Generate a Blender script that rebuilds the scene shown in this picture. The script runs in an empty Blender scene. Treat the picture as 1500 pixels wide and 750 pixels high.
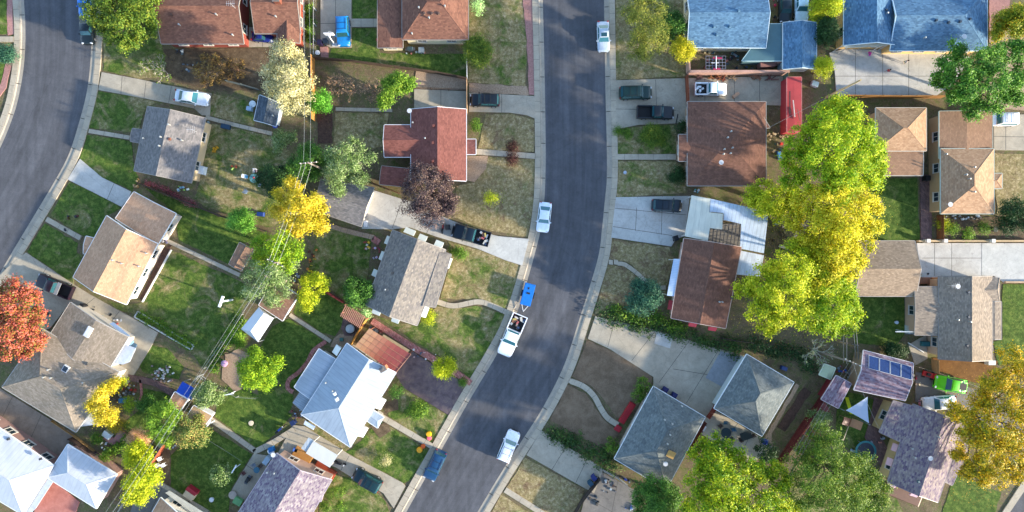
import bpy, bmesh, math, random
import numpy as np
from mathutils import Vector, Matrix
R = math.radians
random.seed(7); rng = np.random.default_rng(7)
sc = bpy.context.scene
COL = sc.collection

# ---------------------------------------------------------------- camera, sky, sun, exposure
H = 85.0                                   # a drone looking straight down from 85 m
cd = bpy.data.cameras.new('camera'); cam = bpy.data.objects.new('camera', cd); COL.objects.link(cam)
cam.location = (0, 0, H); cd.sensor_width = 36; cd.lens = 36*H/150.0; cd.clip_end = 2000
sc.camera = cam
SUN_EL, SUN_AZ = 14.0, -19.0               # low sun from the right edge, slightly below the horizontal of the picture
w = bpy.data.worlds.new('World'); sc.world = w; w.use_nodes = True
nt = w.node_tree; bg = nt.nodes['Background']
sky = nt.nodes.new('ShaderNodeTexSky'); sky.sky_type = 'NISHITA'; sky.sun_disc = False
sky.sun_elevation = R(SUN_EL); sky.sun_rotation = R(90-SUN_AZ); sky.altitude = 1600
sky.air_density = 1.0; sky.dust_density = 2.0
nt.links.new(sky.outputs[0], bg.inputs[0]); bg.inputs[1].default_value = 0.15
ld = bpy.data.lights.new('sun', 'SUN'); lo = bpy.data.objects.new('sun', ld); COL.objects.link(lo)
ld.energy = 3.3; ld.angle = R(1.2); ld.color = (1.0, 0.88, 0.70)
sd = Vector((math.cos(R(SUN_AZ))*math.cos(R(SUN_EL)), math.sin(R(SUN_AZ))*math.cos(R(SUN_EL)), math.sin(R(SUN_EL))))
lo.rotation_euler = sd.to_track_quat('Z', 'Y').to_euler(); lo.location = (90, -30, 60)
sc.view_settings.view_transform = 'Standard'; sc.view_settings.look = 'None'
sc.view_settings.gamma = 1; sc.view_settings.exposure = 2.12; sc.view_settings.use_curve_mapping = False
sc.cycles.max_bounces = 5; sc.cycles.diffuse_bounces = 3; sc.cycles.glossy_bounces = 2
sc.cycles.transmission_bounces = 3; sc.cycles.transparent_max_bounces = 4
sc.cycles.use_denoising = True

# ---------------------------------------------------------------- helpers
def P(px, py, z=0.0):
    k = (1 - z/H)/10.0
    return Vector(((px-750)*k, (375-py)*k, z))
def V2(pts, z=0.0): return [P(x, y, z) for x, y in pts]
def hx(s, k=1.0):
    v = [int(s[i:i+2], 16)/255 for i in (0, 2, 4)]
    v = [(c/12.92 if c <= .04045 else ((c+.055)/1.055)**2.4)*k for c in v]
    return (v[0], v[1], v[2], 1)
class NT:
    def __init__(s, name):
        s.m = bpy.data.materials.new(name); s.m.use_nodes = True; s.t = s.m.node_tree
        s.b = s.t.nodes['Principled BSDF']; s.o = s.t.nodes['Material Output']
    def n(s, ty, **k):
        nd = s.t.nodes.new(ty)
        for a, v in k.items(): setattr(nd, a, v)
        return nd
    def l(s, a, b): s.t.links.new(a, b)
    def pos(s):
        g = s.n('ShaderNodeNewGeometry'); return g.outputs['Position']
    def uv(s):
        g = s.n('ShaderNodeUVMap'); return g.outputs[0]
    def obj(s):
        g = s.n('ShaderNodeTexCoord'); return g.outputs['Object']
    def noise(s, co, scale, det=4, rough=.6, dist=0):
        n = s.n('ShaderNodeTexNoise'); n.inputs['Scale'].default_value = scale; n.inputs['Detail'].default_value = det
        n.inputs['Roughness'].default_value = rough; n.inputs['Distortion'].default_value = dist; s.l(co, n.inputs['Vector']); return n.outputs[0]
    def ramp(s, f, stops):
        r = s.n('ShaderNodeValToRGB'); e = r.color_ramp.elements
        while len(e) < len(stops): e.new(.5)
        for i, (p, c) in enumerate(stops): e[i].position = p; e[i].color = c
        s.l(f, r.inputs[0]); return r.outputs[0]
    def mix(s, f, a, b, mode='MIX'):
        m = s.n('ShaderNodeMix', data_type='RGBA', blend_type=mode)
        for v, i in ((f, 0), (a, 6), (b, 7)):
            if isinstance(v, (float, int)): m.inputs[i].default_value = v
            elif isinstance(v, tuple): m.inputs[i].default_value = v
            else: s.l(v, m.inputs[i])
        return m.outputs[2]
    def scl(s, co, v):
        m = s.n('ShaderNodeMapping'); m.inputs['Scale'].default_value = v; s.l(co, m.inputs[0]); return m.outputs[0]
    def bump(s, h, st=.4, d=.05):
        b = s.n('ShaderNodeBump'); b.inputs['Strength'].default_value = st; b.inputs['Distance'].default_value = d
        s.l(h, b.inputs['Height']); s.l(b.outputs[0], s.b.inputs['Normal'])
    def fin(s, col, rough=.85, spec=.3, metal=0):
        if isinstance(col, tuple): s.b.inputs['Base Color'].default_value = col
        else: s.l(col, s.b.inputs['Base Color'])
        s.b.inputs['Roughness'].default_value = rough; s.b.inputs['Specular IOR Level'].default_value = spec
        s.b.inputs['Metallic'].default_value = metal
        return s.m
G = lambda v: (v, v, v, 1)
MC = {}
def paint(hexc, k=1.0, rough=.5, metal=0, var=.25, sc_=1.5):
    key = ('p', hexc, k, rough, metal)
    if key in MC: return MC[key]
    t = NT('paint_'+hexc); c = hx(hexc, k); n = t.noise(t.obj(), sc_, 5)
    n2 = t.noise(t.obj(), 9, 3)
    a = t.mix(.6, t.ramp(n, [(.3, G(1-var)), (.7, G(1.0))]), t.ramp(n2, [(.3, G(1-var)), (.7, G(1.0))]), 'MULTIPLY')
    MC[key] = t.fin(t.mix(1.0, c, a, 'MULTIPLY'), rough, .4, metal); return MC[key]
def carpaint(hexc, k=1.0):
    if sum(hx(hexc)[:3]) < .15: k *= .55
    key = ('c', hexc, k)
    if key in MC: return MC[key]
    t = NT('car_paint'); n = t.noise(t.obj(), 3, 4)
    t.fin(t.mix(1.0, hx(hexc, k), t.ramp(n, [(.35, G(.85)), (.65, G(1))]), 'MULTIPLY'), .38, .4, .1)
    t.b.inputs['Coat Weight'].default_value = .25; t.b.inputs['Coat Roughness'].default_value = .12
    MC[key] = t.m; return t.m
def shingle(c1, c2, k=1.0, row=.2, wid=.36, streak=.3):
    key = ('s', c1, c2, k)
    if key in MC: return MC[key]
    t = NT('shingle_roof'); uv = t.uv()
    b = t.n('ShaderNodeTexBrick'); t.l(uv, b.inputs['Vector'])
    b.inputs['Color1'].default_value = hx(c1, k); b.inputs['Color2'].default_value = hx(c2, k)
    b.inputs['Mortar'].default_value = tuple(x*.7 for x in hx(c2, k)[:3])+(1,)
    b.inputs['Scale'].default_value = 1; b.inputs['Mortar Size'].default_value = .014
    b.inputs['Brick Width'].default_value = wid; b.inputs['Row Height'].default_value = row
    n1 = t.noise(t.scl(uv, (2.2, 3.4, 1)), 1.0, 3, .7)
    n2 = t.noise(uv, .35, 5, .65, .6)
    n3 = t.noise(t.scl(uv, (1.6, .22, 1)), 1.0, 4, .6)
    a = t.mix(1.0, b.outputs[0], t.ramp(n1, [(.32, G(.86)), (.68, G(1.12))]), 'MULTIPLY')
    a = t.mix(1.0, a, t.ramp(n2, [(.3, G(.86)), (.7, G(1.08))]), 'MULTIPLY')
    a = t.mix(streak, a, t.ramp(n3, [(.35, G(.7)), (.65, G(1.1))]), 'MULTIPLY')
    t.bump(b.outputs[1], .3, .02); MC[key] = t.fin(a, .9, .15); return t.m
def metalroof(c, k=1.0, step=.45, line=.6, dirt=.25, rough=.5):
    key = ('m', c, k, step, dirt)
    if key in MC: return MC[key]
    t = NT('metal_roof'); uv = t.uv()
    sep = t.n('ShaderNodeSeparateXYZ'); t.l(uv, sep.inputs[0])
    m = t.n('ShaderNodeMath', operation='MULTIPLY'); t.l(sep.outputs[0], m.inputs[0]); m.inputs[1].default_value = 1/step
    f = t.n('ShaderNodeMath', operation='FRACT'); t.l(m.outputs[0], f.inputs[0])
    r = t.ramp(f.outputs[0], [(0, G(line)), (.1, G(line)), (.16, G(1)), (1, G(1))])
    n = t.noise(t.scl(uv, (1.2, .35, 1)), 1, 6, .7, .5)
    a = t.mix(1.0, hx(c, k), r, 'MULTIPLY')
    a = t.mix(1.0, a, t.ramp(n, [(.3, G(1-dirt)), (.62, G(1))]), 'MULTIPLY')
    t.bump(r, .3, .03); MC[key] = t.fin(a, rough, .4); return t.m
def ground(name, stops, s1=1.2, var=.3, s2=9, bump=.5, bs=14, rough=.95, big=.12, bigv=.2):
    key = ('g', name)
    if key in MC: return MC[key]
    t = NT(name); p = t.pos()
    a = t.ramp(t.noise(p, s1, 6, .65, .4), stops)
    a = t.mix(1.0, a, t.ramp(t.noise(p, s2, 3, .7), [(.3, G(1-var)), (.7, G(1+var*.6))]), 'MULTIPLY')
    a = t.mix(1.0, a, t.ramp(t.noise(p, big, 3, .5), [(.3, G(1-bigv)), (.7, G(1+bigv*.5))]), 'MULTIPLY')
    t.bump(t.noise(p, bs, 4, .7), bump, .04); MC[key] = t.fin(a, rough, .2); return t.m
def grass(dry, warm=0):
    """dry 0 lush .. 1 straw; patches of straw and bare soil between tufts"""
    dry = round(dry, 2); key = ('grass', dry, warm)
    if key in MC: return MC[key]
    t = NT('grass_blades'); p = t.pos()
    lush = t.ramp(t.noise(p, 1.6, 7, .72, .3), [(.28, hx('2f421b')), (.5, hx('4a6028')), (.72, hx('747f3c'))])
    straw = t.ramp(t.noise(p, 2.2, 6, .7, .3), [(.3, hx('665c3e')), (.5, hx('8a7d58')), (.72, hx('b0a284'))])
    soil = t.ramp(t.noise(p, 5, 4), [(.3, hx('55432f')), (.7, hx('86705a'))])
    f1 = t.noise(p, .32, 7, .68, .8)
    c = .70-.42*dry
    a = t.mix(t.ramp(f1, [(max(0, c-.09), G(0)), (min(1, c+.09), G(1))]), lush, straw)
    f2 = t.noise(t.scl(p, (1, 1, 1)), .55, 6, .7, 1.2)
    c2 = .80-.27*dry
    a = t.mix(t.ramp(f2, [(c2-.05, G(0)), (c2+.06, G(.85))]), a, soil)
    a = t.mix(1.0, a, t.ramp(t.noise(p, 7, 5, .85), [(.3, G(.5)), (.7, G(1.5))]), 'MULTIPLY')
    a = t.mix(1.0, a, t.ramp(t.noise(t.scl(p, (1, 1, 1)), .9, 4, .6), [(.3, G(.78)), (.7, G(1.15))]), 'MULTIPLY')
    w_ = t.n('ShaderNodeTexWave', wave_type='BANDS', bands_direction='DIAGONAL'); w_.inputs['Scale'].default_value = .32; w_.inputs['Distortion'].default_value = 1.6; w_.inputs['Detail'].default_value = 2; t.l(p, w_.inputs['Vector'])
    a = t.mix(.5*(1-dry), a, t.ramp(w_.outputs[0], [(.3, G(.86)), (.7, G(1.1))]), 'MULTIPLY')
    t.bump(t.noise(p, 11, 5, .8), .9, .12); MC[key] = t.fin(a, .95, .1); return t.m
def leafmat(name, a, b, c, tr=.25, k=1.0):
    key = ('leaf', name)
    if key in MC: return MC[key]
    t = NT('foliage_'+name); g = t.n('ShaderNodeNewGeometry')
    r = g.outputs['Random Per Island']
    n = t.noise(t.obj(), .55, 3, .6)
    mx = t.n('ShaderNodeMath', operation='MULTIPLY_ADD'); t.l(n, mx.inputs[0]); mx.inputs[1].default_value = 1.7; mx.inputs[2].default_value = -.35
    av = t.n('ShaderNodeMix', data_type='FLOAT'); av.inputs[0].default_value = .5; t.l(r, av.inputs[2]); t.l(mx.outputs[0], av.inputs[3])
    col = t.ramp(av.outputs[0], [(.2, hx(a, k)), (.5, hx(b, k)), (.8, hx(c, k))])
    t.fin(col, .6, .25)
    ts = t.n('ShaderNodeBsdfTranslucent'); t.l(col, ts.inputs[0])
    m = t.n('ShaderNodeMixShader'); m.inputs[0].default_value = tr
    t.l(t.b.outputs[0], m.inputs[1]); t.l(ts.outputs[0], m.inputs[2]); t.l(m.outputs[0], t.o.inputs[0])
    MC[key] = t.m; return t.m
def glass(tint='20323a'):
    key = ('gl', tint)
    if key in MC: return MC[key]
    t = NT('window_glass'); MC[key] = t.fin(hx(tint), .08, .8); return t.m

class MB:
    def __init__(s): s.v = []; s.f = []; s.uv = []; s.has = False
    def face(s, pts, uvs=None):
        i = len(s.v); s.v += [tuple(p) for p in pts]; s.f.append(tuple(range(i, i+len(pts))))
        if uvs: s.has = True
        s.uv.append(uvs or [(p[0], p[1]) for p in pts])
    def box(s, c, d, rz=0, taper=1.0, rx=0, ry=0):
        M = Matrix.Translation(c) @ Matrix.Rotation(rz, 4, 'Z') @ Matrix.Rotation(ry, 4, 'Y') @ Matrix.Rotation(rx, 4, 'X')
        x, y, z = d[0]/2, d[1]/2, d[2]/2
        q = [M @ Vector((sx*x*(taper if sz > 0 else 1), sy*y*(taper if sz > 0 else 1), sz*z)) for sz in (-1, 1) for sx, sy in ((-1, -1), (1, -1), (1, 1), (-1, 1))]
        for a in ((3, 2, 1, 0), (4, 5, 6, 7), (0, 1, 5, 4), (1, 2, 6, 5), (2, 3, 7, 6), (3, 0, 4, 7)): s.face([q[i] for i in a])
        return s
    def prism(s, pts, z0, z1, skirt=True):
        q = [Vector((p[0], p[1], z1)) for p in pts]
        if sum(q[i].x*q[(i+1) % len(q)].y-q[(i+1) % len(q)].x*q[i].y for i in range(len(q))) < 0: q.reverse()
        s.face(q)
        if skirt:
            for i in range(len(q)):
                a, b = q[i], q[(i+1) % len(q)]
                s.face([(a.x, a.y, z0), (b.x, b.y, z0), b, a])
        return s
    def tube(s, a, b, r0, r1=None, n=6, caps=True):
        a, b = Vector(a), Vector(b); r1 = r0 if r1 is None else r1
        d = (b-a)
        if d.length < 1e-6: return s
        d.normalize(); u = d.orthogonal().normalized(); v = d.cross(u)
        A = [a+(u*math.cos(t)+v*math.sin(t))*r0 for t in [2*math.pi*i/n for i in range(n)]]
        B = [b+(u*math.cos(t)+v*math.sin(t))*r1 for t in [2*math.pi*i/n for i in range(n)]]
        for i in range(n): s.face([A[i], A[(i+1) % n], B[(i+1) % n], B[i]])
        if caps: s.face(B); s.face(A[::-1])
        return s
    def lathe(s, c, prof, n=16):
        c = Vector(c)
        rings = [[c+Vector((r*math.cos(2*math.pi*i/n), r*math.sin(2*math.pi*i/n), z)) for i in range(n)] for r, z in prof]
        for A, B in zip(rings, rings[1:]):
            for i in range(n): s.face([A[i], A[(i+1) % n], B[(i+1) % n], B[i]])
        s.face(rings[-1])
        return s
    def mesh(s, off=(0, 0, 0), smooth=False):
        me = bpy.data.meshes.new('m'); o = Vector(off)
        me.from_pydata([Vector(v)-o for v in s.v], [], s.f)
        if s.has:
            u = me.uv_layers.new(name='UVMap'); k = 0
            for f in s.uv:
                for c in f: u.data[k].uv = c; k += 1
        if smooth:
            bm = bmesh.new(); bm.from_mesh(me); bmesh.ops.remove_doubles(bm, verts=bm.verts, dist=.0005); bm.to_mesh(me); bm.free()
            me.shade_smooth(); me.set_sharp_from_angle(angle=R(40))
        return me
OFF = {}
def props(o, label=None, cat=None, group=None, kind=None):
    if label: o['label'] = label
    if cat: o['category'] = cat
    if group: o['group'] = group
    if kind: o['kind'] = kind
    return o
def root(name, label, cat, loc=(0, 0, 0), group=None, rz=0, kind=None):
    o = bpy.data.objects.new(name, None); COL.objects.link(o); o.location = loc; o.rotation_euler = (0, 0, rz); o.empty_display_size = .3
    OFF[o.name] = Vector(loc); return props(o, label, cat, group, kind)
def part(name, mb, m, parent, local=False, smooth=False):
    if not mb.f: return None
    off = (0, 0, 0) if local else OFF.get(parent.name, Vector((0, 0, 0)))
    o = bpy.data.objects.new(name, mb.mesh(off, smooth)); COL.objects.link(o); o.parent = parent; o.data.materials.append(m)
    OFF[o.name] = Vector(off); return o
def single(name, label, cat, mb, m, group=None, kind=None, smooth=False):
    xs = [v[0] for v in mb.v]; ys = [v[1] for v in mb.v]; zs = [v[2] for v in mb.v]
    off = Vector(((min(xs)+max(xs))/2, (min(ys)+max(ys))/2, min(zs)))
    o = bpy.data.objects.new(name, mb.mesh(off, smooth)); COL.objects.link(o); o.location = off; o.data.materials.append(m)
    OFF[o.name] = off; return props(o, label, cat, group, kind)
def copy_tree(o, parent=None):
    c = o.copy(); COL.objects.link(c); c.parent = parent
    for ch in [x for x in o.children]: copy_tree(ch, c)
    return c
def smoothline(pts, n=8, closed=False):
    q = [Vector((p[0], p[1])) for p in pts]; out = []
    N = len(q)
    for i in range(N if closed else N-1):
        g = (lambda j: q[j % N]) if closed else (lambda j: q[max(0, min(N-1, j))])
        a, b, c, d = g(i-1), g(i), g(i+1), g(i+2)
        for k in range(n):
            t = k/n
            out.append(.5*((2*b)+(c-a)*t+(2*a-5*b+4*c-d)*t*t+(3*b-a-3*c+d)*t**3))
    if not closed: out.append(q[-1])
    return out
def offset(line, d):
    out = []
    for i, p in enumerate(line):
        a = line[max(0, i-1)]; b = line[min(len(line)-1, i+1)]
        t = (b-a).normalized(); out.append(p+Vector((-t.y, t.x))*d)
    return out
# ---------------------------------------------------------------- materials of the setting
M_asph = None
def mk_asphalt():
    t = NT('asphalt'); p = t.pos()
    a = t.ramp(t.noise(p, .5, 5, .6, .3), [(.3, hx('48494d')), (.7, hx('545559'))])
    a = t.mix(1.0, a, t.ramp(t.noise(p, 16, 3, .8), [(.3, G(.78)), (.7, G(1.25))]), 'MULTIPLY')
    a = t.mix(1.0, a, t.ramp(t.noise(p, 2.4, 4, .7), [(.35, G(.93)), (.65, G(1.07))]), 'MULTIPLY')
    a = t.mix(1.0, a, t.ramp(t.noise(t.scl(p, (1, .06, 1)), 1.1, 3, .5), [(.4, G(.9)), (.6, G(1.06))]), 'MULTIPLY')
    v = t.n('ShaderNodeTexVoronoi', feature='DISTANCE_TO_EDGE'); v.inputs['Scale'].default_value = .16
    dn = t.n('ShaderNodeMixRGB') if False else None
    t.l(t.mix(.25, p, t.noise(p, .8, 5, .6), 'ADD'), v.inputs['Vector'])
    a = t.mix(1.0, a, t.ramp(t.noise(t.scl(t.uv(), (1.1, .035, 1)), 1.0, 5, .6, .3), [(.36, G(.86)), (.64, G(1.12))]), 'MULTIPLY')
    a = t.mix(1.0, a, t.ramp(t.noise(t.scl(t.uv(), (.35, .02, 1)), 1.0, 2, .5), [(.4, G(.93)), (.6, G(1.06))]), 'MULTIPLY')
    a = t.mix(1.0, a, t.ramp(t.noise(p, .9, 6, .75, .8), [(.2, G(.7)), (.33, G(1))]), 'MULTIPLY')
    a = t.mix(1.0, a, t.ramp(v.outputs[0], [(0, G(.8)), (.004, G(1))]), 'MULTIPLY')
    t.bump(t.noise(p, 30, 3, .8), .4, .02); return t.fin(a, .9, .25)
M_asph = mk_asphalt()
def concrete(c1, c2, nm, crack=True):
    t = NT(nm); p = t.pos()
    a = t.ramp(t.noise(p, .45, 7, .68, .5), [(.3, hx(c1)), (.7, hx(c2))])
    a = t.mix(1.0, a, t.ramp(t.noise(p, 14, 3, .8), [(.3, G(.86)), (.7, G(1.1))]), 'MULTIPLY')
    a = t.mix(1.0, a, t.ramp(t.noise(p, 1.7, 6, .75, 1), [(.25, G(.6)), (.4, G(.92)), (.6, G(1.04))]), 'MULTIPLY')
    if crack:
        v = t.n('ShaderNodeTexVoronoi', feature='DISTANCE_TO_EDGE'); v.inputs['Scale'].default_value = .22
        t.l(t.mix(.3, p, t.noise(p, 1.1, 6, .7), 'ADD'), v.inputs['Vector'])
        a = t.mix(1.0, a, t.ramp(v.outputs[0], [(0, G(.76)), (.006, G(1))]), 'MULTIPLY')
    t.bump(t.noise(p, 22, 3, .7), .25, .01); return t.fin(a, .88, .25)
M_conc = concrete('918979', 'aba18f', 'concrete')
M_concw = concrete('a09d96', 'bcb9b2', 'pale_concrete')
M_concd = concrete('615e5a', '79756f', 'dark_concrete')
M_walk = concrete('9a907e', 'aea390', 'sidewalk_concrete', False)
M_gut = concrete('8c8477', 'a39a8b', 'gutter_concrete', False)
M_joint = paint('4a463f', var=.1, rough=.9)
M_soil = ground('soil', [(.3, hx('4a3d30')), (.55, hx('655643')), (.75, hx('80705a'))], 1.3, .35)
M_dirt = ground('bare_dirt', [(.3, hx('62513f')), (.7, hx('7f6c58'))], .8, .25, bump=.3)
M_mulch = ground('dark_mulch', [(.3, hx('3c2f28')), (.7, hx('624c42'))], 3, .4)
M_gravel = ground('tan_gravel', [(.3, hx('8c7560')), (.7, hx('ad967e'))], 6, .3)
M_pink = ground('pink_pavers', [(.3, hx('8f6862')), (.7, hx('ac8178'))], 4, .25)
M_stamp = ground('stamped_concrete', [(.3, hx('4f4447')), (.5, hx('66585a')), (.7, hx('7a6a60'))], 1.1, .18, bump=.2)
def mk_brick(c1, c2, nm):
    t = NT(nm); b = t.n('ShaderNodeTexBrick'); mp = t.n('ShaderNodeMapping'); mp.inputs['Rotation'].default_value = (0, 0, R(58)); t.l(t.pos(), mp.inputs[0]); t.l(mp.outputs[0], b.inputs[0])
    b.inputs['Scale'].default_value = 1; b.inputs['Brick Width'].default_value = .42; b.inputs['Row Height'].default_value = .21; b.inputs['Mortar Size'].default_value = .012
    b.inputs['Color1'].default_value = hx(c1); b.inputs['Color2'].default_value = hx(c2); b.inputs['Mortar'].default_value = hx('5c4a44')
    return t.fin(t.mix(1.0, b.outputs[0], t.ramp(t.noise(t.pos(), 1.2, 5), [(.3, G(.75)), (.7, G(1.1))]), 'MULTIPLY'), .9, .2)
M_brick = mk_brick('9a5f58', 'b98078', 'red_pavers')
M_brickd = mk_brick('5f4a48', '7a605a', 'brown_pavers')
# ---------------------------------------------------------------- ground, roads, kerbs, pavements
g = MB(); S = 700
g.face([(-S, -S, 0), (S, -S, 0), (S, S, 0), (-S, S, 0)])
tg = NT('yard_ground'); p_ = tg.pos()
aa = tg.ramp(tg.noise(p_, .5, 8, .7, .6), [(.3, hx('54483a')), (.5, hx('6e614c')), (.62, hx('63643f')), (.75, hx('4a5530'))])
aa = tg.mix(tg.ramp(tg.noise(p_, 1.6, 6, .75, 1), [(.5, G(0)), (.62, G(.7))]), aa, hx('4c5a2a'))
aa = tg.mix(tg.ramp(tg.noise(p_, 2.7, 6, .7, .6), [(.55, G(0)), (.66, G(.6))]), aa, hx('8c8064'))
aa = tg.mix(1.0, aa, tg.ramp(tg.noise(p_, 8, 5, .8), [(.3, G(.55)), (.7, G(1.4))]), 'MULTIPLY')
tg.bump(tg.noise(p_, 10, 5, .8), .8, .1); tg.fin(aa, .95, .1)
o = single('ground', 'brown earth and thin weedy grass between the yards', 'ground', g, tg.m, kind='structure')
def world_line(pts, n=8): return [Vector((v.x, v.y)) for v in (P(q.x, q.y) for q in smoothline(pts, n))]
def ribbon(mb, A, B, z0, z1=None, uvs=0):
    z1 = z0 if z1 is None else z1
    for i in range(len(A)-1):
        a, b, c, d = A[i], A[i+1], B[i+1], B[i]
        q = [(a.x, a.y, z0), (b.x, b.y, z0), (c.x, c.y, z1), (d.x, d.y, z1)]
        w_ = (A[i]-B[i]).length; uv = [(0, i*uvs), (0, (i+1)*uvs), (w_, (i+1)*uvs), (w_, i*uvs)] if uvs else None
        if (b.x-a.x)*(d.y-a.y)-(b.y-a.y)*(d.x-a.x) < 0: q.reverse(); uv = uv and uv[::-1]
        mb.face(q, uv)
R2L = world_line([(792, -260), (794, -80), (795, 0), (797, 80), (799, 199), (799, 247), (797, 295), (791, 340), (783, 372), (774, 405), (761, 447), (745, 487), (723, 527), (702, 562), (683, 594), (657, 640), (614, 716), (585, 768), (540, 850), (470, 990)])
R2R = world_line([(880, -260), (884, -80), (885, 0), (886, 67), (887, 133), (889, 215), (889, 262), (886, 295), (882, 335), (877, 374), (863, 423), (848, 470), (830, 526), (812, 566), (790, 606), (763, 648), (737, 688), (702, 746), (650, 835), (560, 985)])
R1L = world_line([(20, -300), (31, -70), (35, 0), (37, 35), (37, 67), (35, 95), (31, 123), (24, 155), (13, 187), (0, 217), (-22, 262), (-70, 350), (-160, 500)])
R1R = world_line([(128, -300), (135, -70), (137, 0), (136, 40), (134, 67), (132, 99), (127, 137), (116, 180), (101, 226), (80, 266), (43, 328), (13, 378), (-10, 418), (-60, 500), (-140, 640)])
for L_, R_, lab in ((R2L, R2R, 'wide grey asphalt street curving down through the middle of the blocks'), (R1L, R1R, 'grey asphalt street bending along the west edge')):
    mb = MB(); n = 140
    def res(line, n):
        d = [0]
        for i in range(1, len(line)): d.append(d[-1]+(line[i]-line[i-1]).length)
        out = []; j = 0
        for k in range(n+1):
            s = d[-1]*k/n
            while j < len(d)-2 and d[j+1] < s: j += 1
            t = (s-d[j])/max(1e-6, d[j+1]-d[j]); out.append(line[j].lerp(line[j+1], min(1, max(0, t))))
        return out
    A, B = res(L_, n), res(R_, n)
    ribbon(mb, A, B, .012, uvs=.9)
    single('road', lab, 'road', mb, M_asph, kind='structure')
# far corner road
mb = MB(); mb.prism(V2([(1500, 718), (1620, 500), (1760, 500), (1560, 860), (1440, 860), (1477, 750)]), 0, .012); single('road', 'corner of an asphalt street at the lower right', 'road', mb, M_asph, kind='structure')
def edge(line, side, lab):
    """gutter pan, rolled kerb and pavement along one road edge; side +1 left of the line's direction"""
    s = side
    def at(d): return offset(line, s*d)
    mb = MB(); ribbon(mb, at(-.02), at(.45), .02, .02); ribbon(mb, at(.45), at(.62), .02, .12); ribbon(mb, at(.62), at(.72), .12, .12)
    k = single('kerb', 'pale concrete gutter and rolled kerb along the '+lab, 'kerb', mb, M_gut, kind='structure')
    j = MB(); L = 0; nxt = 2
    A, B = at(.03), at(.7)
    for i in range(1, len(A)):
        L += (A[i]-A[i-1]).length
        if L > nxt:
            nxt += 5.0; a, b = A[i], B[i]; d = (b-a).normalized(); t = Vector((-d.y, d.x))*.055
            j.face([(a.x-t.x, a.y-t.y, .03), (a.x+t.x, a.y+t.y, .03), (b.x+t.x, b.y+t.y, .127), (b.x-t.x, b.y-t.y, .127)])
    part('joint', j, M_joint, k)
    mb = MB(); ribbon(mb, at(.74), at(1.55), .135, .135); ribbon(mb, at(1.55), at(1.56), .135, .0); ribbon(mb, at(.735), at(.74), .1, .135)
    k = single('sidewalk', 'narrow concrete pavement along the '+lab, 'sidewalk', mb, M_walk, kind='structure')
    j = MB(); L = 0; nxt = .7; A, B = at(.73), at(1.54)
    for i in range(1, len(A)):
        L += (A[i]-A[i-1]).length
        while L > nxt:
            nxt += 1.6; a, b = A[i], B[i]; d = (b-a).normalized(); t = Vector((-d.y, d.x))*.016
            j.face([(a.x-t.x, a.y-t.y, .139), (a.x+t.x, a.y+t.y, .139), (b.x+t.x, b.y+t.y, .139), (b.x-t.x, b.y-t.y, .139)])
    part('joint', j, M_joint, k)
edge(res(R2L, 260), -1, 'west side of the middle street'); edge(res(R2R, 260), 1, 'east side of the middle street')
edge(res(R1L, 200), -1, 'west side of the left street'); edge(res(R1R, 200), 1, 'east side of the left street')
mb = MB(); mb.prism(V2([(1500, 700), (1500, 718), (1477, 752), (1420, 860), (1405, 860), (1466, 752)]), 0, .13); single('sidewalk', 'pavement at the lower right street corner', 'sidewalk', mb, M_walk, kind='structure')

def lerp(a, b, t): return a+(b-a)*t
ZC = {'lawn': .04, 'soil': .03, 'bed': .066, 'drive': .142, 'path': .172, 'patio': .10}
GN = [0]
def gp(cls, name, label, pts, m, dz=0, joints=(), rnd=False):
    if rnd: pts = [(q.x, q.y) for q in smoothline(pts, 5, True)]
    GN[0] += 1; z = ZC[cls]+dz+(GN[0]*5 % 7)*.003*(dz == 0); mb = MB(); wp = V2(pts)
    if cls in ('lawn', 'bed'):
        q_ = []; rj = random.Random(len(label)*7+int(pts[0][0]))
        for i, p in enumerate(wp):
            n_ = wp[(i+1) % len(wp)]; k_ = max(1, int((n_-p).length/.7))
            for j_ in range(k_): q_.append(lerp(p, n_, j_/k_)+Vector((rj.gauss(0, .055), rj.gauss(0, .055), 0)))
        wp = q_
    mb.prism(wp, 0, z)
    o = single(name, label, name.replace('_', ' '), mb, m, kind='structure')
    if joints:
        j = MB()
        for x0, y0, x1, y1 in joints:
            a, b = P(x0, y0), P(x1, y1); d = (b-a).normalized(); t = Vector((-d.y, d.x, 0))*.03
            j.face([(q.x, q.y, z+.004) for q in (a-t, b-t, b+t, a+t)])
        part('joint', j, M_joint, o)
    return o
def band(name, label, line, wpx, m, cls='path', n=5, steps=0, dz=0):
    ln = [Vector((v.x, v.y)) for v in (P(q.x, q.y) for q in smoothline(line, n))]
    A, B = offset(ln, wpx/20), offset(ln, -wpx/20); z = ZC[cls]+dz
    mb = MB(); mb.prism([Vector((p.x, p.y, 0)) for p in A+B[::-1]], 0, z)
    o = single(name, label, name.replace('_', ' '), mb, m, kind='structure')
    j = MB(); L = 0; nx = 1.2
    for i in range(1, len(ln)):
        L += (ln[i]-ln[i-1]).length
        if L > nx:
            nx += 1.4; a, b = A[i], B[i]; d = (b-a).normalized(); t = Vector((-d.y, d.x))*.018
            j.face([(q.x, q.y, z+.004) for q in (a-t, b-t, b+t, a+t)])
    if j.f: part('joint', j, M_joint, o)
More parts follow.
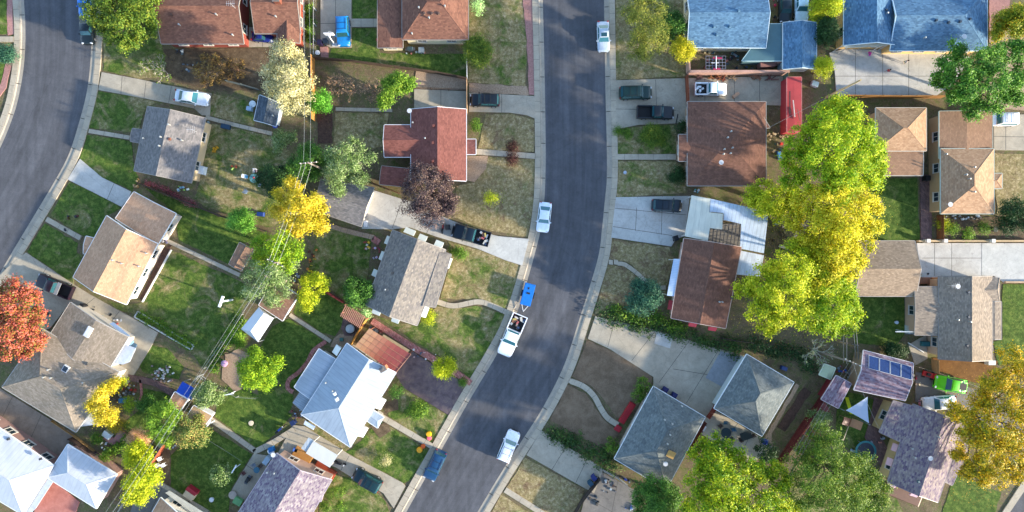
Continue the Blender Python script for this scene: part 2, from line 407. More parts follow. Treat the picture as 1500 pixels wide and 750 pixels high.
# lawns
LW = [
 (.1, 'strip of green lawn west of the left street above the front walk', [(-60, -40), (9, -40), (11, 50), (-60, 53)]),
 (.12, 'green lawn west of the left street below the round teal bush', [(-60, 90), (8, 92), (2, 125), (-10, 145), (-60, 160)]),
 (.42, 'olive lawn under the big olive tree beside the left street', [(152, -60), (232, -60), (238, 66), (244, 112), (205, 115), (152, 104)]),
 (.38, 'lawn with straw patches between the driveway and the slate grey cottage', [(142, 134), (200, 142), (232, 150), (214, 157), (206, 187), (194, 194), (131, 187)]),
 (.22, 'green front lawn of the slate grey cottage below its front walk', [(128, 197), (193, 207), (197, 248), (204, 262), (193, 279), (150, 260), (117, 233)]),
 (.25, 'lawn between the wide driveway and the tan house walk', [(102, 266), (140, 284), (180, 304), (158, 316), (138, 347), (122, 345), (74, 316)]),
 (.2, 'green lawn in front of the tan house near the black pickup', [(65, 327), (115, 356), (112, 370), (121, 375), (108, 406), (109, 416), (40, 369)]),
 (.3, 'bright green back lawn of the tan house with a white pole', [(250, 366), (352, 412), (370, 430), (345, 475), (302, 545), (283, 520), (205, 462), (168, 452), (160, 441), (185, 447), (211, 443)]),  # paler grass mix, sunlight on this lawn put into its colour
 (.02, 'dark green lawn strip behind the tan garage', [(210, 274), (300, 309), (380, 338), (397, 350), (352, 356), (337, 388), (262, 352), (258, 313)]),
 (.52, 'patchy back lawn with the round blue garden table', [(305, 180), (398, 200), (430, 225), (450, 265), (435, 330), (390, 333), (300, 303), (284, 290), (293, 267)]),
 (.6, 'dry lawn beside the small dark shed', [(312, 137), (372, 150), (372, 186), (306, 169)]),
 (.15, 'lawn beside the parked blue wagon', [(516, -60), (553, -60), (553, 27), (516, 28)]),
 (.25, 'lawn wrapping below the red and brown house', [(516, 41), (556, 41), (556, 78), (683, 79), (683, 112), (610, 103), (480, 88), (486, 71), (516, 71)]),
 (.6, 'front lawn with gold patches beside the middle street', [(688, -60), (765, -60), (766, 5), (771, 60), (771, 126), (686, 121)]),
 (.72, 'dry square lawn framed by a concrete edge', [(492, 165), (570, 166), (560, 215), (500, 228), (488, 215)]),
 (.85, 'small straw coloured lawn north of the red house walk', [(712, 168), (750, 167), (783, 176), (783, 223), (700, 219), (708, 180)]),
 (.78, 'large straw coloured lawn in front of the red house', [(716, 229), (783, 234), (782, 300), (773, 348), (705, 334), (664, 318), (668, 272), (694, 268), (710, 250)]),
 (.6, 'lawn with a worn gold middle north of the curved walk', [(657, 353), (700, 366), (764, 390), (757, 430), (743, 453), (715, 444), (690, 439), (645, 437), (655, 402), (662, 375)]),
 (.4, 'green lawn with bare patches south of the curved walk', [(640, 449), (665, 452), (700, 448), (722, 455), (741, 463), (723, 505), (692, 556), (655, 529), (600, 496), (548, 461), (560, 466), (611, 479), (625, 462)]),
 (.35, 'small lawn between the stamped patio and the front walk', [(583, 553), (592, 569), (658, 610), (634, 650), (568, 609), (572, 590)]),
 (.28, 'green lawn with pumpkins at its corner', [(516, 657), (545, 628), (560, 618), (628, 660), (603, 702), (592, 708), (560, 690), (505, 662)]),
 (.3, 'lawn with round clipped bushes by the purple roof', [(478, 692), (520, 702), (545, 716), (566, 735), (575, 765), (465, 800), (470, 720)]),
 (.02, 'dark green back lawn north of the thin garden path', [(437, 432), (472, 423), (512, 450), (505, 470), (490, 492), (470, 487), (430, 458)]),
 (.03, 'dark green back lawn curving round the blue metal roof house', [(424, 466), (480, 503), (465, 512), (432, 567), (426, 600), (418, 608), (380, 585), (372, 540), (385, 500), (400, 478)]),
 (.06, 'dark green lawn with a round white lid', [(340, 562), (382, 580), (428, 607), (400, 640), (376, 656), (316, 611), (318, 590)]),
 (.08, 'dark green lawn with thin clotheslines', [(300, 623), (370, 665), (350, 695), (337, 720), (335, 760), (300, 745), (250, 712), (250, 668), (278, 640)]),
 (.05, 'small dark green lawn by the brick fire ring', [(222, 505), (245, 510), (268, 537), (262, 556), (210, 545), (203, 535)]),
 (.05, 'dark green lawn winding between garden beds', [(207, 568), (250, 577), (258, 585), (244, 605), (225, 628), (190, 634), (178, 622), (205, 600)]),
 (.35, 'shady back lawn behind the two tone grey roof house', [(470, 330), (530, 345), (545, 350), (535, 440), (512, 446), (470, 415), (452, 395)]),
 (.7, 'dry lawn under the large olive tree near the silver car', [(902, -60), (1004, -60), (1003, 112), (902, 117)]),
 (.45, 'lawn with a yellow bush north of the brown house walk', [(903, 191), (935, 185), (990, 183), (991, 226), (904, 226)]),
 (.66, 'lawn south of the brown house walk', [(903, 236), (988, 236), (1004, 245), (1003, 283), (903, 289)]),
 (.92, 'brown dry lawn between the pale driveway and the winding path', [(894, 349), (980, 363), (986, 378), (975, 430), (952, 414), (920, 384), (890, 379)]),
 (.95, 'brown dry yard beside the round blue spruce', [(888, 388), (913, 390), (932, 404), (952, 422), (945, 450), (905, 448), (871, 461)]),
 (.85, 'dull dry lawn at the bottom beside the middle street', [(769, 670), (856, 717), (850, 740), (830, 770), (815, 770), (743, 713)]),
 (.8, 'dull lawn corner at the bottom edge', [(735, 725), (785, 757), (780, 790), (695, 790)]),
 (.04, 'dark green lawn behind the small tan hip roof', [(1286, 261), (1343, 261), (1347, 352), (1268, 352), (1262, 300)]),
 (.12, 'dark green lawn below the grey gable garage', [(1250, 434), (1325, 434), (1325, 490), (1310, 507), (1250, 503)]),
 (.03, 'bright green lawn east of the grey house', [(1468, 416), (1660, 416), (1660, 520), (1462, 535), (1455, 500), (1468, 497)]),
 (.75, 'dry lawn east of the tan hip roof house', [(1455, 225), (1660, 227), (1660, 312), (1460, 314)]),
 (.05, 'green lawn under the orange tree at the lower right', [(1400, 692), (1466, 722), (1455, 760), (1440, 790), (1365, 790)]),
 (.15, 'shady lawn below the white shade sail', [(1240, 572), (1280, 585), (1276, 650), (1258, 668), (1225, 645), (1225, 600)]),
 (.4, 'weedy yard between the trees at the lower right', [(1160, 690), (1200, 640), (1290, 690), (1330, 760), (1150, 770)]),
]
for d, lab, pts in LW: gp('lawn', 'lawn', lab, pts, grass(d))
LB = [
 ('dirt_yard', 'reddish brown back yard of the long brown roof house', [(240, 72), (440, 70), (440, 128), (380, 133), (310, 132), (245, 118)], M_soil),
 ('dirt_yard', 'smooth brown dirt yard north of the curved walk', [(860, 498), (893, 512), (940, 538), (956, 553), (950, 568), (937, 590), (918, 614), (903, 612), (888, 590), (872, 568), (838, 553)], M_dirt),
 ('dirt_yard', 'smooth brown dirt yard south of the curved walk', [(831, 563), (858, 576), (872, 597), (885, 615), (908, 633), (898, 648), (880, 655), (805, 615)], M_dirt),
 ('dirt_yard', 'dark planting bed east of the grey hip garage', [(1178, 567), (1188, 575), (1150, 632), (1138, 625)], M_mulch),
 ('dirt_yard', 'orange brown bare ground north of the lime green car', [(1365, 524), (1460, 528), (1450, 565), (1425, 560), (1368, 541)], ground('rust_dirt', [(.3, hx('60421f')), (.7, hx('7f5a30'))], 1, .25)),
 ('garden_bed', 'dark garden soil strip above the concrete driveway', [(610, 103), (683, 117), (683, 133), (606, 130)], M_gravel),
 ('garden_bed', 'pink gravel strip beside the middle street pavement', [(765, -60), (780, -60), (781, 0), (783, 139), (775, 139), (772, 60), (766, 8)], M_pink),
 ('garden_bed', 'tan gravel strip above the black wagon', [(687, 122), (772, 127), (774, 140), (687, 135)], M_gravel),
 ('garden_bed', 'pinkish edging strip beside the left street', [(9, -60), (17, -60), (20, 50), (12, 51)], M_pink),
 ('garden_bed', 'pinkish edging strip below the teal bush', [(9, 92), (19, 90), (10, 128), (-6, 150), (-10, 145), (2, 122)], M_pink),
 ('garden_bed', 'dark earth bed between the board fence and the dry square lawn', [(465, 160), (487, 160), (487, 210), (465, 210)], M_mulch),
 ('garden_bed', 'narrow flower bed beside the tan wall', [(252, 358), (247, 372), (212, 441), (205, 438), (238, 366)], M_mulch),
 ('garden_bed', 'sandy bed under the round lime tree', [(330, 520), (350, 510), (375, 525), (370, 560), (345, 575), (325, 555)], M_gravel),
 ('garden_bed', 'brown bed along the wire line', [(235, 640), (250, 660), (250, 712), (228, 705), (222, 680)], M_soil),
 ('garden_bed', 'gravel edge east of the grey hip garage', [(1120, 642), (1165, 562), (1171, 564), (1130, 636), (1132, 658)], M_gravel),
 ('garden_bed', 'pink gravel yard right of the large blue roof', [(1449, -60), (1480, -60), (1478, 30), (1449, 40)], M_pink),
 ('garden_bed', 'tan gravel yard below the pink gravel', [(1449, 42), (1600, 30), (1600, 165), (1449, 160)], M_gravel),
 ('garden_bed', 'flower bed along the driveway wall by the tan hip roof house', [(1378, 318), (1600, 318), (1600, 350), (1378, 350)], M_soil),
 ('garden_bed', 'straw coloured bed by the blue house corner', [(455, 612), (470, 618), (520, 650), (505, 662), (447, 627)], grass(.75)),
 ('garden_bed', 'bare brown patch by the front awning', [(560, 590), (582, 583), (584, 600), (566, 606)], M_soil),
 ('garden_bed', 'bare brown patch beside the small porch', [(543, 624), (566, 618), (574, 630), (556, 642)], M_soil),
]
for nm, lab, pts, m in LB: gp('bed', nm, lab, pts, m)
# driveways, patios, paths
DR = [
 ('driveway', 'long concrete driveway under the silver sedan', [(150, 106), (203, 116), (240, 124), (310, 137), (308, 170), (296, 169), (285, 159), (215, 145), (145, 132)], M_conc, [(180, 112, 178, 139), (215, 119, 212, 144), (252, 127, 248, 151), (290, 134, 286, 159)]),
 ('driveway', 'wide pale driveway leading to the tan garage', [(118, 233), (150, 260), (193, 281), (189, 292), (179, 303), (140, 283), (100, 263)], M_concw, [(168, 269, 158, 292)]),
 ('driveway', 'concrete driveway under the black pickup between the tan and olive roof houses', [(39, 370), (109, 417), (130, 430), (203, 470), (232, 487), (222, 508), (186, 566), (176, 546), (188, 495), (104, 443), (75, 480), (50, 490), (-25, 430), (12, 392)], M_conc, [(70, 391, 40, 440), (140, 436, 120, 452), (176, 456, 160, 476)]),
 ('driveway', 'brownish concrete driveway at the lower left', [(-60, 535), (0, 568), (110, 636), (99, 652), (85, 674), (50, 664), (-60, 600)], concrete('736557', '8f7f70', 'tan_concrete'), [(62, 607, 40, 655), (20, 580, 0, 620)]),
 ('driveway', 'pale driveway under the blue wagon', [(470, -60), (515, -60), (515, 70), (484, 70), (470, 62)], M_conc, [(470, 35, 515, 35), (492, -20, 492, 70)]),
 ('driveway', 'short driveway under the black wagon with its flared end', [(687, 136), (783, 141), (784, 174), (772, 169), (745, 165), (687, 164)], M_conc, [(735, 138, 735, 165)]),
 ('driveway', 'closed concrete pad behind the brown fence', [(607, 131), (684, 134), (684, 163), (650, 160), (607, 159)], M_conc, [(646, 132, 646, 160)]),
 ('driveway', 'driveway under the loaded dark pickup widening to the street', [(548, 279), (600, 295), (657, 321), (699, 338), (730, 346), (775, 350), (765, 389), (740, 381), (699, 364), (640, 347), (600, 333), (575, 336), (530, 335)], M_concw, [(638, 313, 625, 342), (716, 343, 705, 366), (590, 293, 575, 334)]),
 ('driveway', 'narrow driveway beside the purple roof house', [(430, 622), (446, 624), (495, 654), (512, 666), (560, 691), (590, 707), (594, 712), (577, 744), (562, 722), (540, 708), (518, 700), (492, 684), (470, 676), (440, 660), (405, 668)], M_conc, [(512, 667, 500, 688)]),
 ('driveway', 'broad grey driveway shared by three parked vehicles near the pink wall', [(902, 118), (1003, 115), (1147, 112), (1147, 155), (1023, 152), (1008, 155), (1008, 178), (990, 181), (935, 183), (902, 190)], M_conc, [(902, 160, 990, 162), (960, 117, 962, 182), (1032, 114, 1032, 150), (1075, 113, 1075, 151), (1112, 112, 1112, 152)]),
 ('driveway', 'pale blue white driveway under the dark green wagon', [(902, 289), (1010, 287), (1003, 346), (990, 350), (983, 361), (895, 348)], M_concw, [(900, 305, 1005, 315), (933, 288, 930, 352), (970, 288, 968, 357), (898, 332, 984, 345)]),
 ('driveway', 'large funnel shaped driveway leading to the grey hip garage', [(872, 463), (962, 484), (1053, 511), (1092, 521), (1046, 598), (1034, 611), (957, 566), (957, 552), (893, 511), (861, 496)], M_conc, [(960, 484, 925, 528), (1010, 498, 965, 560), (1053, 511, 1005, 590), (985, 540, 1075, 555), (900, 470, 890, 508)]),
 ('driveway', 'driveway slab below the juniper hedge', [(793, 630), (850, 665), (884, 686), (870, 722), (850, 711), (771, 666)], M_conc, [(830, 652, 808, 688), (860, 672, 843, 707)]),
 ('driveway', 'broad driveway where two children walk', [(1214, 78), (1235, 72), (1300, 74), (1395, 78), (1420, 84), (1400, 120), (1370, 141), (1225, 142), (1222, 105)], M_concw, [(1252, 73, 1252, 142), (1292, 74, 1292, 142), (1330, 75, 1330, 142), (1222, 112, 1400, 112)]),
 ('driveway', 'pale driveway running to the right edge between low walls', [(1342, 356), (1660, 356), (1660, 412), (1470, 414), (1455, 404), (1377, 404), (1377, 410), (1350, 410), (1347, 391)], M_concw, [(1368, 356, 1368, 404), (1393, 356, 1393, 404), (1437, 356, 1437, 404), (1470, 356, 1470, 412), (1500, 356, 1500, 412), (1350, 378, 1560, 378)]),
 ('driveway', 'concrete driveway at the right edge under the white van', [(1455, 168), (1660, 168), (1660, 222), (1455, 220)], M_conc, [(1472, 168, 1472, 220), (1455, 200, 1560, 202)]),
 ('driveway', 'grey driveway under the lime green car', [(1340, 545), (1370, 548), (1440, 575), (1600, 650), (1560, 690), (1412, 618), (1385, 600), (1340, 588)], M_concd, []),
 ('patio', 'grey patio wrapping the corner of the olive roof house', [(188, 496), (222, 508), (190, 560), (176, 546)], M_conc, []),
 ('patio', 'brown purple stamped concrete patio with a lime tree at its edge', [(602, 513), (645, 541), (685, 563), (658, 608), (592, 568), (579, 547), (602, 520)], M_stamp, []),
 ('patio', 'small tan patio of the red house', [(683, 229), (715, 228), (712, 247), (695, 267), (683, 264)], M_gravel, []),
 ('patio', 'grey patio with the blue table set', [(1033, 613), (1046, 600), (1115, 641), (1132, 654), (1100, 680), (1062, 658), (1022, 632)], M_conc, [(1080, 620, 1055, 655), (1100, 634, 1082, 670)]),
 ('patio', 'concrete yard full of stored things beside the dark fence', [(880, 690), (934, 720), (925, 790), (840, 790), (855, 735)], M_concd, [(905, 704, 890, 780), (862, 730, 925, 765)]),
 ('patio', 'cluttered patio beside the purple roof', [(372, 664), (404, 669), (352, 742), (336, 724), (350, 700)], M_conc, [(375, 690, 360, 680)]),
 ('patio', 'dark red brick patio beside the shade sail', [(1280, 582), (1308, 590), (1287, 633), (1302, 662), (1290, 685), (1266, 640), (1275, 610)], M_brickd, []),
 ('patio', 'grey patio strip by the grey house', [(1325, 436), (1338, 436), (1338, 490), (1325, 490)], M_concd, []),
 ('patio', 'concrete apron at the bottom left', [(208, 712), (232, 704), (310, 750), (300, 790), (180, 790), (196, 735)], M_concd, [(240, 710, 215, 760)]),
 ('patio', 'red stained patio between the white roofs', [(62, 700), (70, 697), (117, 735), (105, 770), (50, 770), (52, 735)], ground('red_concrete', [(.3, hx('9a6259')), (.7, hx('b77d72'))], 1, .12, bump=.2), []),
 ('patio', 'concrete pad behind the brown cross gable roof', [(363, 40), (407, 40), (407, 69), (363, 69)], M_conc, [(385, 45, 385, 69)]),
 ('patio', 'curved stone paving around the fire pit', [(503, 466), (512, 462), (528, 470), (520, 492), (505, 492), (500, 480)], M_brickd, []),
 ('patio', 'sandy curved pad by the blue roof', [(489, 496), (498, 489), (518, 490), (515, 503), (500, 510), (484, 508)], M_gravel, []),
 ('patio', 'old concrete pad beside the grey house back steps', [(1330, 505), (1356, 490), (1358, 525), (1340, 535)], M_conc, []),
]
for i, (nm, lab, pts, m, js) in enumerate(DR): gp('drive' if nm == 'driveway' else 'patio', nm, lab, pts, m, 0, js)
gp('drive', 'concrete_patch', 'lighter replaced slab in the funnel driveway', [(962, 486), (985, 493), (981, 510), (958, 503)], M_concw, .024)
gp('drive', 'concrete_patch', 'bluish replaced slab before the grey hip garage door', [(1055, 514), (1084, 523), (1060, 568), (1033, 553)], concrete('7d8084', '92969a', 'blue_concrete'), .024)
M_pale = concrete('a3a29c', 'bab9b2', 'new_concrete')
gp('drive', 'concrete_strip', 'paler strip along the north side of the blue white driveway', [(903, 290), (1008, 288), (1007, 294), (960, 303), (935, 305), (906, 298)], M_pale, .024)
gp('drive', 'concrete_strip', 'paler strip along the south side of the blue white driveway', [(898, 333), (984, 346), (986, 352), (982, 360), (896, 347)], M_pale, .024)
gp('drive', 'concrete_slab', 'pale new slab where the loaded pickup driveway meets the street', [(706, 341), (730, 347), (774, 350.5), (765, 388), (741, 380), (700, 363)], M_pale, .024)
gp('drive', 'concrete_slab', 'whiter right half of the driveway between low walls', [(1437, 357), (1600, 357), (1600, 411), (1470, 413), (1456, 403), (1437, 403)], M_pale, .024)
PT = [
 ('path', 'front walk west of the left street', [(-20, 58), (21, 58)], 8, M_walk), ('path', 'front walk of the slate grey cottage', [(131, 192), (191, 202)], 6, M_walk),
 ('path', 'back walk from the silver sedan to the dark shed', [(302, 172), (340, 182), (399, 196)], 5.5, M_walk), ('path', 'front walk of the tan house', [(69, 321), (119, 349)], 7, M_walk),
 ('path', 'long straight garden walk behind the tan house', [(244, 352), (352, 403)], 5.5, M_walk), ('path', 'short walk to the brown roof from the blue wagon', [(515, 34), (553, 34)], 12, M_walk),
 ('path', 'concrete edging around the dry square lawn', [(492, 160), (575, 162)], 5, M_conc), ('path', 'front walk of the red house past two dark red shrubs', [(694, 222), (784, 229)], 8, M_walk),
 ('path', 'winding walk of the two tone grey roof house', [(641, 442), (665, 448), (700, 442), (722, 448), (745, 459)], 7.5, M_walk),
 ('path', 'front walk between two small lawns with pumpkins', [(557, 609), (634, 654)], 8, M_walk), ('path', 'thin back walk to the white canopy', [(425, 461), (485, 500)], 5.5, M_walk),
 ('path', 'back walk from the striped shed to the patio', [(300, 612), (312, 616), (374, 660)], 7, M_walk), ('path', 'diagonal walk joining the narrow driveway', [(372, 662), (400, 648), (432, 628)], 8, M_walk),
 ('path', 'pinkish brick path winding through the dark garden', [(188, 552), (206, 556), (230, 562), (256, 578)], 9, M_brickd), ('path', 'thin brick garden edging path', [(206, 556), (208, 575), (205, 590)], 3, M_brick),
 ('path', 'front walk of the hipped brown roof house', [(901, 230), (990, 230)], 8, M_walk), ('path', 'winding walk past the blue spruce', [(905, 386), (916, 388), (935, 402), (955, 420), (975, 421)], 6, M_walk),
 ('path', 'curved walk across the brown dirt yards', [(836, 558), (855, 566), (870, 580), (880, 598), (890, 612), (905, 622)], 8, M_walk), ('path', 'straight walk at the bottom edge beside the street', [(740, 717), (800, 755)], 8, M_walk),
 ('path', 'red brick path beside the tan walls', [(1355, 256), (1356, 352)], 16, M_brickd), ('path', 'concrete side walk by the purple patio wall', [(232, 706), (305, 750)], 6, M_conc),
 ('path', 'long pink brick path beside the stamped patio', [(545, 470), (600, 505), (650, 535), (690, 561)], 9, M_brick),
 ('path', 'curved pink brick edging path by the blue annex', [(478, 500), (460, 513), (451, 530), (438, 545), (424, 556), (422, 568), (430, 574)], 6, M_brick),
 ('path', 'pink paver strip beside the two bins', [(475, 69), (476, 85)], 11, M_pink), ('path', 'concrete side yard walk with bins', [(546, 349), (556, 356)], 9, M_brick),
 ('path', 'old concrete strip south of the brown board fence', [(471, 325), (500, 336), (548, 348)], 7, M_gravel),
]
for nm, lab, ln, wd, m in PT: band(nm, lab, ln, wd, m)
for i, x in enumerate((894.5, 902)): gp('path', 'stepping_stone', ('first', 'second')[i]+' square stepping stone from the kerb on the winding walk', [(x-3, 380), (x+3, 381), (x+3, 388), (x-3, 387)], M_walk)
for i in range(3): x = 838+i*6.5; gp('path', 'stepping_stone', ('first', 'second', 'third')[i]+' paver of the curved walk counted from the kerb', [(x-9, 551+i*3), (x-4, 553+i*3), (x-7, 559+i*3), (x-12, 557+i*3)], M_walk, .004)
# ---------------------------------------------------------------- houses
class Block:
    """corners c0..c3 as seen at eave height; the ridge runs parallel to c0-c1; h0 / h1 hip insets in metres at the c3c0 / c1c2 ends (0 = gable)"""
    def __init__(s, cs, ze=2.7, pitch=.36, h0=0, h1=0, over=.45):
        s.c = [P(x, y, ze) for x, y in cs]; s.ze, s.pitch, s.h0, s.h1, s.over = ze, pitch, h0, h1, over
        c = s.c; s.wd = ((c[3]-c[0]).length+(c[2]-c[1]).length)/2; s.ln = ((c[1]-c[0]).length+(c[2]-c[3]).length)/2
        s.rise = s.wd/2*pitch
        m0, m1 = (c[0]+c[3])/2, (c[1]+c[2])/2; d = (m1-m0).normalized()
        s.r0 = m0+d*h0+Vector((0, 0, s.rise)); s.r1 = m1-d*h1+Vector((0, 0, s.rise))
    def z(s, x, y):
        c = s.c; a = (c[1]-c[0]).normalized(); q = Vector((x, y, 0))-Vector((c[0].x, c[0].y, 0)); t = q.dot(Vector((a.x, a.y, 0)))
        b = (c[3]-c[0]); b = b-a*b.dot(a); b.normalize(); v = q.dot(Vector((b.x, b.y, 0)))
        if t < 0 or v < 0 or t > s.ln or v > s.wd: return -1
        d = min(v, s.wd-v)
        k = d/(s.wd/2)
        if s.h0: k = min(k, t/s.h0)
        if s.h1: k = min(k, (s.ln-t)/s.h1)
        return s.ze+s.rise*k
    def roof(s, mb, trim):
        c, r0, r1 = s.c, s.r0, s.r1; T = Vector((0, 0, -.14))
        faces = [[c[0], c[1], r1, r0], [c[2], c[3], r0, r1]]
        if s.h1: faces.append([c[1], c[2], r1])
        if s.h0: faces.append([c[3], c[0], r0])
        for f in faces:
            n = (f[1]-f[0]).cross(f[2]-f[0])
            if n.z < 0: f.reverse()
            e = max(((f[(i+1) % len(f)]-f[i]) for i in range(len(f)) if abs((f[(i+1) % len(f)]-f[i]).z) < .02), key=lambda v: v.length).normalized()
            n = (f[1]-f[0]).cross(f[2]-f[0]).normalized(); v = n.cross(e)
            mb.face(f, [(p.dot(e), p.dot(v)) for p in f])
            mb.face([p+T for p in f[::-1]])
        per = [c[0], c[1]]+([] if s.h1 else [r1])+[c[2], c[3]]+([] if s.h0 else [r0])
        for i in range(len(per)):
            a, b = per[i], per[(i+1) % len(per)]; mb.face([a, b, b+T, a+T])
            if trim is not None:
                d = (b-a); L = d.length; d.normalize(); out = Vector((d.y, -d.x, 0)).normalized()
                cen = sum(per, Vector())/len(per)
                if out.dot((a+b)/2-cen) < 0: out = -out
                up = Vector((0, 0, .012)); o_ = out*.07
                q = [a+up, b+up, b+up+o_, a+up+o_]; q2 = [p-Vector((0, 0, .17)) for p in q]
                trim.face(q if (q[1]-q[0]).cross(q[2]-q[0]).z > 0 else q[::-1]); 
                for k in range(4): trim.face([q[k], q[(k+1) % 4], q2[(k+1) % 4], q2[k]])
    def caps(s, mb):
        L = [(s.r0, s.r1)]
        if s.h1: L += [(s.r1, s.c[1]), (s.r1, s.c[2])]
        if s.h0: L += [(s.r0, s.c[3]), (s.r0, s.c[0])]
        for a, b in L:
            if (b-a).length < .4: continue
            d = (b-a).normalized(); n = Vector((-d.y, d.x, 0)).normalized()*.15; up = Vector((0, 0, .022)); dn = Vector((0, 0, -.035))
            mb.face([a-n+dn, b-n+dn, b+up, a+up][::1], [(0, 0), ((b-a).length, 0), ((b-a).length, .2), (0, .2)]); mb.face([a+up, b+up, b+n+dn, a+n+dn], [(0, .2), ((b-a).length, .2), ((b-a).length, .4), (0, .4)])
    def inset(s, ov=None):
        c = s.c; ov = s.over if ov is None else ov; a = min(.4, ov/s.ln); b = min(.4, ov/s.wd)
        def at(t, v): return lerp(lerp(c[0], c[1], t), lerp(c[3], c[2], t), v)
        return [at(a, b), at(1-a, b), at(1-a, 1-b), at(a, 1-b)]
    def walls(s, mb):
        q = s.inset(); zt = s.ze-.15
        mids = [(q[3]+q[0])/2, (q[1]+q[2])/2]
        for i in range(4):
            a, b = q[i], q[(i+1) % 4]
            pts = [Vector((a.x, a.y, 0)), Vector((b.x, b.y, 0)), Vector((b.x, b.y, zt+s.over*s.pitch*.9)), Vector((a.x, a.y, zt+s.over*s.pitch*.9))]
            if i == 1 and not s.h1: pts.insert(3, Vector((mids[1].x, mids[1].y, s.ze+s.rise-.17)))
            if i == 3 and not s.h0: pts.insert(3, Vector((mids[0].x, mids[0].y, s.ze+s.rise-.17)))
            mb.face(pts)
        return q
TRIM = {}
HZ = []
def put_windows(h, q, ze, skip=(), wincol='c0bab0', door=0, dens=3.2):
    inside_blocks = HZ[-1]
    for i in range(4):
        if i in skip: continue
        a, b = Vector((q[i].x, q[i].y, 0)), Vector((q[(i+1) % 4].x, q[(i+1) % 4].y, 0)); L = (b-a).length
        if L < 2.4: continue
        d = (b-a).normalized(); out = Vector((d.y, -d.x, 0)); cen = sum((Vector((p.x, p.y, 0)) for p in q), Vector())/4
        if out.dot((a+b)/2-cen) < 0: out = -out
        rz = math.atan2(d.y, d.x); n = max(1, int(L/dens))
        for k in range(n):
            c = a+d*(L*(k+.5)/n)
            probe = c+out*.7
            if sum(1 for B in inside_blocks if B.z(probe.x, probe.y) > 0) > 1: continue
            if any(B.z((c+out*1.0).x, (c+out*1.0).y) > 0 for B in inside_blocks): continue
            if door and i == (door-1) and k == 0:
                m = MB(); m.box(c+out*.03+Vector((0, 0, 1.05)), (1.0, .08, 2.1), rz); dd = part('door', m, paint('6b4030'), h)
                m = MB(); m.box(c+out*.1+d*.38+Vector((0, 0, 1.0)), (.12, .06, .05), rz); part('door_handle', m, paint('c0b890', metal=.8, rough=.3), dd); continue
            zc = min(1.55, ze*.55); ww, hh = 1.3, 1.0; m = MB()
            for s_ in (-1, 1):
                m.box(c+out*.03+d*(s_*ww/2)+Vector((0, 0, zc)), (.09, .1, hh+.09), rz); m.box(c+out*.03+Vector((0, 0, zc+s_*hh/2)), (ww-.09, .1, .09), rz)
            m.box(c+out*.03+Vector((0, 0, zc)), (.05, .09, hh-.09), rz); m.box(c+out*.06+Vector((0, 0, zc-hh/2-.07)), (ww+.2, .18, .05), rz)
            fr = part('window', m, paint(wincol, var=.1), h)
            m = MB(); m.box(c+out*.012+Vector((0, 0, zc)), (ww-.1, .05, hh-.1), rz); part('pane', m, glass(), fr)
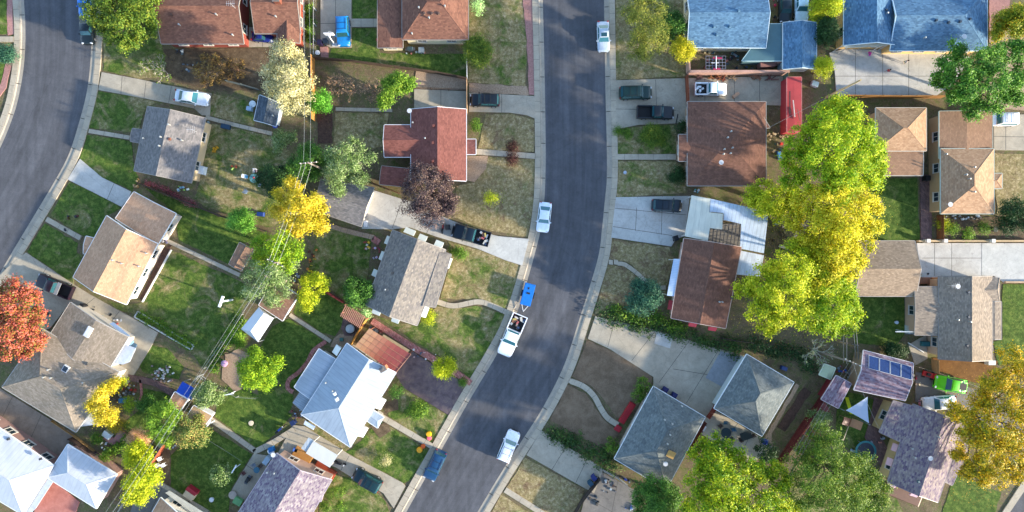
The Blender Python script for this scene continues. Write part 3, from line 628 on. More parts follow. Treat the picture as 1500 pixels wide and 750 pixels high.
def house(name, label, cat, blocks, roofm, wallc, trimc='8f8880', extras=(), door=0, wk=1.0, windows=True, group=None, dens=3.2):
    bl = [b if isinstance(b, Block) else Block(*b[:1], **b[1]) for b in blocks]
    HZ.append(bl)
    c = sum(bl[0].c, Vector())/4; h = root(name, label, cat, (c.x, c.y, 0), group)
    mr, mt, mw = MB(), MB(), MB()
    qs = []
    for b in bl: b.roof(mr, mt); qs.append((b.walls(mw), b))
    mats = roofm if isinstance(roofm, list) else None
    if mats:
        for b, m in zip(bl, mats):
            x = MB(); b.roof(x, None); part('roof', x, m, h)
    else: rf = part('roof', mr, roofm, h)
    mc = MB()
    for b in bl:
        if b.pitch >= .2: b.caps(mc)
    part('ridge_cap', mc, mats[0] if mats else roofm, h)
    part('gutter', mt, paint(trimc, var=.12, rough=.5), h)
    part('wall', mw, paint(wallc, wk, .85, var=.12) if isinstance(wallc, str) else wallc, h)
    if windows:
        for k, (q, b) in enumerate(qs):
            if b.ze > 2.1: put_windows(h, q, b.ze, door=door if k == 0 else 0, dens=dens)
    def onroof(px, py):
        z = 3.5
        for _ in range(4):
            p = P(px, py, z); zz = max(b.z(p.x, p.y) for b in bl); z = zz if zz > 0 else z
        return P(px, py, z)
    for e in extras:
        k, px, py = e[:3]; p = onroof(px, py); m = MB()
        if k == 'vent': m.lathe(p-Vector((0, 0, .1)), [(.09, 0), (.08, .45), (.13, .46), (.13, .55), (.02, .6)], 8); part('vent_pipe', m, paint('b5b5b0', metal=.4), h)
        elif k == 'box': m.box(p+Vector((0, 0, .1)), (.34, .34, .26), .3, .8); part('roof_vent', m, paint(e[3] if len(e) > 3 else '4b4a48'), h)
        elif k == 'dish':
            m.tube(p, p+Vector((0, 0, .55)), .03); m.lathe(p+Vector((.1, -.1, .5)), [(.05, 0), (.25, .08), (.34, .2)], 12); part('satellite_dish', m, paint('c9cacc'), h)
        elif k == 'sky':
            m.box(p+Vector((0, 0, .06)), (e[3], e[4], .3), R(e[5])); s_ = part('skylight', m, paint('d5d8da'), h); m = MB(); m.box(p+Vector((0, 0, .215)), (e[3]-.16, e[4]-.16, .03), R(e[5])); part('pane', m, paint(e[6] if len(e) > 6 else 'c8d8e4', rough=.15), s_)
        elif k == 'chim':
            m.box(p+Vector((0, 0, .3)), (.9, .6, 1.3), R(e[3]), .97); s_ = part('chimney', m, paint(e[4], var=.2), h); m = MB(); m.box(p+Vector((0, 0, .98)), (1.0, .7, .08), R(e[3])); m.box(p+Vector((0, 0, 1.08)), (.3, .3, .16), R(e[3])); part('chimney_cap', m, paint('77706a'), s_)
        elif k == 'ant':
            m.tube(p-Vector((0, 0, .1)), p+Vector((0, 0, 1.6)), .025)
            for i in range(5): m.tube(p+Vector((-.5+i*.25, -.3-.05*i, 1.5)), p+Vector((-.5+i*.25, .3+.05*i, 1.5)), .015, n=4)
            m.tube(p+Vector((-.6, 0, 1.5)), p+Vector((.6, 0, 1.5)), .02, n=4); part('antenna', m, paint('c9cacc', metal=.5), h)
    h['_b'] = 0; del h['_b']
    return h, bl, onroof
def awning(h, cx, cy, length, depth, ang, col, ze=2.3, drop=.5, lab=None):
    """sloping window awning; ang is the direction it projects to, in the picture's plane (degrees, y up)"""
    p = P(cx, cy, ze-.2); a = R(ang); o_ = Vector((math.cos(a), math.sin(a), 0)); t = Vector((-o_.y, o_.x, 0))
    depth *= .8; length *= .9; A = p-o_*depth/2+Vector((0, 0, drop/2)); B = p+o_*depth/2-Vector((0, 0, drop/2)); m = MB()
    q = [A-t*length/2, B-t*length/2, B+t*length/2, A+t*length/2]
    if (q[1]-q[0]).cross(q[2]-q[0]).z < 0: q.reverse()
    m.face(q, [(0, 0), (depth, 0), (depth, length), (0, length)]); m.face([x-Vector((0, 0, .04)) for x in q[::-1]])
    for s_ in (-1, 1): m.face([A+t*s_*length/2, B+t*s_*length/2, B+t*s_*length/2-Vector((0, 0, .15)), Vector(((A+t*s_*length/2).x, (A+t*s_*length/2).y, (B.z-.15)))])
    m.face([B-t*length/2, B+t*length/2, B+t*length/2-Vector((0, 0, .16)), B-t*length/2-Vector((0, 0, .16))])
    part('awning', m, paint(col, var=.1), h)

S_brn = shingle('6c4a3f', '87604f', .95); S_gry = shingle('646262', '827d7a'); S_dk = shingle('64646a', '7d7a79'); S_tan = shingle('ad866a', 'bf997a', streak=.1)
S_red = shingle('6e453e', '82544c'); S_olv = shingle('7c7262', '96897a'); S_pur = shingle('6a505c', '8c7f8c', row=.22, wid=.4, streak=.5); S_blu = shingle('42607c', '5f829c')
S_rb = shingle('694a3e', '7a584a', streak=.5); S_grn = shingle('5a6264', '747a78', streak=.5); S_wt = metalroof('c2c7ce', .8, .6, .88, .2); S_hip = shingle('9a785c', 'b39172', streak=.15)
W_brick = mk_brick('8a3a2c', 'a34a38', 'red_brick_wall')
D = lambda cs, **k: (cs, k)
houses = {}
h, _, _r = house('house', 'brown shingle roof house with red brick wall at the top left beside the olive tree', 'house', [D([(236, 64), (357, 64), (357, -32), (236, -32)], pitch=.36)], S_brn, '7c382c', extras=[('box', 252, 22, '5b4238'), ('vent', 264, 37), ('vent', 318, 22), ('ant', 345, 12), ('vent', 342, 52)], wk=1)
h, _, _r = house('house', 'brown cross gable roof house next to the alley, dark car part hidden under its eave', 'house', [D([(373, 49), (440, 49), (440, -31), (373, -31)], pitch=.34), D([(439, 63), (439, -5), (406, -5), (406, 63)], pitch=.36)], S_brn, '9c4a36', extras=[('chim', 408, 3, 0, '7a4a3c'), ('vent', 405, 25)])
h, _, _r = house('house', 'cream walled brown hip roof house with a lower red walled wing at the top centre', 'house', [D([(589, 58), (686, 58), (686, -38), (589, -38)], ze=3.0, h0=3.8, h1=3.8), D([(553, 70), (553, -45), (590, -45), (590, 70)], ze=2.4, pitch=.1)], S_brn, 'd3c6a4', extras=[('box', 622, 20, '6b5348'), ('box', 633, 20, '6b5348'), ('box', 643, 20, '6b5348'), ('vent', 629, 27), ('vent', 614, 12), ('vent', 652, 10), ('vent', 604, 50)])
m = MB(); m.box(P(571, 66, 0)+Vector((0, 0, 1.1)), (3.0, .3, 2.2)); part('wing_wall', m, paint('a02c24', var=.1), h)
h, _, _r = house('house', 'red shingle cross gable house behind the dark purple tree', 'house', [D([(683, 265), (683, 160), (602, 160), (602, 265)], pitch=.33), D([(563, 230), (630, 230), (630, 183), (563, 183)], ze=2.6, pitch=.3), D([(683, 226), (697, 226), (697, 204), (683, 204)], ze=2.45, pitch=.12)], S_red, 'b9a898', 'd9d9dc', extras=[('vent', 623, 203), ('box', 635, 184, '7a4a40'), ('box', 634, 209, '7a4a40'), ('box', 634, 236, '7a4a40'), ('vent', 605, 180), ('dish', 600, 163)])
h, _, _r = house('shed', 'low red roofed shed west of the dark purple tree', 'shed', [D([(556, 270), (598, 274), (600, 247), (559, 243)], ze=2.2, pitch=.15)], S_red, '8c4b40', windows=False)
h, _, _r = house('garage', 'grey shingle garage with white door end behind the yellow tree', 'garage', [D([(464, 310), (529, 332), (548, 275), (470, 262)], ze=2.5, pitch=.3)], S_gry, 'cfc7bb', windows=False)
m = MB(); q = P(541, 303, 0); m.box(q+Vector((-.35, 0, 1.15)), (.12, 4.4, 2.2), R(-18)); part('garage_door', m, paint('d9cdbd'), h)
h, _, _r = house('house', 'slate grey gable cottage with shadow blotches and a small front porch roof', 'house', [D([(216, 156), (196, 250), (280, 268), (301, 173)], ze=2.8, pitch=.36), D([(191, 207), (214, 211), (217, 191), (194, 188)], ze=2.4, pitch=.15)], S_gry, 'cdb58f', extras=[('vent', 249, 183), ('vent', 237, 201), ('vent', 235, 214), ('box', 249, 204, '7a5040'), ('ant', 288, 193), ('vent', 268, 206), ('vent', 212, 203)])
h, _, _r = house('house', 'tan shingle gable house with white rear wall and attached garage', 'house', [D([(156, 316), (107, 406), (185, 446), (231, 357)], ze=2.8, pitch=.3, over=.5), D([(169, 320), (196, 281), (258, 313), (232, 357)], ze=2.65, pitch=.1), D([(122, 371), (137, 378), (147, 351), (126, 346)], ze=2.4, pitch=.15)], S_tan, 'c9bcae', 'e6e4e0', extras=[('vent', 180, 386), ('vent', 167, 381), ('vent', 216, 371), ('vent', 205, 390)], dens=2.4)
h, _, _r = house('house', 'olive grey hip roof house wearing two skylights and shadow of the yellow tree', 'house', [D([(3, 567), (111, 633), (174, 545), (62, 482)], ze=2.9, pitch=.34, h0=4.5, h1=4.5), D([(72, 492), (103, 443), (188, 494), (150, 556)], ze=2.75, pitch=.14)], S_olv, 'bfb9ae', 'b0aca6', extras=[('sky', 130, 486, 1.5, .75, 60, 'd0d4da'), ('sky', 97, 540, .9, .8, 60, '34404a'), ('vent', 73, 541), ('vent', 66, 552), ('vent', 77, 553), ('box', 128, 533), ('vent', 124, 560)])
h, _, _r = house('house', 'two tone grey gable house ringed by white window awnings', 'house', [D([(575, 337), (536, 447), (611, 477), (653, 366)], ze=2.8, pitch=.36), D([(630, 361), (601, 445), (638, 450), (661, 373)], ze=2.72, pitch=.2, h0=.4)], shingle('696564', '8d857a'), 'cfc4b2', '9a958e', extras=[('vent', 565, 424), ('box', 575, 400)])
for x, y, ln, a in ((600, 339, 1.7, 68), (619, 348, 1.3, 68), (643, 357, 1.3, 68), (568, 352, 1.3, 158), (560, 375, 1.4, 158), (549, 400, 1.1, 158), (543, 419, 1.0, 158), (551, 457, 1.3, 248), (579, 469, 1.2, 248), (656, 385, 1.7, -20), (622, 457, 1.7, -20)): awning(h, x, y, ln, 1.0, a, 'c0c8c4')
h, _, _r = house('house', 'large blue white metal roof house with flat annex at the lower centre', 'house', [D([(508, 503), (441, 607), (513, 655), (580, 546)], ze=2.9, pitch=.34, h1=4.2), D([(467, 511), (431, 567), (455, 585), (493, 527)], ze=2.5, pitch=.08), D([(538, 617), (553, 627), (562, 611), (547, 601)], ze=2.55, pitch=.25, h1=.5)], metalroof('a9b6c2', .78, .6, .86, .2), 'b9b4a8', 'e4e6e8', extras=[('chim', 563, 539, 30, 'b07a5c'), ('sky', 491, 577, .5, .5, 30, 'ffffff'), ('sky', 494, 585, .5, .5, 30, 'ffffff'), ('vent', 488, 572), ('vent', 478, 560)])
awning(h, 558, 592, 1.8, .9, -30, 'c9cdd0'); awning(h, 532, 633, 1.7, .9, -30, 'c9cdd0'); awning(h, 453, 623, 1.8, 1.0, 240, 'dfe4ea'); awning(h, 493, 513, 1.4, 1.2, 150, 'e8ebe4', ze=2.4)
h, _, _r = house('porch_cover', 'low grey corrugated porch cover south of the blue annex', 'porch roof', [D([(441, 572), (429, 590), (443, 602), (454, 584)], ze=2.2, pitch=.06)], metalroof('8d99a3', 1, .3), '8a8e90', windows=False)
h, _, _r = house('house', 'purple and cream shingle house at the bottom with salmon gable wall', 'house', [D([(405, 664), (330, 780), (412, 830), (486, 703)], ze=2.9, pitch=.36, over=.35), D([(436, 740), (440, 712), (470, 735), (481, 702)], ze=2.8, pitch=.1)], shingle('625268', '989090', row=.22, wid=.4, streak=.5), 'bd9c88', 'b8aab0', extras=[('vent', 403, 692), ('vent', 393, 691), ('dish', 402, 663)])
h, _, _r = house('house', 'white metal roof house at the lower left edge', 'house', [D([(-40, 600), (78, 682), (33, 754), (-75, 690)], ze=2.9, pitch=.3, h1=3.5)], S_wt, '94746a', 'e4e8ec', extras=[('box', 13, 643, '303438'), ('box', 60, 672, '303438')])
h, _, _r = house('garage', 'white blue hip roof garage beside the red stained patio', 'garage', [D([(99, 651), (171, 695), (141, 745), (68, 699)], ze=2.6, pitch=.34, h0=2.6, h1=2.6)], S_wt, '98786c', 'e4e8ec', windows=False)
h, _, _r = house('house', 'small orange tan roof corner at the bottom edge', 'house', [D([(235, 729), (200, 790), (262, 830), (302, 768)], ze=2.9, pitch=.3)], S_tan, 'ddd6c6', 'e6e6e0')
h, _, _r = house('garden_shed', 'dark navy two slope shed next to the pale cream tree', 'shed', [D([(380, 139), (372, 176), (404, 185), (411, 152)], ze=2.2, pitch=.3)], shingle('3b4650', '58616a'), 'aebac0', 'c8d0d4', windows=False, extras=[('vent', 401, 170)])
h, _, _r = house('garden_shed', 'small brown roof shed north of the long garden walk', 'shed', [D([(351, 355), (335, 387), (353, 397), (372, 366)], ze=2.1, pitch=.2)], shingle('7c6252', '8f735f'), '8f7864', windows=False)
h, _, _r = house('garden_shed', 'pinkish brown roof shed under the pale feathery tree', 'shed', [D([(379, 447), (414, 470), (437, 433), (403, 410)], ze=2.3, pitch=.16)], shingle('82604e', '9a7662'), 'd9d3cc', 'e4e0dc', windows=False)
h, _, _r = house('garden_shed', 'little tan roof shed touching the blue tarp', 'shed', [D([(256, 574), (247, 590), (264, 602), (275, 585)], ze=2.2, pitch=.1)], shingle('95725c', 'ab8870'), 'e6e9ec', 'eef0f2', windows=False)
h, _, _r = house('garden_shed', 'brown and white striped corrugated roof shed', 'shed', [D([(284, 594), (272, 612), (296, 628), (311, 609)], ze=2.3, pitch=.05)], metalroof('b59672', 1, .22, .5), 'dfe2e4', 'f0f2f4', windows=False)
h, _, _r = house('house', 'blue shingle gable house above the playset frame', 'house', [D([(1007, 69), (1122, 70), (1122, -22), (1005, -22)], ze=2.9, pitch=.3)], S_blu, 'cdbb98', 'c4d4dc', extras=[('box', 1046, 39, '5a7c94'), ('box', 1069, 39, '5a7c94'), ('box', 1050, 51, '5a7c94'), ('box', 1082, 16, '5a7c94')])
h, _, _r = house('carport', 'flat teal carport roof joining the blue house', 'carport', [D([(1087, 89), (1148, 89), (1148, 35), (1126, 35)], ze=2.5, pitch=.03, over=.3)], paint('42646d', var=.15), '4f7078', 'a9c4c6', windows=False)
h, _, _r = house('garage', 'narrow blue gable garage beside the flat teal roof', 'garage', [D([(1147, 101), (1147, 33), (1196, 33), (1196, 101)], ze=2.7, pitch=.3)], S_blu, '9fb0b4', 'c4d0d2', windows=False)
h, _, _r = house('house', 'large blue hip and gable roof house at the top right', 'house', [D([(1236, 66), (1236, -60), (1318, -60), (1318, 66)], ze=2.8, pitch=.3), D([(1304, 74), (1446, 74), (1446, -18), (1304, -18)], ze=2.85, pitch=.3, h1=4.2)], S_blu, 'd8b478', 'cfe0e6', extras=[('box', 1371, 30, '2c3c4c'), ('box', 1389, 33, '2c3c4c'), ('box', 1406, 32, '2c3c4c'), ('box', 1420, 28, '2c3c4c'), ('vent', 1353, 56), ('dish', 1406, 55), ('vent', 1298, 20), ('box', 1298, 15, '37424c')])
h, _, _r = house('house', 'wide low reddish brown hip roof house south of three parked pickups and wagon', 'house', [D([(1007, 149), (1122, 149), (1122, 272), (1007, 272)], ze=2.8, pitch=.17, h0=5.5, h1=5.5), D([(1103, 189), (1128, 187), (1102, 149), (1090, 160)], ze=2.7, pitch=.1), D([(994, 236), (1030, 236), (1030, 197), (994, 197)], ze=2.7, pitch=.1)], S_rb, 'a58a72', '9a958e', extras=[('vent', 1070, 193), ('vent', 1065, 202), ('vent', 1060, 219), ('vent', 1059, 226), ('vent', 1072, 217), ('vent', 1069, 225), ('dish', 1053, 238)])
h, _, _r = house('house', 'brown gable house with a pale blue front awning and red window awnings', 'house', [D([(1002, 349), (983, 466), (1063, 481), (1086, 362)], ze=2.8, pitch=.2)], S_rb, 'a58070', 'b9a59a', extras=[('vent', 1057, 442), ('box', 1072, 436), ('vent', 1053, 442)])
awning(h, 983, 447, 1.5, .8, 172, 'a8343c'); awning(h, 1015, 476, 1.2, .7, 262, 'c4404a'); awning(h, 1044, 482, 1.2, .7, 262, 'c4404a')
h, _, _r = house('garage', 'grey green hip garage at the end of the funnel driveway', 'garage', [D([(1163, 560), (1116, 639), (1046, 598), (1094, 519)], ze=2.8, pitch=.32, h0=3.8, h1=3.8)], S_grn, 'b5bcb8', 'dde2e4', windows=False)
m = MB(); q = P(1071, 560, 0); m.box(q+Vector((.45, .0, 1.15)), (.14, 6.6, 2.2), R(-32)); part('garage_door', m, paint('e4e8ec'), h)
h, _, _r = house('house', 'dark grey hip roof house with a red porch beside the brown dirt yards', 'house', [D([(957, 566), (900, 672), (976, 717), (1033, 611)], ze=2.8, pitch=.3, h0=4.2, h1=4.2)], S_grn, 'a7998a', 'd4d8da', extras=[('vent', 973, 614), ('vent', 984, 620), ('vent', 981, 636), ('vent', 977, 649), ('dish', 972, 676), ('vent', 998, 594)])
m = MB(); m.box(P(982, 665, 3.4), (1.1, .95, .7), R(-28)); part('rooftop_cooler', m, paint('c69c5a', var=.2), h)
h, _, _r = house('garage', 'tan hip garage with a lower brown porch roof at the right', 'garage', [D([(1283, 221), (1357, 221), (1357, 158), (1283, 158)], ze=2.8, pitch=.32, h0=3.3, h1=3.3), D([(1290, 257), (1352, 257), (1352, 213), (1290, 213)], ze=2.6, pitch=.04)], [S_hip, shingle('8a6a54', '98785f', streak=.2)], 'b08c62', 'b9b2a4', windows=False)
h, _, _r = house('house', 'tan hip roof house at the right with a windowed tan side wall', 'house', [D([(1378, 313), (1378, 218), (1456, 218), (1456, 313)], ze=3.0, pitch=.34, h0=3.8, h1=3.8), D([(1376, 232), (1376, 163), (1454, 163), (1454, 232)], ze=2.8, pitch=.06), D([(1450, 276), (1468, 276), (1468, 254), (1450, 254)], ze=2.7, pitch=.3, h1=1.0)], [S_hip, shingle('8a6a54', '98785f', streak=.2), S_hip], 'a98d68', 'a8b4a8', extras=[('vent', 1413, 256), ('vent', 1418, 262), ('vent', 1425, 245), ('vent', 1425, 281), ('dish', 1386, 299), ('vent', 1384, 226)], dens=3.0)
h, _, _r = house('garage', 'grey gable garage with a lit tan south slope at the right', 'garage', [D([(1253, 434), (1342, 434), (1340, 353), (1254, 353)], ze=2.6, pitch=.3)], shingle('847260', 'a08c76'), 'c4b4a0', 'a89e94', windows=False)
h, _, _r = house('house', 'grey house with a cream east slope and flat west wing at the right', 'house', [D([(1375, 526), (1375, 405), (1454, 405), (1454, 528)], ze=2.9, pitch=.3), D([(1340, 491), (1378, 491), (1378, 420), (1340, 420)], ze=2.8, pitch=.05), D([(1445, 497), (1445, 442), (1467, 442), (1467, 497)], ze=2.75, pitch=.15), D([(1440, 441), (1464, 441), (1464, 407), (1440, 407)], ze=2.85, pitch=.3, h1=.7)], shingle('766c62', '988a7a'), 'b79a80', '7c7874', extras=[('box', 1418, 428, '50545c'), ('box', 1418, 464, '50545c'), ('box', 1416, 506, '50545c'), ('vent', 1401, 468), ('vent', 1419, 471), ('dish', 1397, 418), ('ant', 1388, 418)])
h, bl_s, onr = house('garage', 'purple shingle garage carrying four blue solar panels', 'garage', [D([(1251, 571), (1326, 587), (1338, 532), (1265, 513)], ze=2.7, pitch=.22)], S_pur, '9a8468', 'c9c4c8', windows=False)
q = [(1271.5, 520), (1335, 537), (1335, 556.5), (1271.5, 539)]
def q3(u, v):
    a = lerp(Vector(q[0]), Vector(q[1]), u); b = lerp(Vector(q[3]), Vector(q[2]), u); c = lerp(a, b, v); p = onr(c.x, c.y); return p+Vector((0, 0, .1))
t = NT('solar_cell'); b_ = t.n('ShaderNodeTexBrick'); t.l(t.uv(), b_.inputs[0]); b_.offset = 0; b_.inputs['Scale'].default_value = 1; b_.inputs['Brick Width'].default_value = .16; b_.inputs['Row Height'].default_value = .16; b_.inputs['Mortar Size'].default_value = .006
b_.inputs['Color1'].default_value = hx('0c2a5c'); b_.inputs['Color2'].default_value = hx('12366c'); b_.inputs['Mortar'].default_value = hx('34547c'); t.fin(b_.outputs[0], .35, .3); M_sol = t.m
for i in range(4):
    A, B, C_, D_ = q3(i/4+.008, 0), q3((i+1)/4-.008, 0), q3((i+1)/4-.008, 1), q3(i/4+.008, 1); m = MB(); f = [D_, C_, B, A]
    if (f[1]-f[0]).cross(f[2]-f[0]).z < 0: f.reverse()
    m.face(f, [(0, 0), (1.5, 0), (1.5, 1.8), (0, 1.8)])
    pn = part('solar_panel', m, M_sol, h); m = MB()
    for k in range(4): m.tube(f[k]+Vector((0, 0, .01)), f[(k+1) % 4]+Vector((0, 0, .01)), .03, n=4)
    part('frame', m, paint('c4ccd4', metal=.5), pn)
h, _, _r = house('house', 'purple shingle house with a cream sunlit east slope at the lower right', 'house', [D([(1338, 592), (1300, 706), (1374, 736), (1412, 620)], ze=2.9, pitch=.34), D([(1309, 587), (1288, 633), (1350, 662), (1372, 604)], ze=2.8, pitch=.08), D([(1400, 640), (1372, 700), (1395, 711), (1420, 655)], ze=2.7, pitch=.1)], shingle('5f5068', '968a84', row=.22, wid=.4, streak=.5), 'b9a070', '857c7e', extras=[('vent', 1334, 656), ('vent', 1338, 669), ('dish', 1357, 668), ('box', 1345, 705, '40606c'), ('vent', 1373, 639)])
for x, y, a in ((1312, 656, 162), (1304, 677, 162), (1308, 711, 252), (1340, 725, 252)): awning(h, x, y, 1.2, .8, a, 'd9aeb4')
h, _, _r = house('garden_shed', 'purple shingle shed with dark red walls next to the red fence', 'shed', [D([(1225, 550), (1203, 585), (1228, 598), (1247, 562)], ze=2.3, pitch=.2)], S_pur, '6e1f24', 'b4a8ac', windows=False)
h, _, _r = house('garden_shed', 'narrow red container shed beside the green fence', 'shed', [D([(1153, 193), (1153, 113), (1174, 113), (1174, 193)], ze=2.2, pitch=.03, over=.05)], paint('a83a3c', var=.25, sc_=.6), 'a03034', 'c07a74', windows=False)
h, _, _r = house('playhouse', 'pale green plastic playhouse below the big yellow tree', 'playhouse', [D([(1208, 533), (1200, 549), (1217, 556), (1224, 539)], ze=1.6, pitch=.25)], paint('a9b494', var=.15), 'b9c4a4', 'cdd4bc', windows=False)
# rusty and white patio covers
def slab(name, label, cat, pts, z, m, posts=True, th=.08, postc='d0d0cc', uvdir=0, kz=None):
    q = [P(x, y, z if kz is None else z+kz*i) for i, (x, y) in enumerate(pts)]; c = sum(q, Vector())/len(q)
    r = root(name, label, cat, (c.x, c.y, 0)); mb = MB(); a = R(uvdir); e = Vector((math.cos(a), math.sin(a), 0)); v = Vector((-e.y, e.x, 0))
    if sum(q[i].x*q[(i+1) % len(q)].y-q[(i+1) % len(q)].x*q[i].y for i in range(len(q))) < 0: q.reverse()
    mb.face(q, [(p.dot(e), p.dot(v)) for p in q]); mb.face([p-Vector((0, 0, th)) for p in q[::-1]])
    for i in range(len(q)): a_, b_ = q[i], q[(i+1) % len(q)]; mb.face([a_-Vector((0, 0, th)), b_-Vector((0, 0, th)), b_, a_])
    part('cover', mb, m, r)
    if posts:
        for p in q: mb = MB(); k = lerp(p, c, .05); mb.box((k.x, k.y, (z-th)/2), (.1, .1, z-th)); part('post', mb, paint(postc), r)
    return r
slab('patio_cover', 'greenish white flat patio cover beside the dark green wagon', 'patio cover', [(1013, 286), (1040, 291), (1039, 311), (1059, 313), (1058, 336), (1040, 334), (1037, 353), (1003, 346)], 2.7, metalroof('d2d0c0', 1, .8, .9, .22), uvdir=-8)
slab('patio_cover', 'bluish white translucent corrugated patio cover by the yellow tree', 'patio cover', [(1040.5, 291), (1121, 309), (1125, 317), (1119, 371), (1084, 364), (1086, 328), (1060, 322), (1060, 312), (1039.5, 310)], 2.66, metalroof('b6c4d4', 1, .55, .72, .3), uvdir=-10)
slab('patio_cover', 'weathered white cover with black stains below the corrugated one', 'patio cover', [(1084, 367), (1119, 374), (1113, 405), (1079, 402)], 2.5, metalroof('c4ccd4', 1, .7, .85, .4), uvdir=-10)
r = root('lattice_cover', 'rusty open grid frame between the white patio covers', 'pergola', P(1062, 341, 0)); mb = MB()
for i in range(9): a, b = P(1040+i*5.6, 334-i*1.2, 2.55), P(1038+i*5.3, 353+i*.9, 2.55); mb.tube(a, b, .07, n=4)
for i in range(5): a, b = P(1040, 336+i*4.5, 2.6), P(1085, 325+i*9, 2.6); mb.tube(a, b, .05, n=4)
part('slats', mb, paint('4a4442'), r)
gp('patio', 'patio', 'old paved court below the rusty grid frame', [(1036, 330), (1088, 326), (1084, 368), (1034, 356)], M_concd)
slab('porch_awning', 'long pale blue metal awning on the front of the brown gable house', 'awning', [(987, 379), (1008, 380), (997, 435), (977, 433)], 2.75, metalroof('a9bcd2', 1, .35, .85, .08), uvdir=-80)
slab('carport_cover', 'white flat metal carport beside the purple roof house', 'carport', [(459, 646), (495, 667), (483, 685), (448, 664)], 2.6, metalroof('cfd0cc', .8, 5, 1, .1))
slab('carport_cover', 'grey tilted end sheet of the white carport', 'carport', [(452, 641), (459.5, 645), (448.5, 662), (441, 657)], 2.5, metalroof('a4adb4', 1, .4), False)
slab('porch_cover', 'white roof sheet by the small orange tan roof', 'porch roof', [(242, 722), (248, 719), (300, 752), (296, 762)], 2.5, paint('b4b4a8'), False)
slab('porch_cover', 'pale triangular white cover below the yellow tree', 'patio cover', [(131, 604), (147, 621), (118, 625), (110, 632)], 2.3, paint('c8ccd0'), False, kz=-.1)
slab('porch_cover', 'white cloth cover with blue shaded edge beside the olive roof', 'patio cover', [(176, 502), (199, 510), (190, 530), (180, 534), (164, 532)], 2.2, paint('c0c8d4'), False, kz=.05)
slab('porch_cover', 'long blue white lean to roof on the north side of the olive roof house', 'patio cover', [(160, 474), (166, 472), (190, 492), (186, 495)], 2.3, paint('8ca4c4'), False)
slab('tarp_cover', 'bright blue tarp stretched beside the little tan roof shed', 'tarp', [(267, 559), (287, 570), (280, 586), (258, 574)], 2.1, paint('1450c4', .9, .5, var=.3), postc='999999')
slab('porch_cover', 'white slab roof over the corner entry at the top of the wide driveway', 'porch roof', [(1232, 67), (1273, 62), (1303, 65), (1290, 68), (1240, 70)], 2.5, paint('c4c8bc'))
slab('porch_cover', 'white entry cover on the north of the white roofed house', 'porch roof', [(26, 646), (36, 650), (47, 655), (38, 664), (28, 656)], 2.4, paint('b8c0c8'), False)
slab('porch_cover', 'white angular roof piece linking white house and hip garage', 'porch roof', [(70, 700), (78, 705), (52, 745), (36, 760), (33, 752)], 2.5, paint('b8c0c8'), False)
# striped red wood carport
r = root('patio_roof', 'tan to red striped plank patio roof above the blue metal house', 'patio roof', P(560, 515, 0)); n = 9
Q = [P(x, y, 2.75) for x, y in ((541, 481), (602, 519), (579, 547), (520, 507))]
for i in range(n):
    a, b, c, d = [lerp(Q[0], Q[1], i/n), lerp(Q[0], Q[1], (i+.96)/n), lerp(Q[3], Q[2], (i+.96)/n), lerp(Q[3], Q[2], i/n)]
    f = [a, b, c, d]
    if (f[1]-f[0]).cross(f[2]-f[0]).z < 0: f.reverse()
    m = MB(); m.face(f); m.face([p-Vector((0, 0, .05)) for p in f[::-1]])
    for k in range(4): m.face([f[k], f[k]-Vector((0, 0, .05)), f[(k+1) % 4]-Vector((0, 0, .05)), f[(k+1) % 4]])
    part('roof_panel', m, paint(['b88d68', 'b88662', 'b07a5c', 'a66c54', '9c5a48', '944e44', '8c4640', '8c4640', '904a42'][i], var=.15), r)
m = MB()
for t_ in (.25, .5, .75): m.tube(lerp(Q[0], Q[3], t_)+Vector((0, 0, .05)), lerp(Q[1], Q[2], t_)+Vector((0, 0, .05)), .04, n=4)
m.tube(Q[1]+Vector((0, 0, .03)), Q[2]+Vector((0, 0, .03)), .07, n=4); part('batten', m, paint('a87860'), r)
for p in Q: m = MB(); k = lerp(p, P(560, 513, 2.7), .06); m.box((k.x, k.y, 1.3), (.12, .12, 2.6)); part('post', m, paint('8a5a44'), r)
slab('plank_ramp', 'thin tan beam deck edge along the striped patio roof', 'deck', [(562, 490), (600, 513), (597, 517), (559, 494)], 2.3, paint('a89472'), False)
# pergola of slats
r = root('pergola', 'open salmon pink slatted pergola next to the round fire pit', 'pergola', P(522, 463, 0)); m = MB()
for i in range(13):
    t_ = i/12; a = lerp(P(506, 449, 2.5), P(533, 465, 2.5), t_); b = lerp(P(500, 461, 2.5), P(527, 478, 2.5), t_); m.box((a+b)/2, ((b-a).length+.5, .1, .12), math.atan2((b-a).y, (b-a).x))
part('slats', m, paint('c08a72', var=.2), r)
for s_, e_ in (((504, 447), (537, 467)), ((499, 459), (528, 478))):
    m = MB(); a, b = P(*s_, 2.38), P(*e_, 2.38); m.box((a+b)/2, ((b-a).length, .12, .16), math.atan2((b-a).y, (b-a).x)); part('beam', m, paint('a86c56'), r)
    for p in (a, b): m = MB(); m.box((p.x, p.y, 1.15), (.12, .12, 2.3)); part('post', m, paint('a86c56'), r)
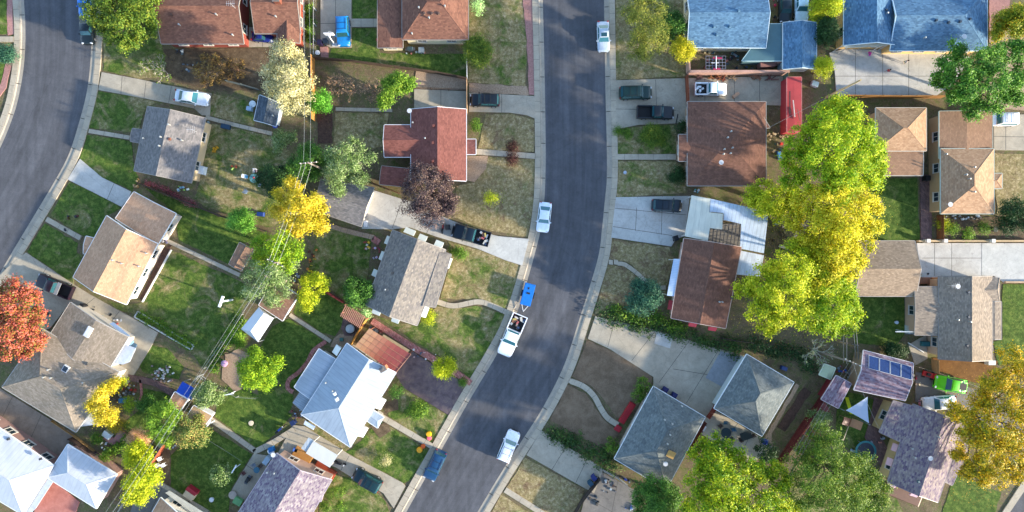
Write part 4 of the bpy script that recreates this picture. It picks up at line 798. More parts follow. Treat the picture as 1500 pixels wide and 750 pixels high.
# white gabled canopy tent
r = root('canopy_tent', 'white fabric canopy tent beside the pinkish brown shed', 'canopy', P(376, 476, 0)); m = MB()
c = [P(x, y, 2.1) for x, y in ((379, 450), (401, 466), (378, 501), (353, 482))]; r0, r1 = lerp(c[0], c[3], .1)*.5+lerp(c[1], c[2], .1)*.5, (c[2]+c[3])/2
r0 = (c[0]+c[1])/2+Vector((0, 0, .8)); r1 = (c[2]+c[3])/2+Vector((0, 0, .8)); r1 = lerp(r1, r0, .22)
for f in ([c[1], c[2], r1, r0], [c[3], c[0], r0, r1], [c[2], c[3], r1], [c[0], c[1], r0]):
    if (f[1]-f[0]).cross(f[2]-f[0]).z < 0: f.reverse()
    m.face(f); m.face([p-Vector((0, 0, .02)) for p in f[::-1]])
part('cover', m, paint('c4c8ce', var=.06), r)
for p in c: m = MB(); m.tube((p.x, p.y, 0), p, .03); part('pole', m, paint('b0b4b8'), r)
# ---------------------------------------------------------------- trees and shrubs
def leaves(clumps, per, leaf, flat=.6, asp=.6, spread=.45):
    """clumps: (n,3) centres, (n,3) outward directions -> one mesh of small leaf-spray faces"""
    C, Dn = clumps; n = len(C)*per
    c = np.repeat(C, per, 0); d = np.repeat(Dn, per, 0)
    off = rng.normal(0, 1, (n, 3))*spread*np.array([1, 1, flat]); c = c+off
    nr = d*.6+np.array([0, 0, .55])+off*.5/spread*.6+rng.normal(0, .45, (n, 3)); nr /= np.linalg.norm(nr, axis=1)[:, None]
    t = np.cross(nr, rng.normal(0, 1, (n, 3))); t /= np.linalg.norm(t, axis=1)[:, None]+1e-9; b = np.cross(nr, t)
    s = (leaf*rng.uniform(.55, 1.35, n))[:, None]
    bend = nr*s*.18
    v = np.stack([c-t*s*.5-bend, c-b*s*asp*.5+t*s*.08, c+t*s*.5-bend, c+b*s*asp*.5-t*s*.05], 1).reshape(-1, 3)
    return v
def leafmesh(v, off):
    v = v-np.array(off); nq = len(v)//4; me = bpy.data.meshes.new('crown')
    me.vertices.add(len(v)); me.vertices.foreach_set('co', v.astype(np.float32).ravel())
    me.loops.add(len(v)); me.loops.foreach_set('vertex_index', np.arange(len(v), dtype=np.int32))
    me.polygons.add(nq); me.polygons.foreach_set('loop_start', np.arange(0, len(v), 4, dtype=np.int32))
    me.update(); me.validate(); return me
def lobe_clumps(lobes, dens, fill=.15, zmin=-.45):
    Cs, Ds = [], []
    for (x, y, z, rx, rz) in lobes:
        n = max(6, int(dens*12.57*rx*(rx+rz)/2*.8))
        d = rng.normal(0, 1, (n*2, 3)); d /= np.linalg.norm(d, axis=1)[:, None]; d = d[d[:, 2] > zmin][:n]
        r = rng.uniform(.72, 1.08, len(d)); k = rng.random(len(d)) < fill; r[k] = rng.uniform(.2, .7, k.sum())
        Cs.append(np.array([x, y, z])+d*r[:, None]*np.array([rx, rx, rz])); Ds.append(d)
    return np.concatenate(Cs), np.concatenate(Ds)
M_bark = paint('5d5044', var=.4, rough=.95); M_barkp = paint('9a8f82', var=.3, rough=.95)
def tree(name, label, cat, px, py, r, h, mat, seed=0, n=6, leaf=.34, dens=.85, per=15, lob=None, sx=1, sy=1, trunk=True, group=None, open_=0, bark=None, asp=.62, flat=.35, spread=.42):
    rr = random.Random(seed*13+int(px)); zc = h*.62; c = P(px, py, zc); Rm = r/10*(1-zc/H)
    base = Vector((c.x, c.y, 0)); t = root(name, label, cat, base, group)
    lobes = []
    if lob:
        for (lx, ly, lr, lz) in lob:
            q = P(lx, ly, h*lz); lobes.append((q.x, q.y, h*lz, lr/10*1.0, lr/10*.75))
    else:
        lobes.append((c.x, c.y, h*.72, Rm*.5, h*.26))
        for i in range(n):
            a = 2*math.pi*(i+rr.uniform(-.28, .28))/n; d = Rm*rr.uniform(.46, .62); lr = Rm*rr.uniform(.34, .48)
            lobes.append((c.x+math.cos(a)*d*sx, c.y+math.sin(a)*d*sy, h*rr.uniform(.42, .74), lr, min(lr*.85, h*.3)))
        for i in range(max(2, n//2)):
            a = rr.uniform(0, 6.28); d = Rm*rr.uniform(.72, .88); lr = Rm*rr.uniform(.14, .24)
            lobes.append((c.x+math.cos(a)*d*sx, c.y+math.sin(a)*d*sy, h*rr.uniform(.38, .6), lr, lr*.8))
    if spread == .42: dens *= 1.0; spread = .31; leaf *= .62; flat = .65; per = int(per*1.7)
    lb = []
    for (x, y, z, rx, rz) in lobes:
        if rx < .55 or spread < .26: lb.append((x, y, z, rx, rz)); continue
        lb.append((x, y, z, rx*.62, rz*.66)); ns = int(5+rx*4.5)
        for _ in range(ns):
            u = rr.uniform(-.25, 1); a = rr.uniform(0, 6.28); q_ = math.sqrt(1-u*u); s_ = rx*rr.uniform(.16, .4); k_ = rr.uniform(.62, 1.16)
            lb.append((x+math.cos(a)*q_*rx*k_, y+math.sin(a)*q_*rx*k_, z+u*rz*.85, s_, s_*.8))
    v = leaves(lobe_clumps(lb, dens), per, leaf, flat, asp, spread)
    v[:, 2] = np.maximum(v[:, 2], .05)
    o = bpy.data.objects.new('crown', leafmesh(v, base)); COL.objects.link(o); o.parent = t; o.data.materials.append(mat)
    if trunk:
        m = MB(); br = bark or M_bark; r0 = max(.05, h*.024); f = base+Vector((rr.uniform(-.2, .2), rr.uniform(-.2, .2), h*.32))
        m.tube(base, base+Vector((0, 0, h*.06)), r0*1.5, r0*1.1, 8, False); m.tube(base+Vector((0, 0, h*.06)), f, r0*1.1, r0*.8, 8, False)
        for (x, y, z, rx, rz) in lobes:
            e = Vector((x, y, z)); k = lerp(f, e, .5)+Vector((rr.uniform(-.3, .3), rr.uniform(-.3, .3), .25)); m.tube(f, k, r0*.55, r0*.38, 6, False); m.tube(k, e, r0*.38, r0*.15, 5, False)
            for _ in range(5):
                w_ = e+Vector((rr.gauss(0, rx*.5), rr.gauss(0, rx*.5), rr.uniform(-.1, .8)*rz)); m.tube(lerp(k, e, rr.uniform(.3, 1)), w_, r0*.16, r0*.05, 4, False)
        part('trunk', m, br, t)
    return t
def baretree(name, label, cat, px, py, r, h, barkc, leafm=None, ln=0, seed=1, leaf=.2, group=None):
    rr = random.Random(seed); c = P(px, py, h*.5); base = Vector((c.x, c.y, 0)); Rm = r/10; t = root(name, label, cat, base, group); m = MB(); tips = []
    def grow(p, d, L, rad, lv):
        q = p+d*L; m.tube(p, q, rad, rad*.65, 4, False)
        if lv == 0: tips.append(q); return
        for _ in range(3 if lv > 1 else 4):
            nd = (d+Vector((rr.gauss(0, .55), rr.gauss(0, .55), rr.uniform(-.15, .25)))).normalized(); grow(q, nd, L*rr.uniform(.55, .85), rad*.6, lv-1)
            if lv <= 2: tips.append(q)
    for i in range(6):
        a = i*1.05+rr.uniform(-.3, .3); el = rr.uniform(.5, 1.2); grow(base+Vector((0, 0, h*.1)), Vector((math.cos(a)*math.cos(el), math.sin(a)*math.cos(el), math.sin(el))), Rm*.42, .07, 3)
    m.tube(base, base+Vector((0, 0, h*.12)), .12, .09, 6); part('branches', m, paint(barkc, var=.25, rough=.95), t)
    if ln:
        C = np.array([tips[rr.randrange(len(tips))][:] for _ in range(ln)]); Dn = np.tile([0, 0, 1.0], (ln, 1))
        v = leaves((C, Dn), 5, leaf, .5, .6, .16); o = bpy.data.objects.new('crown', leafmesh(v, base)); COL.objects.link(o); o.parent = t; o.data.materials.append(leafm)
    return t
L_olive = leafmat('olive', '3c5a1c', '5c7a26', '8c922e'); L_lime = leafmat('lime', '4c7a14', '7ea31c', 'b2c42c'); L_yel = leafmat('yellow', '8a9c18', 'd0c620', 'f0e048', .35)
L_gold = leafmat('gold', '8f921c', 'd6c028', 'f4dc60', .4); L_cream = leafmat('cream', '8a8a58', 'bfb880', 'e6dcae', .3); L_grn = leafmat('green', '2c4f18', '45702a', '6c9a38'); L_dk = leafmat('dark_green', '1c331a', '2b4a22', '3f6230', .2)
L_mid = leafmat('mid_green', '33571a', '567d24', '8aa634'); L_red = leafmat('red', '6c8030', 'b0503c', 'd07c6c', .25); L_purp = leafmat('purple', '2e2226', '524044', '947c6a', .12); L_sp = leafmat('spruce', '1c4038', '2a5a44', '5a8460', .15)
L_gg = leafmat('grey_green', '46602c', '74904a', 'b4bd8c'); L_orange = leafmat('orange', '7a5a18', 'c0841c', 'e8b43c'); L_oy = leafmat('orange_olive', '5c7218', 'b09c18', 'f4c820'); L_ly = leafmat('lime_yellow', '6a8c14', 'b4c01c', 'e0dc3c', .35); L_peach = leafmat('peach', 'a07a50', 'd9a878', 'f0cca4')
L_rust = leafmat('rust', '54442c', '7a6038', 'a88a40'); L_jun = leafmat('juniper', '1f3a1a', '345424', '56742e', .15); L_mint = leafmat('mint', '7aa05a', 'a8cf80', 'cfe8a8'); L_dred = leafmat('dark_red', '2c1a1a', '4a2a28', '6c4038', .15); L_brt = leafmat('bright_green', '466e1c', '6c9428', 'a0b840', .3)
tree('tree', 'big olive yellow tree overhanging the top of the left street', 'tree', 180, 18, 52, 8, L_olive, 1, n=8, leaf=.36)
baretree('tree', 'half bare pale tree at the edge of the driveway near the brown roof', 'tree', 228, 98, 26, 4, 'b0a898', L_olive, 130, 3)
baretree('tree', 'small rust orange tree behind the long brown roof house', 'tree', 308, 104, 30, 4.5, '8a7a68', L_rust, 520, 5, .24)
baretree('shrub', 'thin rust shrub beside the small orange tree', 'shrub', 342, 98, 18, 3, '6c5040', L_rust, 160, 6)
tree('tree', 'tall pale cream tree beside the navy shed', 'tree', 420, 112, 40, 10, L_cream, 4, lob=[(415, 80, 15, .8), (435, 92, 14, .7), (405, 100, 14, .7), (425, 112, 19, .85), (440, 125, 16, .65), (402, 128, 15, .6), (418, 140, 17, .7), (440, 148, 12, .5), (425, 158, 9, .45)], leaf=.34, dens=1.0, bark=M_barkp)
tree('tree', 'round bright green tree by the tan board fence in the alley', 'tree', 467, 150, 17, 4.5, leafmat('fresh', '3c7a1c', '5ea32c', '8cc84a'), 5, n=5, leaf=.26, per=14)
for i, (x, y, r_, lab) in enumerate([(492, 122, 20, 'leftmost of three bare brown shrubs above the dry square lawn'), (516, 130, 22, 'middle of three bare brown shrubs above the dry square lawn'), (546, 134, 20, 'rightmost of three bare brown shrubs, touching the lime tree')]): baretree('bare_shrub', lab, 'shrub', x, y, r_, 3, '8a7260', L_peach, 60, 10+i, .14, 'bare brown shrubs')
tree('tree', 'bright lime sprawling young tree above the dry square lawn', 'tree', 578, 130, 28, 5, L_brt, 6, lob=[(570, 120, 8, .7), (585, 118, 9, .8), (600, 122, 8, .7), (575, 132, 9, .7), (566, 145, 8, .55), (562, 153, 6, .4), (590, 130, 7, .6)], leaf=.34, dens=1.0)
tree('tree', 'dark green tree around the utility pole in the alley', 'tree', 452, 238, 27, 7, L_grn, 7, n=6, leaf=.3)
tree('tree', 'small grey green tree south of the navy shed', 'tree', 413, 205, 14, 4, L_gg, 8, n=4, leaf=.28)
tree('tree', 'grey green tree with bleached twigs beside the small red sheds', 'tree', 508, 242, 38, 8, L_gg, 9, lob=[(495, 225, 14, .8), (518, 218, 13, .7), (530, 238, 15, .7), (505, 245, 16, .9), (525, 258, 12, .6), (492, 262, 14, .6), (480, 255, 9, .5), (497, 277, 8, .4)], leaf=.3, bark=M_barkp)
tree('tree', 'dark shady green tree east of the round blue table', 'tree', 405, 262, 25, 6, L_dk, 10, n=6, leaf=.3)
tree('tree', 'golden yellow tree standing among the power lines', 'tree', 436, 305, 38, 9, L_gold, 11, lob=[(432, 275, 12, .7), (418, 290, 14, .8), (440, 298, 15, .95), (460, 300, 13, .75), (470, 310, 8, .6), (425, 315, 14, .8), (447, 322, 15, .8), (465, 328, 10, .6), (430, 338, 11, .6), (408, 305, 9, .6)], leaf=.38, dens=1.0)
tree('tree', 'small round green tree by the dark fence below the garden table', 'tree', 352, 322, 16, 4, leafmat('apple', '3c6a1c', '62a034', '9ccc54'), 12, n=5, leaf=.28)
tree('tree', 'lime green tree directly south of the golden tree', 'tree', 406, 368, 36, 9, L_lime, 13, lob=[(385, 360, 13, .7), (402, 355, 15, .8), (422, 362, 14, .75), (430, 375, 12, .6), (395, 378, 14, .8), (415, 384, 13, .7), (380, 380, 9, .5)], leaf=.34)
tree('tree', 'pale feathery willow like tree over the pinkish brown shed', 'tree', 396, 414, 40, 8.5, L_gg, 14, lob=[(375, 398, 14, .8), (398, 400, 16, .9), (418, 405, 14, .8), (385, 420, 15, .8), (408, 425, 15, .8), (368, 425, 10, .6), (425, 390, 10, .6), (398, 440, 10, .5)], leaf=.36, asp=.35, bark=M_barkp)
tree('tree', 'small lime tree with drooping branches east of the pinkish shed', 'tree', 458, 425, 22, 5, L_ly, 15, lob=[(452, 412, 7, .8), (465, 410, 8, .8), (475, 418, 6, .6), (448, 428, 8, .7), (458, 438, 8, .6), (443, 438, 6, .5), (447, 450, 6, .45), (468, 428, 5, .6)], leaf=.3)
tree('tree', 'leafy green tree leaning on the two tone grey roof house', 'tree', 524, 428, 22, 4.5, L_gg if False else L_grn, 16, n=6, leaf=.34)
tree('shrub', 'pale green shrub beside the salmon pergola', 'shrub', 535, 456, 10, 2.5, L_mint, 17, n=4, leaf=.26)
tree('tree', 'rounded lime green tree on the sandy bed', 'tree', 377, 543, 30, 6.5, L_lime, 18, n=8, leaf=.32)
tree('tree', 'scarlet and orange maple at the left edge', 'tree', 22, 465, 52, 9, L_red, 19, lob=[(3, 428, 15, .6), (26, 424, 14, .7), (44, 436, 10, .6), (15, 450, 19, .9), (42, 457, 17, .85), (57, 462, 9, .6), (-10, 470, 25, .8), (25, 482, 20, .85), (55, 490, 12, .6), (10, 508, 16, .6), (42, 508, 14, .55)], leaf=.42, dens=.95)
tree('tree', 'golden tree shading the olive grey roof', 'tree', 150, 592, 26, 6, L_gold, 20, lob=[(158, 568, 8, .7), (148, 580, 10, .9), (140, 593, 9, .8), (155, 600, 11, .8), (165, 608, 9, .6), (148, 612, 8, .6), (168, 562, 6, .6)], leaf=.32)
tree('shrub', 'lime top shrub touching the north of the golden tree', 'shrub', 170, 562, 9, 3, L_ly, 21, n=4, leaf=.26)
tree('shrub', 'bright green spiky shrub beside the blue box', 'shrub', 190, 594, 11, 2.5, L_lime, 22, n=5, leaf=.34, asp=.3)
tree('shrub', 'blue green shrub left of the feathery sumac', 'shrub', 215, 592, 12, 3, L_grn, 23, n=5, leaf=.3)
tree('shrub', 'straw yellow ornamental grass clump', 'shrub', 169, 624, 12, 1.6, L_oy, 24, n=5, leaf=.4, asp=.15, trunk=False)
tree('tree', 'feathery green sumac with long leaf sprays over the wires', 'tree', 240, 612, 26, 5.5, L_brt, 25, lob=[(228, 600, 9, .7), (243, 598, 10, .8), (255, 608, 9, .7), (230, 618, 10, .8), (245, 620, 10, .8), (258, 622, 8, .6), (240, 640, 9, .5), (250, 645, 7, .45), (225, 632, 7, .5)], leaf=.62, asp=.2, per=9)
tree('tree', 'mottled green and tan tree south of the striped shed', 'tree', 280, 633, 25, 5, leafmat('mottle', '4c6a2c', '7c8c44', 'c8a864'), 26, n=7, leaf=.3)
tree('shrub', 'peach coloured dried shrub at the end of the red path', 'shrub', 202, 641, 15, 2.5, L_peach, 27, n=5, leaf=.3, asp=.25)
tree('tree', 'yellow green tree between the red path and the wires', 'tree', 199, 668, 18, 5, L_ly, 28, n=6, leaf=.32)
tree('tree', 'lime gold leaning tree over the alley at the lower left', 'tree', 208, 706, 30, 7, L_ly, 29, lob=[(205, 682, 9, .6), (218, 690, 11, .8), (228, 700, 9, .7), (205, 702, 11, .9), (195, 712, 10, .7), (215, 714, 10, .7), (190, 725, 8, .5), (205, 728, 7, .5)], leaf=.34)
tree('shrub', 'small green shrub by the low wooden retaining fence', 'shrub', 139, 642, 7, 1.6, L_mid, 30, n=4, leaf=.26, trunk=False)
tree('shrub', 'small green shrub at the corner of the white hip garage', 'shrub', 153, 667, 7, 1.6, L_mid, 31, n=4, leaf=.26, trunk=False)
tree('tree', 'scrubby green tree between the blue tarp and the lime tree', 'tree', 305, 577, 20, 4, L_gg, 32, n=6, leaf=.28)
tree('shrub', 'yellow green shrub along the wires by the white canopy', 'shrub', 345, 492, 14, 2.5, L_brt, 33, n=5, leaf=.3)
tree('tree', 'dark purple plum tree in front of the red house', 'tree', 628, 283, 43, 7.5, L_purp, 34, n=9, leaf=.3, dens=1.0)
tree('shrub', 'northern of the two dark red shrubs by the red house walk', 'shrub', 751, 213, 8, 1.0, L_dred, 35, n=5, leaf=.22, trunk=False, group='dark red shrubs by the walk'); tree('shrub', 'southern of the two dark red shrubs by the red house walk', 'shrub', 750, 234, 8, 1.0, L_dred, 36, n=5, leaf=.22, trunk=False, group='dark red shrubs by the walk')
tree('shrub', 'loose lime bush on the straw lawn', 'shrub', 719, 292, 11, 2.6, L_ly, 37, n=5, leaf=.22, dens=1.0)
tree('shrub', 'wide olive bush at the corner of the cream walled house', 'shrub', 700, 75, 22, 3, L_olive, 38, n=7, leaf=.26)
tree('tree', 'pale mint sapling beside the cream walled house', 'tree', 697, 10, 9, 3, L_mint, 39, n=4, leaf=.26)
tree('tree', 'round lime tree at the edge of the stamped patio', 'tree', 649, 541, 16, 4, L_ly, 40, n=6, leaf=.26, dens=1.1)
tree('shrub', 'small round green shrub at the end of the pink brick path', 'shrub', 678, 559, 4, .9, L_mid, 41, n=3, leaf=.2, trunk=False)
tree('shrub', 'green shrub on the small lawn beside the stamped patio', 'shrub', 611, 600, 13, 1.5, L_mid, 42, n=5, leaf=.26, trunk=False)
tree('shrub', 'thin green shrub by the blue metal roof corner', 'shrub', 578, 573, 10, 1.5, L_grn, 43, n=4, leaf=.24, trunk=False)
tree('shrub', 'yellow green shrubs under the lower white awning', 'shrub', 626, 466, 10, 1.4, L_ly, 44, n=5, leaf=.24, trunk=False)
tree('shrub', 'low green bushes at the corner of the awning house and driveway', 'shrub', 672, 371, 12, 1.3, L_mid, 45, n=5, leaf=.24, trunk=False)
tree('shrub', 'tiny pale sapling on the pumpkin lawn', 'shrub', 564, 674, 6, 1.5, L_cream, 46, n=3, leaf=.2)
tree('shrub', 'green shrub beside the narrow gravel by the black wagon', 'shrub', 698, 182, 9, 1.6, L_mid, 47, n=4, leaf=.24, trunk=False, sx=.6)
tree('shrub', 'small green tree on the clothesline lawn', 'tree', 323, 694, 14, 3, L_gg, 48, n=5, leaf=.34)
for x, y, r_, lab in ((496, 722, 14, 'largest of three clipped round bushes by the purple roof'), (477, 743, 8, 'left small clipped bush at the bottom by the purple roof'), (499, 743, 8, 'right small clipped bush at the bottom by the purple roof')): tree('round_bush', lab, 'bush', x, y, r_, 1.6, L_mid, 49, n=5, leaf=.16, dens=2.4, per=12, trunk=False, spread=.16, group='clipped round bushes')
tree('tree', 'large airy olive tree in the dry yard beside the silver car', 'tree', 945, 42, 40, 8, leafmat('airy', '4c5c20', '74802e', 'a09c40'), 50, lob=[(935, 5, 16, .7), (955, 12, 15, .7), (940, 30, 17, .9), (955, 48, 17, .9), (935, 58, 14, .7), (950, 72, 15, .7), (933, 80, 9, .5), (968, 60, 9, .5), (925, 20, 11, .5)], leaf=.26, dens=.9)
tree('tree', 'dark green bush tree by the blue roof corner', 'tree', 987, 36, 20, 4, L_grn, 51, n=6, leaf=.28); tree('tree', 'round yellow tree at the wall corner beside the blue house', 'tree', 1001, 72, 17, 4, L_gold if False else L_yel, 52, n=6, leaf=.26, dens=1.1)
tree('shrub', 'olive bush with yellow leaves on the lawn north of the brown house walk', 'shrub', 955, 200, 17, 1.8, L_olive, 53, n=6, leaf=.24, trunk=False); tree('shrub', 'dark green bush at the driveway corner by the brown house', 'shrub', 998, 187, 10, 1.8, L_dk, 54, n=5, leaf=.22, trunk=False)
tree('shrub', 'small round bush on the lawn by the pavement', 'shrub', 920, 196, 6, 1.0, L_mid, 55, n=4, leaf=.2, trunk=False); tree('shrub', 'dark green bush under the front windows of the brown house', 'shrub', 993, 257, 12, 1.5, L_dk, 56, n=6, leaf=.24, trunk=False, sy=1.3)
tree('shrub', 'tiny green shrub at the driveway end by the pavement', 'shrub', 905, 191, 4, .8, L_mid, 57, n=3, leaf=.18, trunk=False)
tree('tree', 'huge lime green tree right of the red container shed', 'tree', 1222, 215, 70, 13, leafmat('lime_top', '5e9014', '98b41c', 'ccd030', .35), 58, lob=[(1225, 160, 20, .7), (1200, 180, 22, .75), (1240, 178, 24, .85), (1180, 205, 22, .7), (1215, 208, 28, 1), (1255, 205, 24, .85), (1275, 225, 16, .65), (1170, 235, 20, .6), (1200, 245, 24, .8), (1245, 245, 26, .9), (1272, 258, 18, .6), (1225, 272, 24, .8), (1160, 260, 16, .55), (1285, 240, 9, .5), (1262, 190, 14, .6), (1210, 155, 12, .5)], leaf=.42, dens=.85)
tree('tree', 'tall lemon yellow tree in the middle of the big grove', 'tree', 1222, 310, 60, 12, L_yel, 59, lob=[(1225, 262, 16, .8), (1250, 290, 20, .8), (1215, 295, 22, .9), (1185, 300, 20, .7), (1165, 325, 12, .6), (1240, 320, 24, .95), (1270, 330, 16, .6), (1205, 330, 20, .8), (1235, 350, 22, .8), (1265, 350, 14, .5), (1200, 358, 20, .6), (1180, 350, 14, .6), (1278, 300, 10, .5)], leaf=.42)
tree('tree', 'low yellow green tree at the corner of the corrugated patio cover', 'tree', 1132, 292, 32, 6, L_ly, 60, lob=[(1100, 288, 14, .6), (1118, 282, 14, .7), (1132, 298, 18, .9), (1150, 285, 16, .8), (1160, 302, 14, .7), (1112, 300, 12, .6), (1138, 312, 10, .5)], leaf=.36)
tree('tree', 'yellow green tree over the dry yard in the lower grove', 'tree', 1150, 420, 60, 11, L_ly, 61, lob=[(1165, 372, 18, .7), (1135, 390, 18, .7), (1160, 400, 24, .95), (1120, 415, 18, .65), (1095, 425, 13, .5), (1145, 430, 24, .9), (1110, 450, 18, .6), (1170, 440, 20, .8), (1140, 460, 18, .6), (1125, 475, 12, .45), (1190, 395, 18, .7), (1200, 420, 16, .7)], leaf=.42)
tree('tree', 'lime green tree at the south end of the grove above the playhouse', 'tree', 1215, 450, 48, 10, leafmat('lime_top', '5e9014', '98b41c', 'ccd030', .35), 62, lob=[(1215, 410, 18, .8), (1235, 425, 15, .7), (1195, 445, 18, .8), (1222, 450, 20, .95), (1245, 455, 13, .6), (1180, 470, 14, .6), (1210, 480, 15, .6), (1237, 478, 12, .5), (1245, 440, 10, .6)], leaf=.4)
tree('tree', 'lemon green tree joining the middle of the grove', 'tree', 1215, 378, 45, 10.5, L_yel, 63, lob=[(1195, 370, 18, .8), (1225, 368, 20, .9), (1245, 385, 16, .7), (1205, 395, 18, .8), (1232, 400, 15, .7), (1175, 365, 13, .6)], leaf=.42)
baretree('tree', 'bare grey limbs on the left of the grove', 'tree', 1172, 330, 24, 5, 'a8a294', None, 0, 71); baretree('tree', 'bleached bare tree by the playhouse', 'tree', 1200, 515, 28, 4, 'a8a898', L_gg, 60, 72, .16); baretree('fallen_branch', 'pale bare branch over the dark lawn east of the grove', 'branch', 1288, 302, 16, 3, 'b4a890', None, 0, 73)
tree('tree', 'large deep green tree over the top right roofs', 'tree', 1432, 115, 60, 9, leafmat('ash', '2f5c1c', '4f8428', '86b03c'), 64, lob=[(1395, 78, 13, .6), (1385, 100, 15, .7), (1405, 110, 18, .9), (1430, 95, 18, .8), (1455, 85, 15, .7), (1475, 78, 14, .6), (1495, 75, 14, .6), (1425, 125, 20, .9), (1455, 118, 18, .9), (1480, 120, 15, .7), (1500, 110, 14, .6), (1395, 145, 13, .6), (1425, 155, 15, .6), (1455, 150, 15, .7), (1485, 145, 12, .5), (1375, 118, 9, .5)], leaf=.42, dens=.75)
tree('tree', 'yellow tinted tree at the top right corner', 'tree', 1490, 30, 28, 7, leafmat('ygreen', '5c7a1c', '9aa428', 'd8b428'), 65, n=7, leaf=.36)
tree('tree', 'small yellow green tree between the blue garage and the wide driveway', 'tree', 1204, 100, 15, 4, L_ly, 66, n=5, leaf=.26); tree('tree', 'green and yellow tree at the top between the blue roofs', 'tree', 1212, 8, 22, 6, L_ly, 67, n=6, leaf=.32); tree('tree', 'dark green shrub tree in the gap between the blue roofs', 'tree', 1212, 45, 18, 5, L_dk, 68, n=5, leaf=.3, sx=.7, sy=1.3)
tree('spruce', 'round blue green spruce in the brown dry yard', 'spruce', 943, 437, 25, 4.5, L_sp, 69, n=9, leaf=.3, dens=1.4, asp=.28, spread=.3)
tree('tree', 'broad lime tree at the bottom hiding the dark grey roof corner', 'tree', 1060, 700, 62, 11, L_ly if False else leafmat('citrus', '447410', '86a418', 'c4c420', .3), 70, lob=[(1045, 655, 15, .6), (1025, 670, 15, .6), (1050, 680, 20, .8), (1070, 668, 15, .7), (1030, 700, 20, .8), (1060, 710, 25, 1), (1095, 695, 20, .8), (1120, 685, 16, .7), (1140, 700, 16, .7), (1025, 730, 22, .8), (1060, 745, 25, .9), (1100, 735, 24, .9), (1135, 735, 20, .8), (1000, 750, 16, .6), (1155, 755, 16, .6)], leaf=.42)
tree('tree', 'dark green tree at the bottom left of the broad lime tree', 'tree', 960, 730, 38, 7, L_dk if False else L_grn, 71, n=8, leaf=.32)
tree('tree', 'large mid green tree under the wires at the bottom right', 'tree', 1225, 690, 66, 10, leafmat('hackberry', '3a5c18', '5c7c22', '92a236'), 72, lob=[(1205, 635, 16, .7), (1190, 655, 18, .7), (1215, 665, 22, .9), (1175, 685, 20, .7), (1235, 680, 20, .8), (1260, 680, 18, .7), (1200, 700, 24, 1), (1240, 710, 24, .9), (1270, 700, 18, .7), (1285, 720, 16, .6), (1175, 720, 20, .7), (1215, 735, 24, .9), (1255, 740, 24, .8), (1285, 750, 18, .6), (1160, 750, 18, .6)], leaf=.32, dens=.95)
tree('tree', 'spreading orange gold tree filling the lower right corner', 'tree', 1452, 618, 80, 11, L_oy, 73, lob=[(1480, 530, 18, .6), (1455, 550, 16, .6), (1495, 555, 20, .8), (1430, 585, 18, .7), (1465, 580, 24, .9), (1500, 595, 24, .9), (1400, 605, 14, .55), (1435, 615, 22, .85), (1475, 620, 28, 1), (1420, 640, 16, .7), (1450, 655, 22, .9), (1490, 655, 24, .9), (1405, 665, 8, .45), (1430, 680, 14, .6), (1465, 690, 18, .7), (1500, 690, 18, .7), (1440, 700, 10, .5), (1415, 690, 8, .4)], leaf=.38, dens=.75)
tree('tree', 'dark evergreen bush at the right edge by the garden wall', 'tree', 1490, 318, 28, 4, L_dk, 74, n=7, leaf=.28)
tree('round_bush', 'upper clipped green bush at the dark grey house corner', 'bush', 944, 565, 13, 1.6, L_mid, 75, n=6, leaf=.18, dens=2.2, trunk=False, spread=.18, group='clipped green bushes at the dark grey house'); tree('round_bush', 'lower of the paired clipped bushes at the dark grey house corner', 'bush', 936, 578, 12, 1.6, L_mid, 76, n=6, leaf=.18, dens=2.2, trunk=False, spread=.18, group='clipped green bushes at the dark grey house'); tree('round_bush', 'clipped bush alone at the left corner of the dark grey house', 'bush', 897, 655, 13, 1.7, L_mid, 77, n=6, leaf=.18, dens=2.2, trunk=False, spread=.18, group='clipped green bushes at the dark grey house')
tree('round_bush', 'large dark round bush at the corner of the grey patio', 'bush', 1124, 662, 18, 2.4, L_dk, 78, n=7, leaf=.22, dens=1.6, trunk=False, spread=.25); tree('round_bush', 'dark green bush north of the shade sail behind the solar garage', 'bush', 1310, 515, 17, 1.6, L_dk, 79, n=6, leaf=.24, trunk=False, sy=.6)
tree('round_bush', 'teal green round bush west of the left street', 'bush', 8, 77, 15, 1.6, L_sp, 80, n=6, leaf=.24, trunk=False)
tree('shrub', 'climbing green plant by the purple shed and wires', 'shrub', 1200, 612, 14, 2, L_gg, 81, n=5, leaf=.26, trunk=False)
for i, (x, y, lab) in enumerate([(1383, 330, 'yellow green garden plant by the white gate post'), (1396, 336, 'bright green garden plant left of the middle of the flower bed'), (1418, 341, 'bright green garden plant right of the middle of the flower bed'), (1440, 335, 'dull green garden plant at the east of the flower bed')]): tree('garden_plant', lab, 'plant', x, y, 9, 1.0, [L_ly, L_brt, L_brt, L_mid][i], 90+i, n=4, leaf=.24, trunk=False)
def hedge(name, label, line, wpx, h, mat, dens=1.0, leaf=.3):
    ln = [P(q.x, q.y, h*.5) for q in smoothline(line, 4)]; lob = []
    rr = random.Random(int(line[0][0]))
    for p in ln:
        for _ in range(3): lob.append((p.x+rr.gauss(0, wpx*.022), p.y+rr.gauss(0, wpx*.022), h*rr.uniform(.25, .5), wpx/10*rr.uniform(.25, .42), h*rr.uniform(.4, .55)))
    c = ln[len(ln)//2]; base = Vector((c.x, c.y, 0)); t = root(name, label, 'hedge', base)
    v = leaves(lobe_clumps(lob, dens*.6, zmin=0), 9, leaf, .35, .5, .3); v[:, 2] = np.maximum(v[:, 2], .04)
    o = bpy.data.objects.new('foliage', leafmesh(v, base)); COL.objects.link(o); o.parent = t; o.data.materials.append(mat)
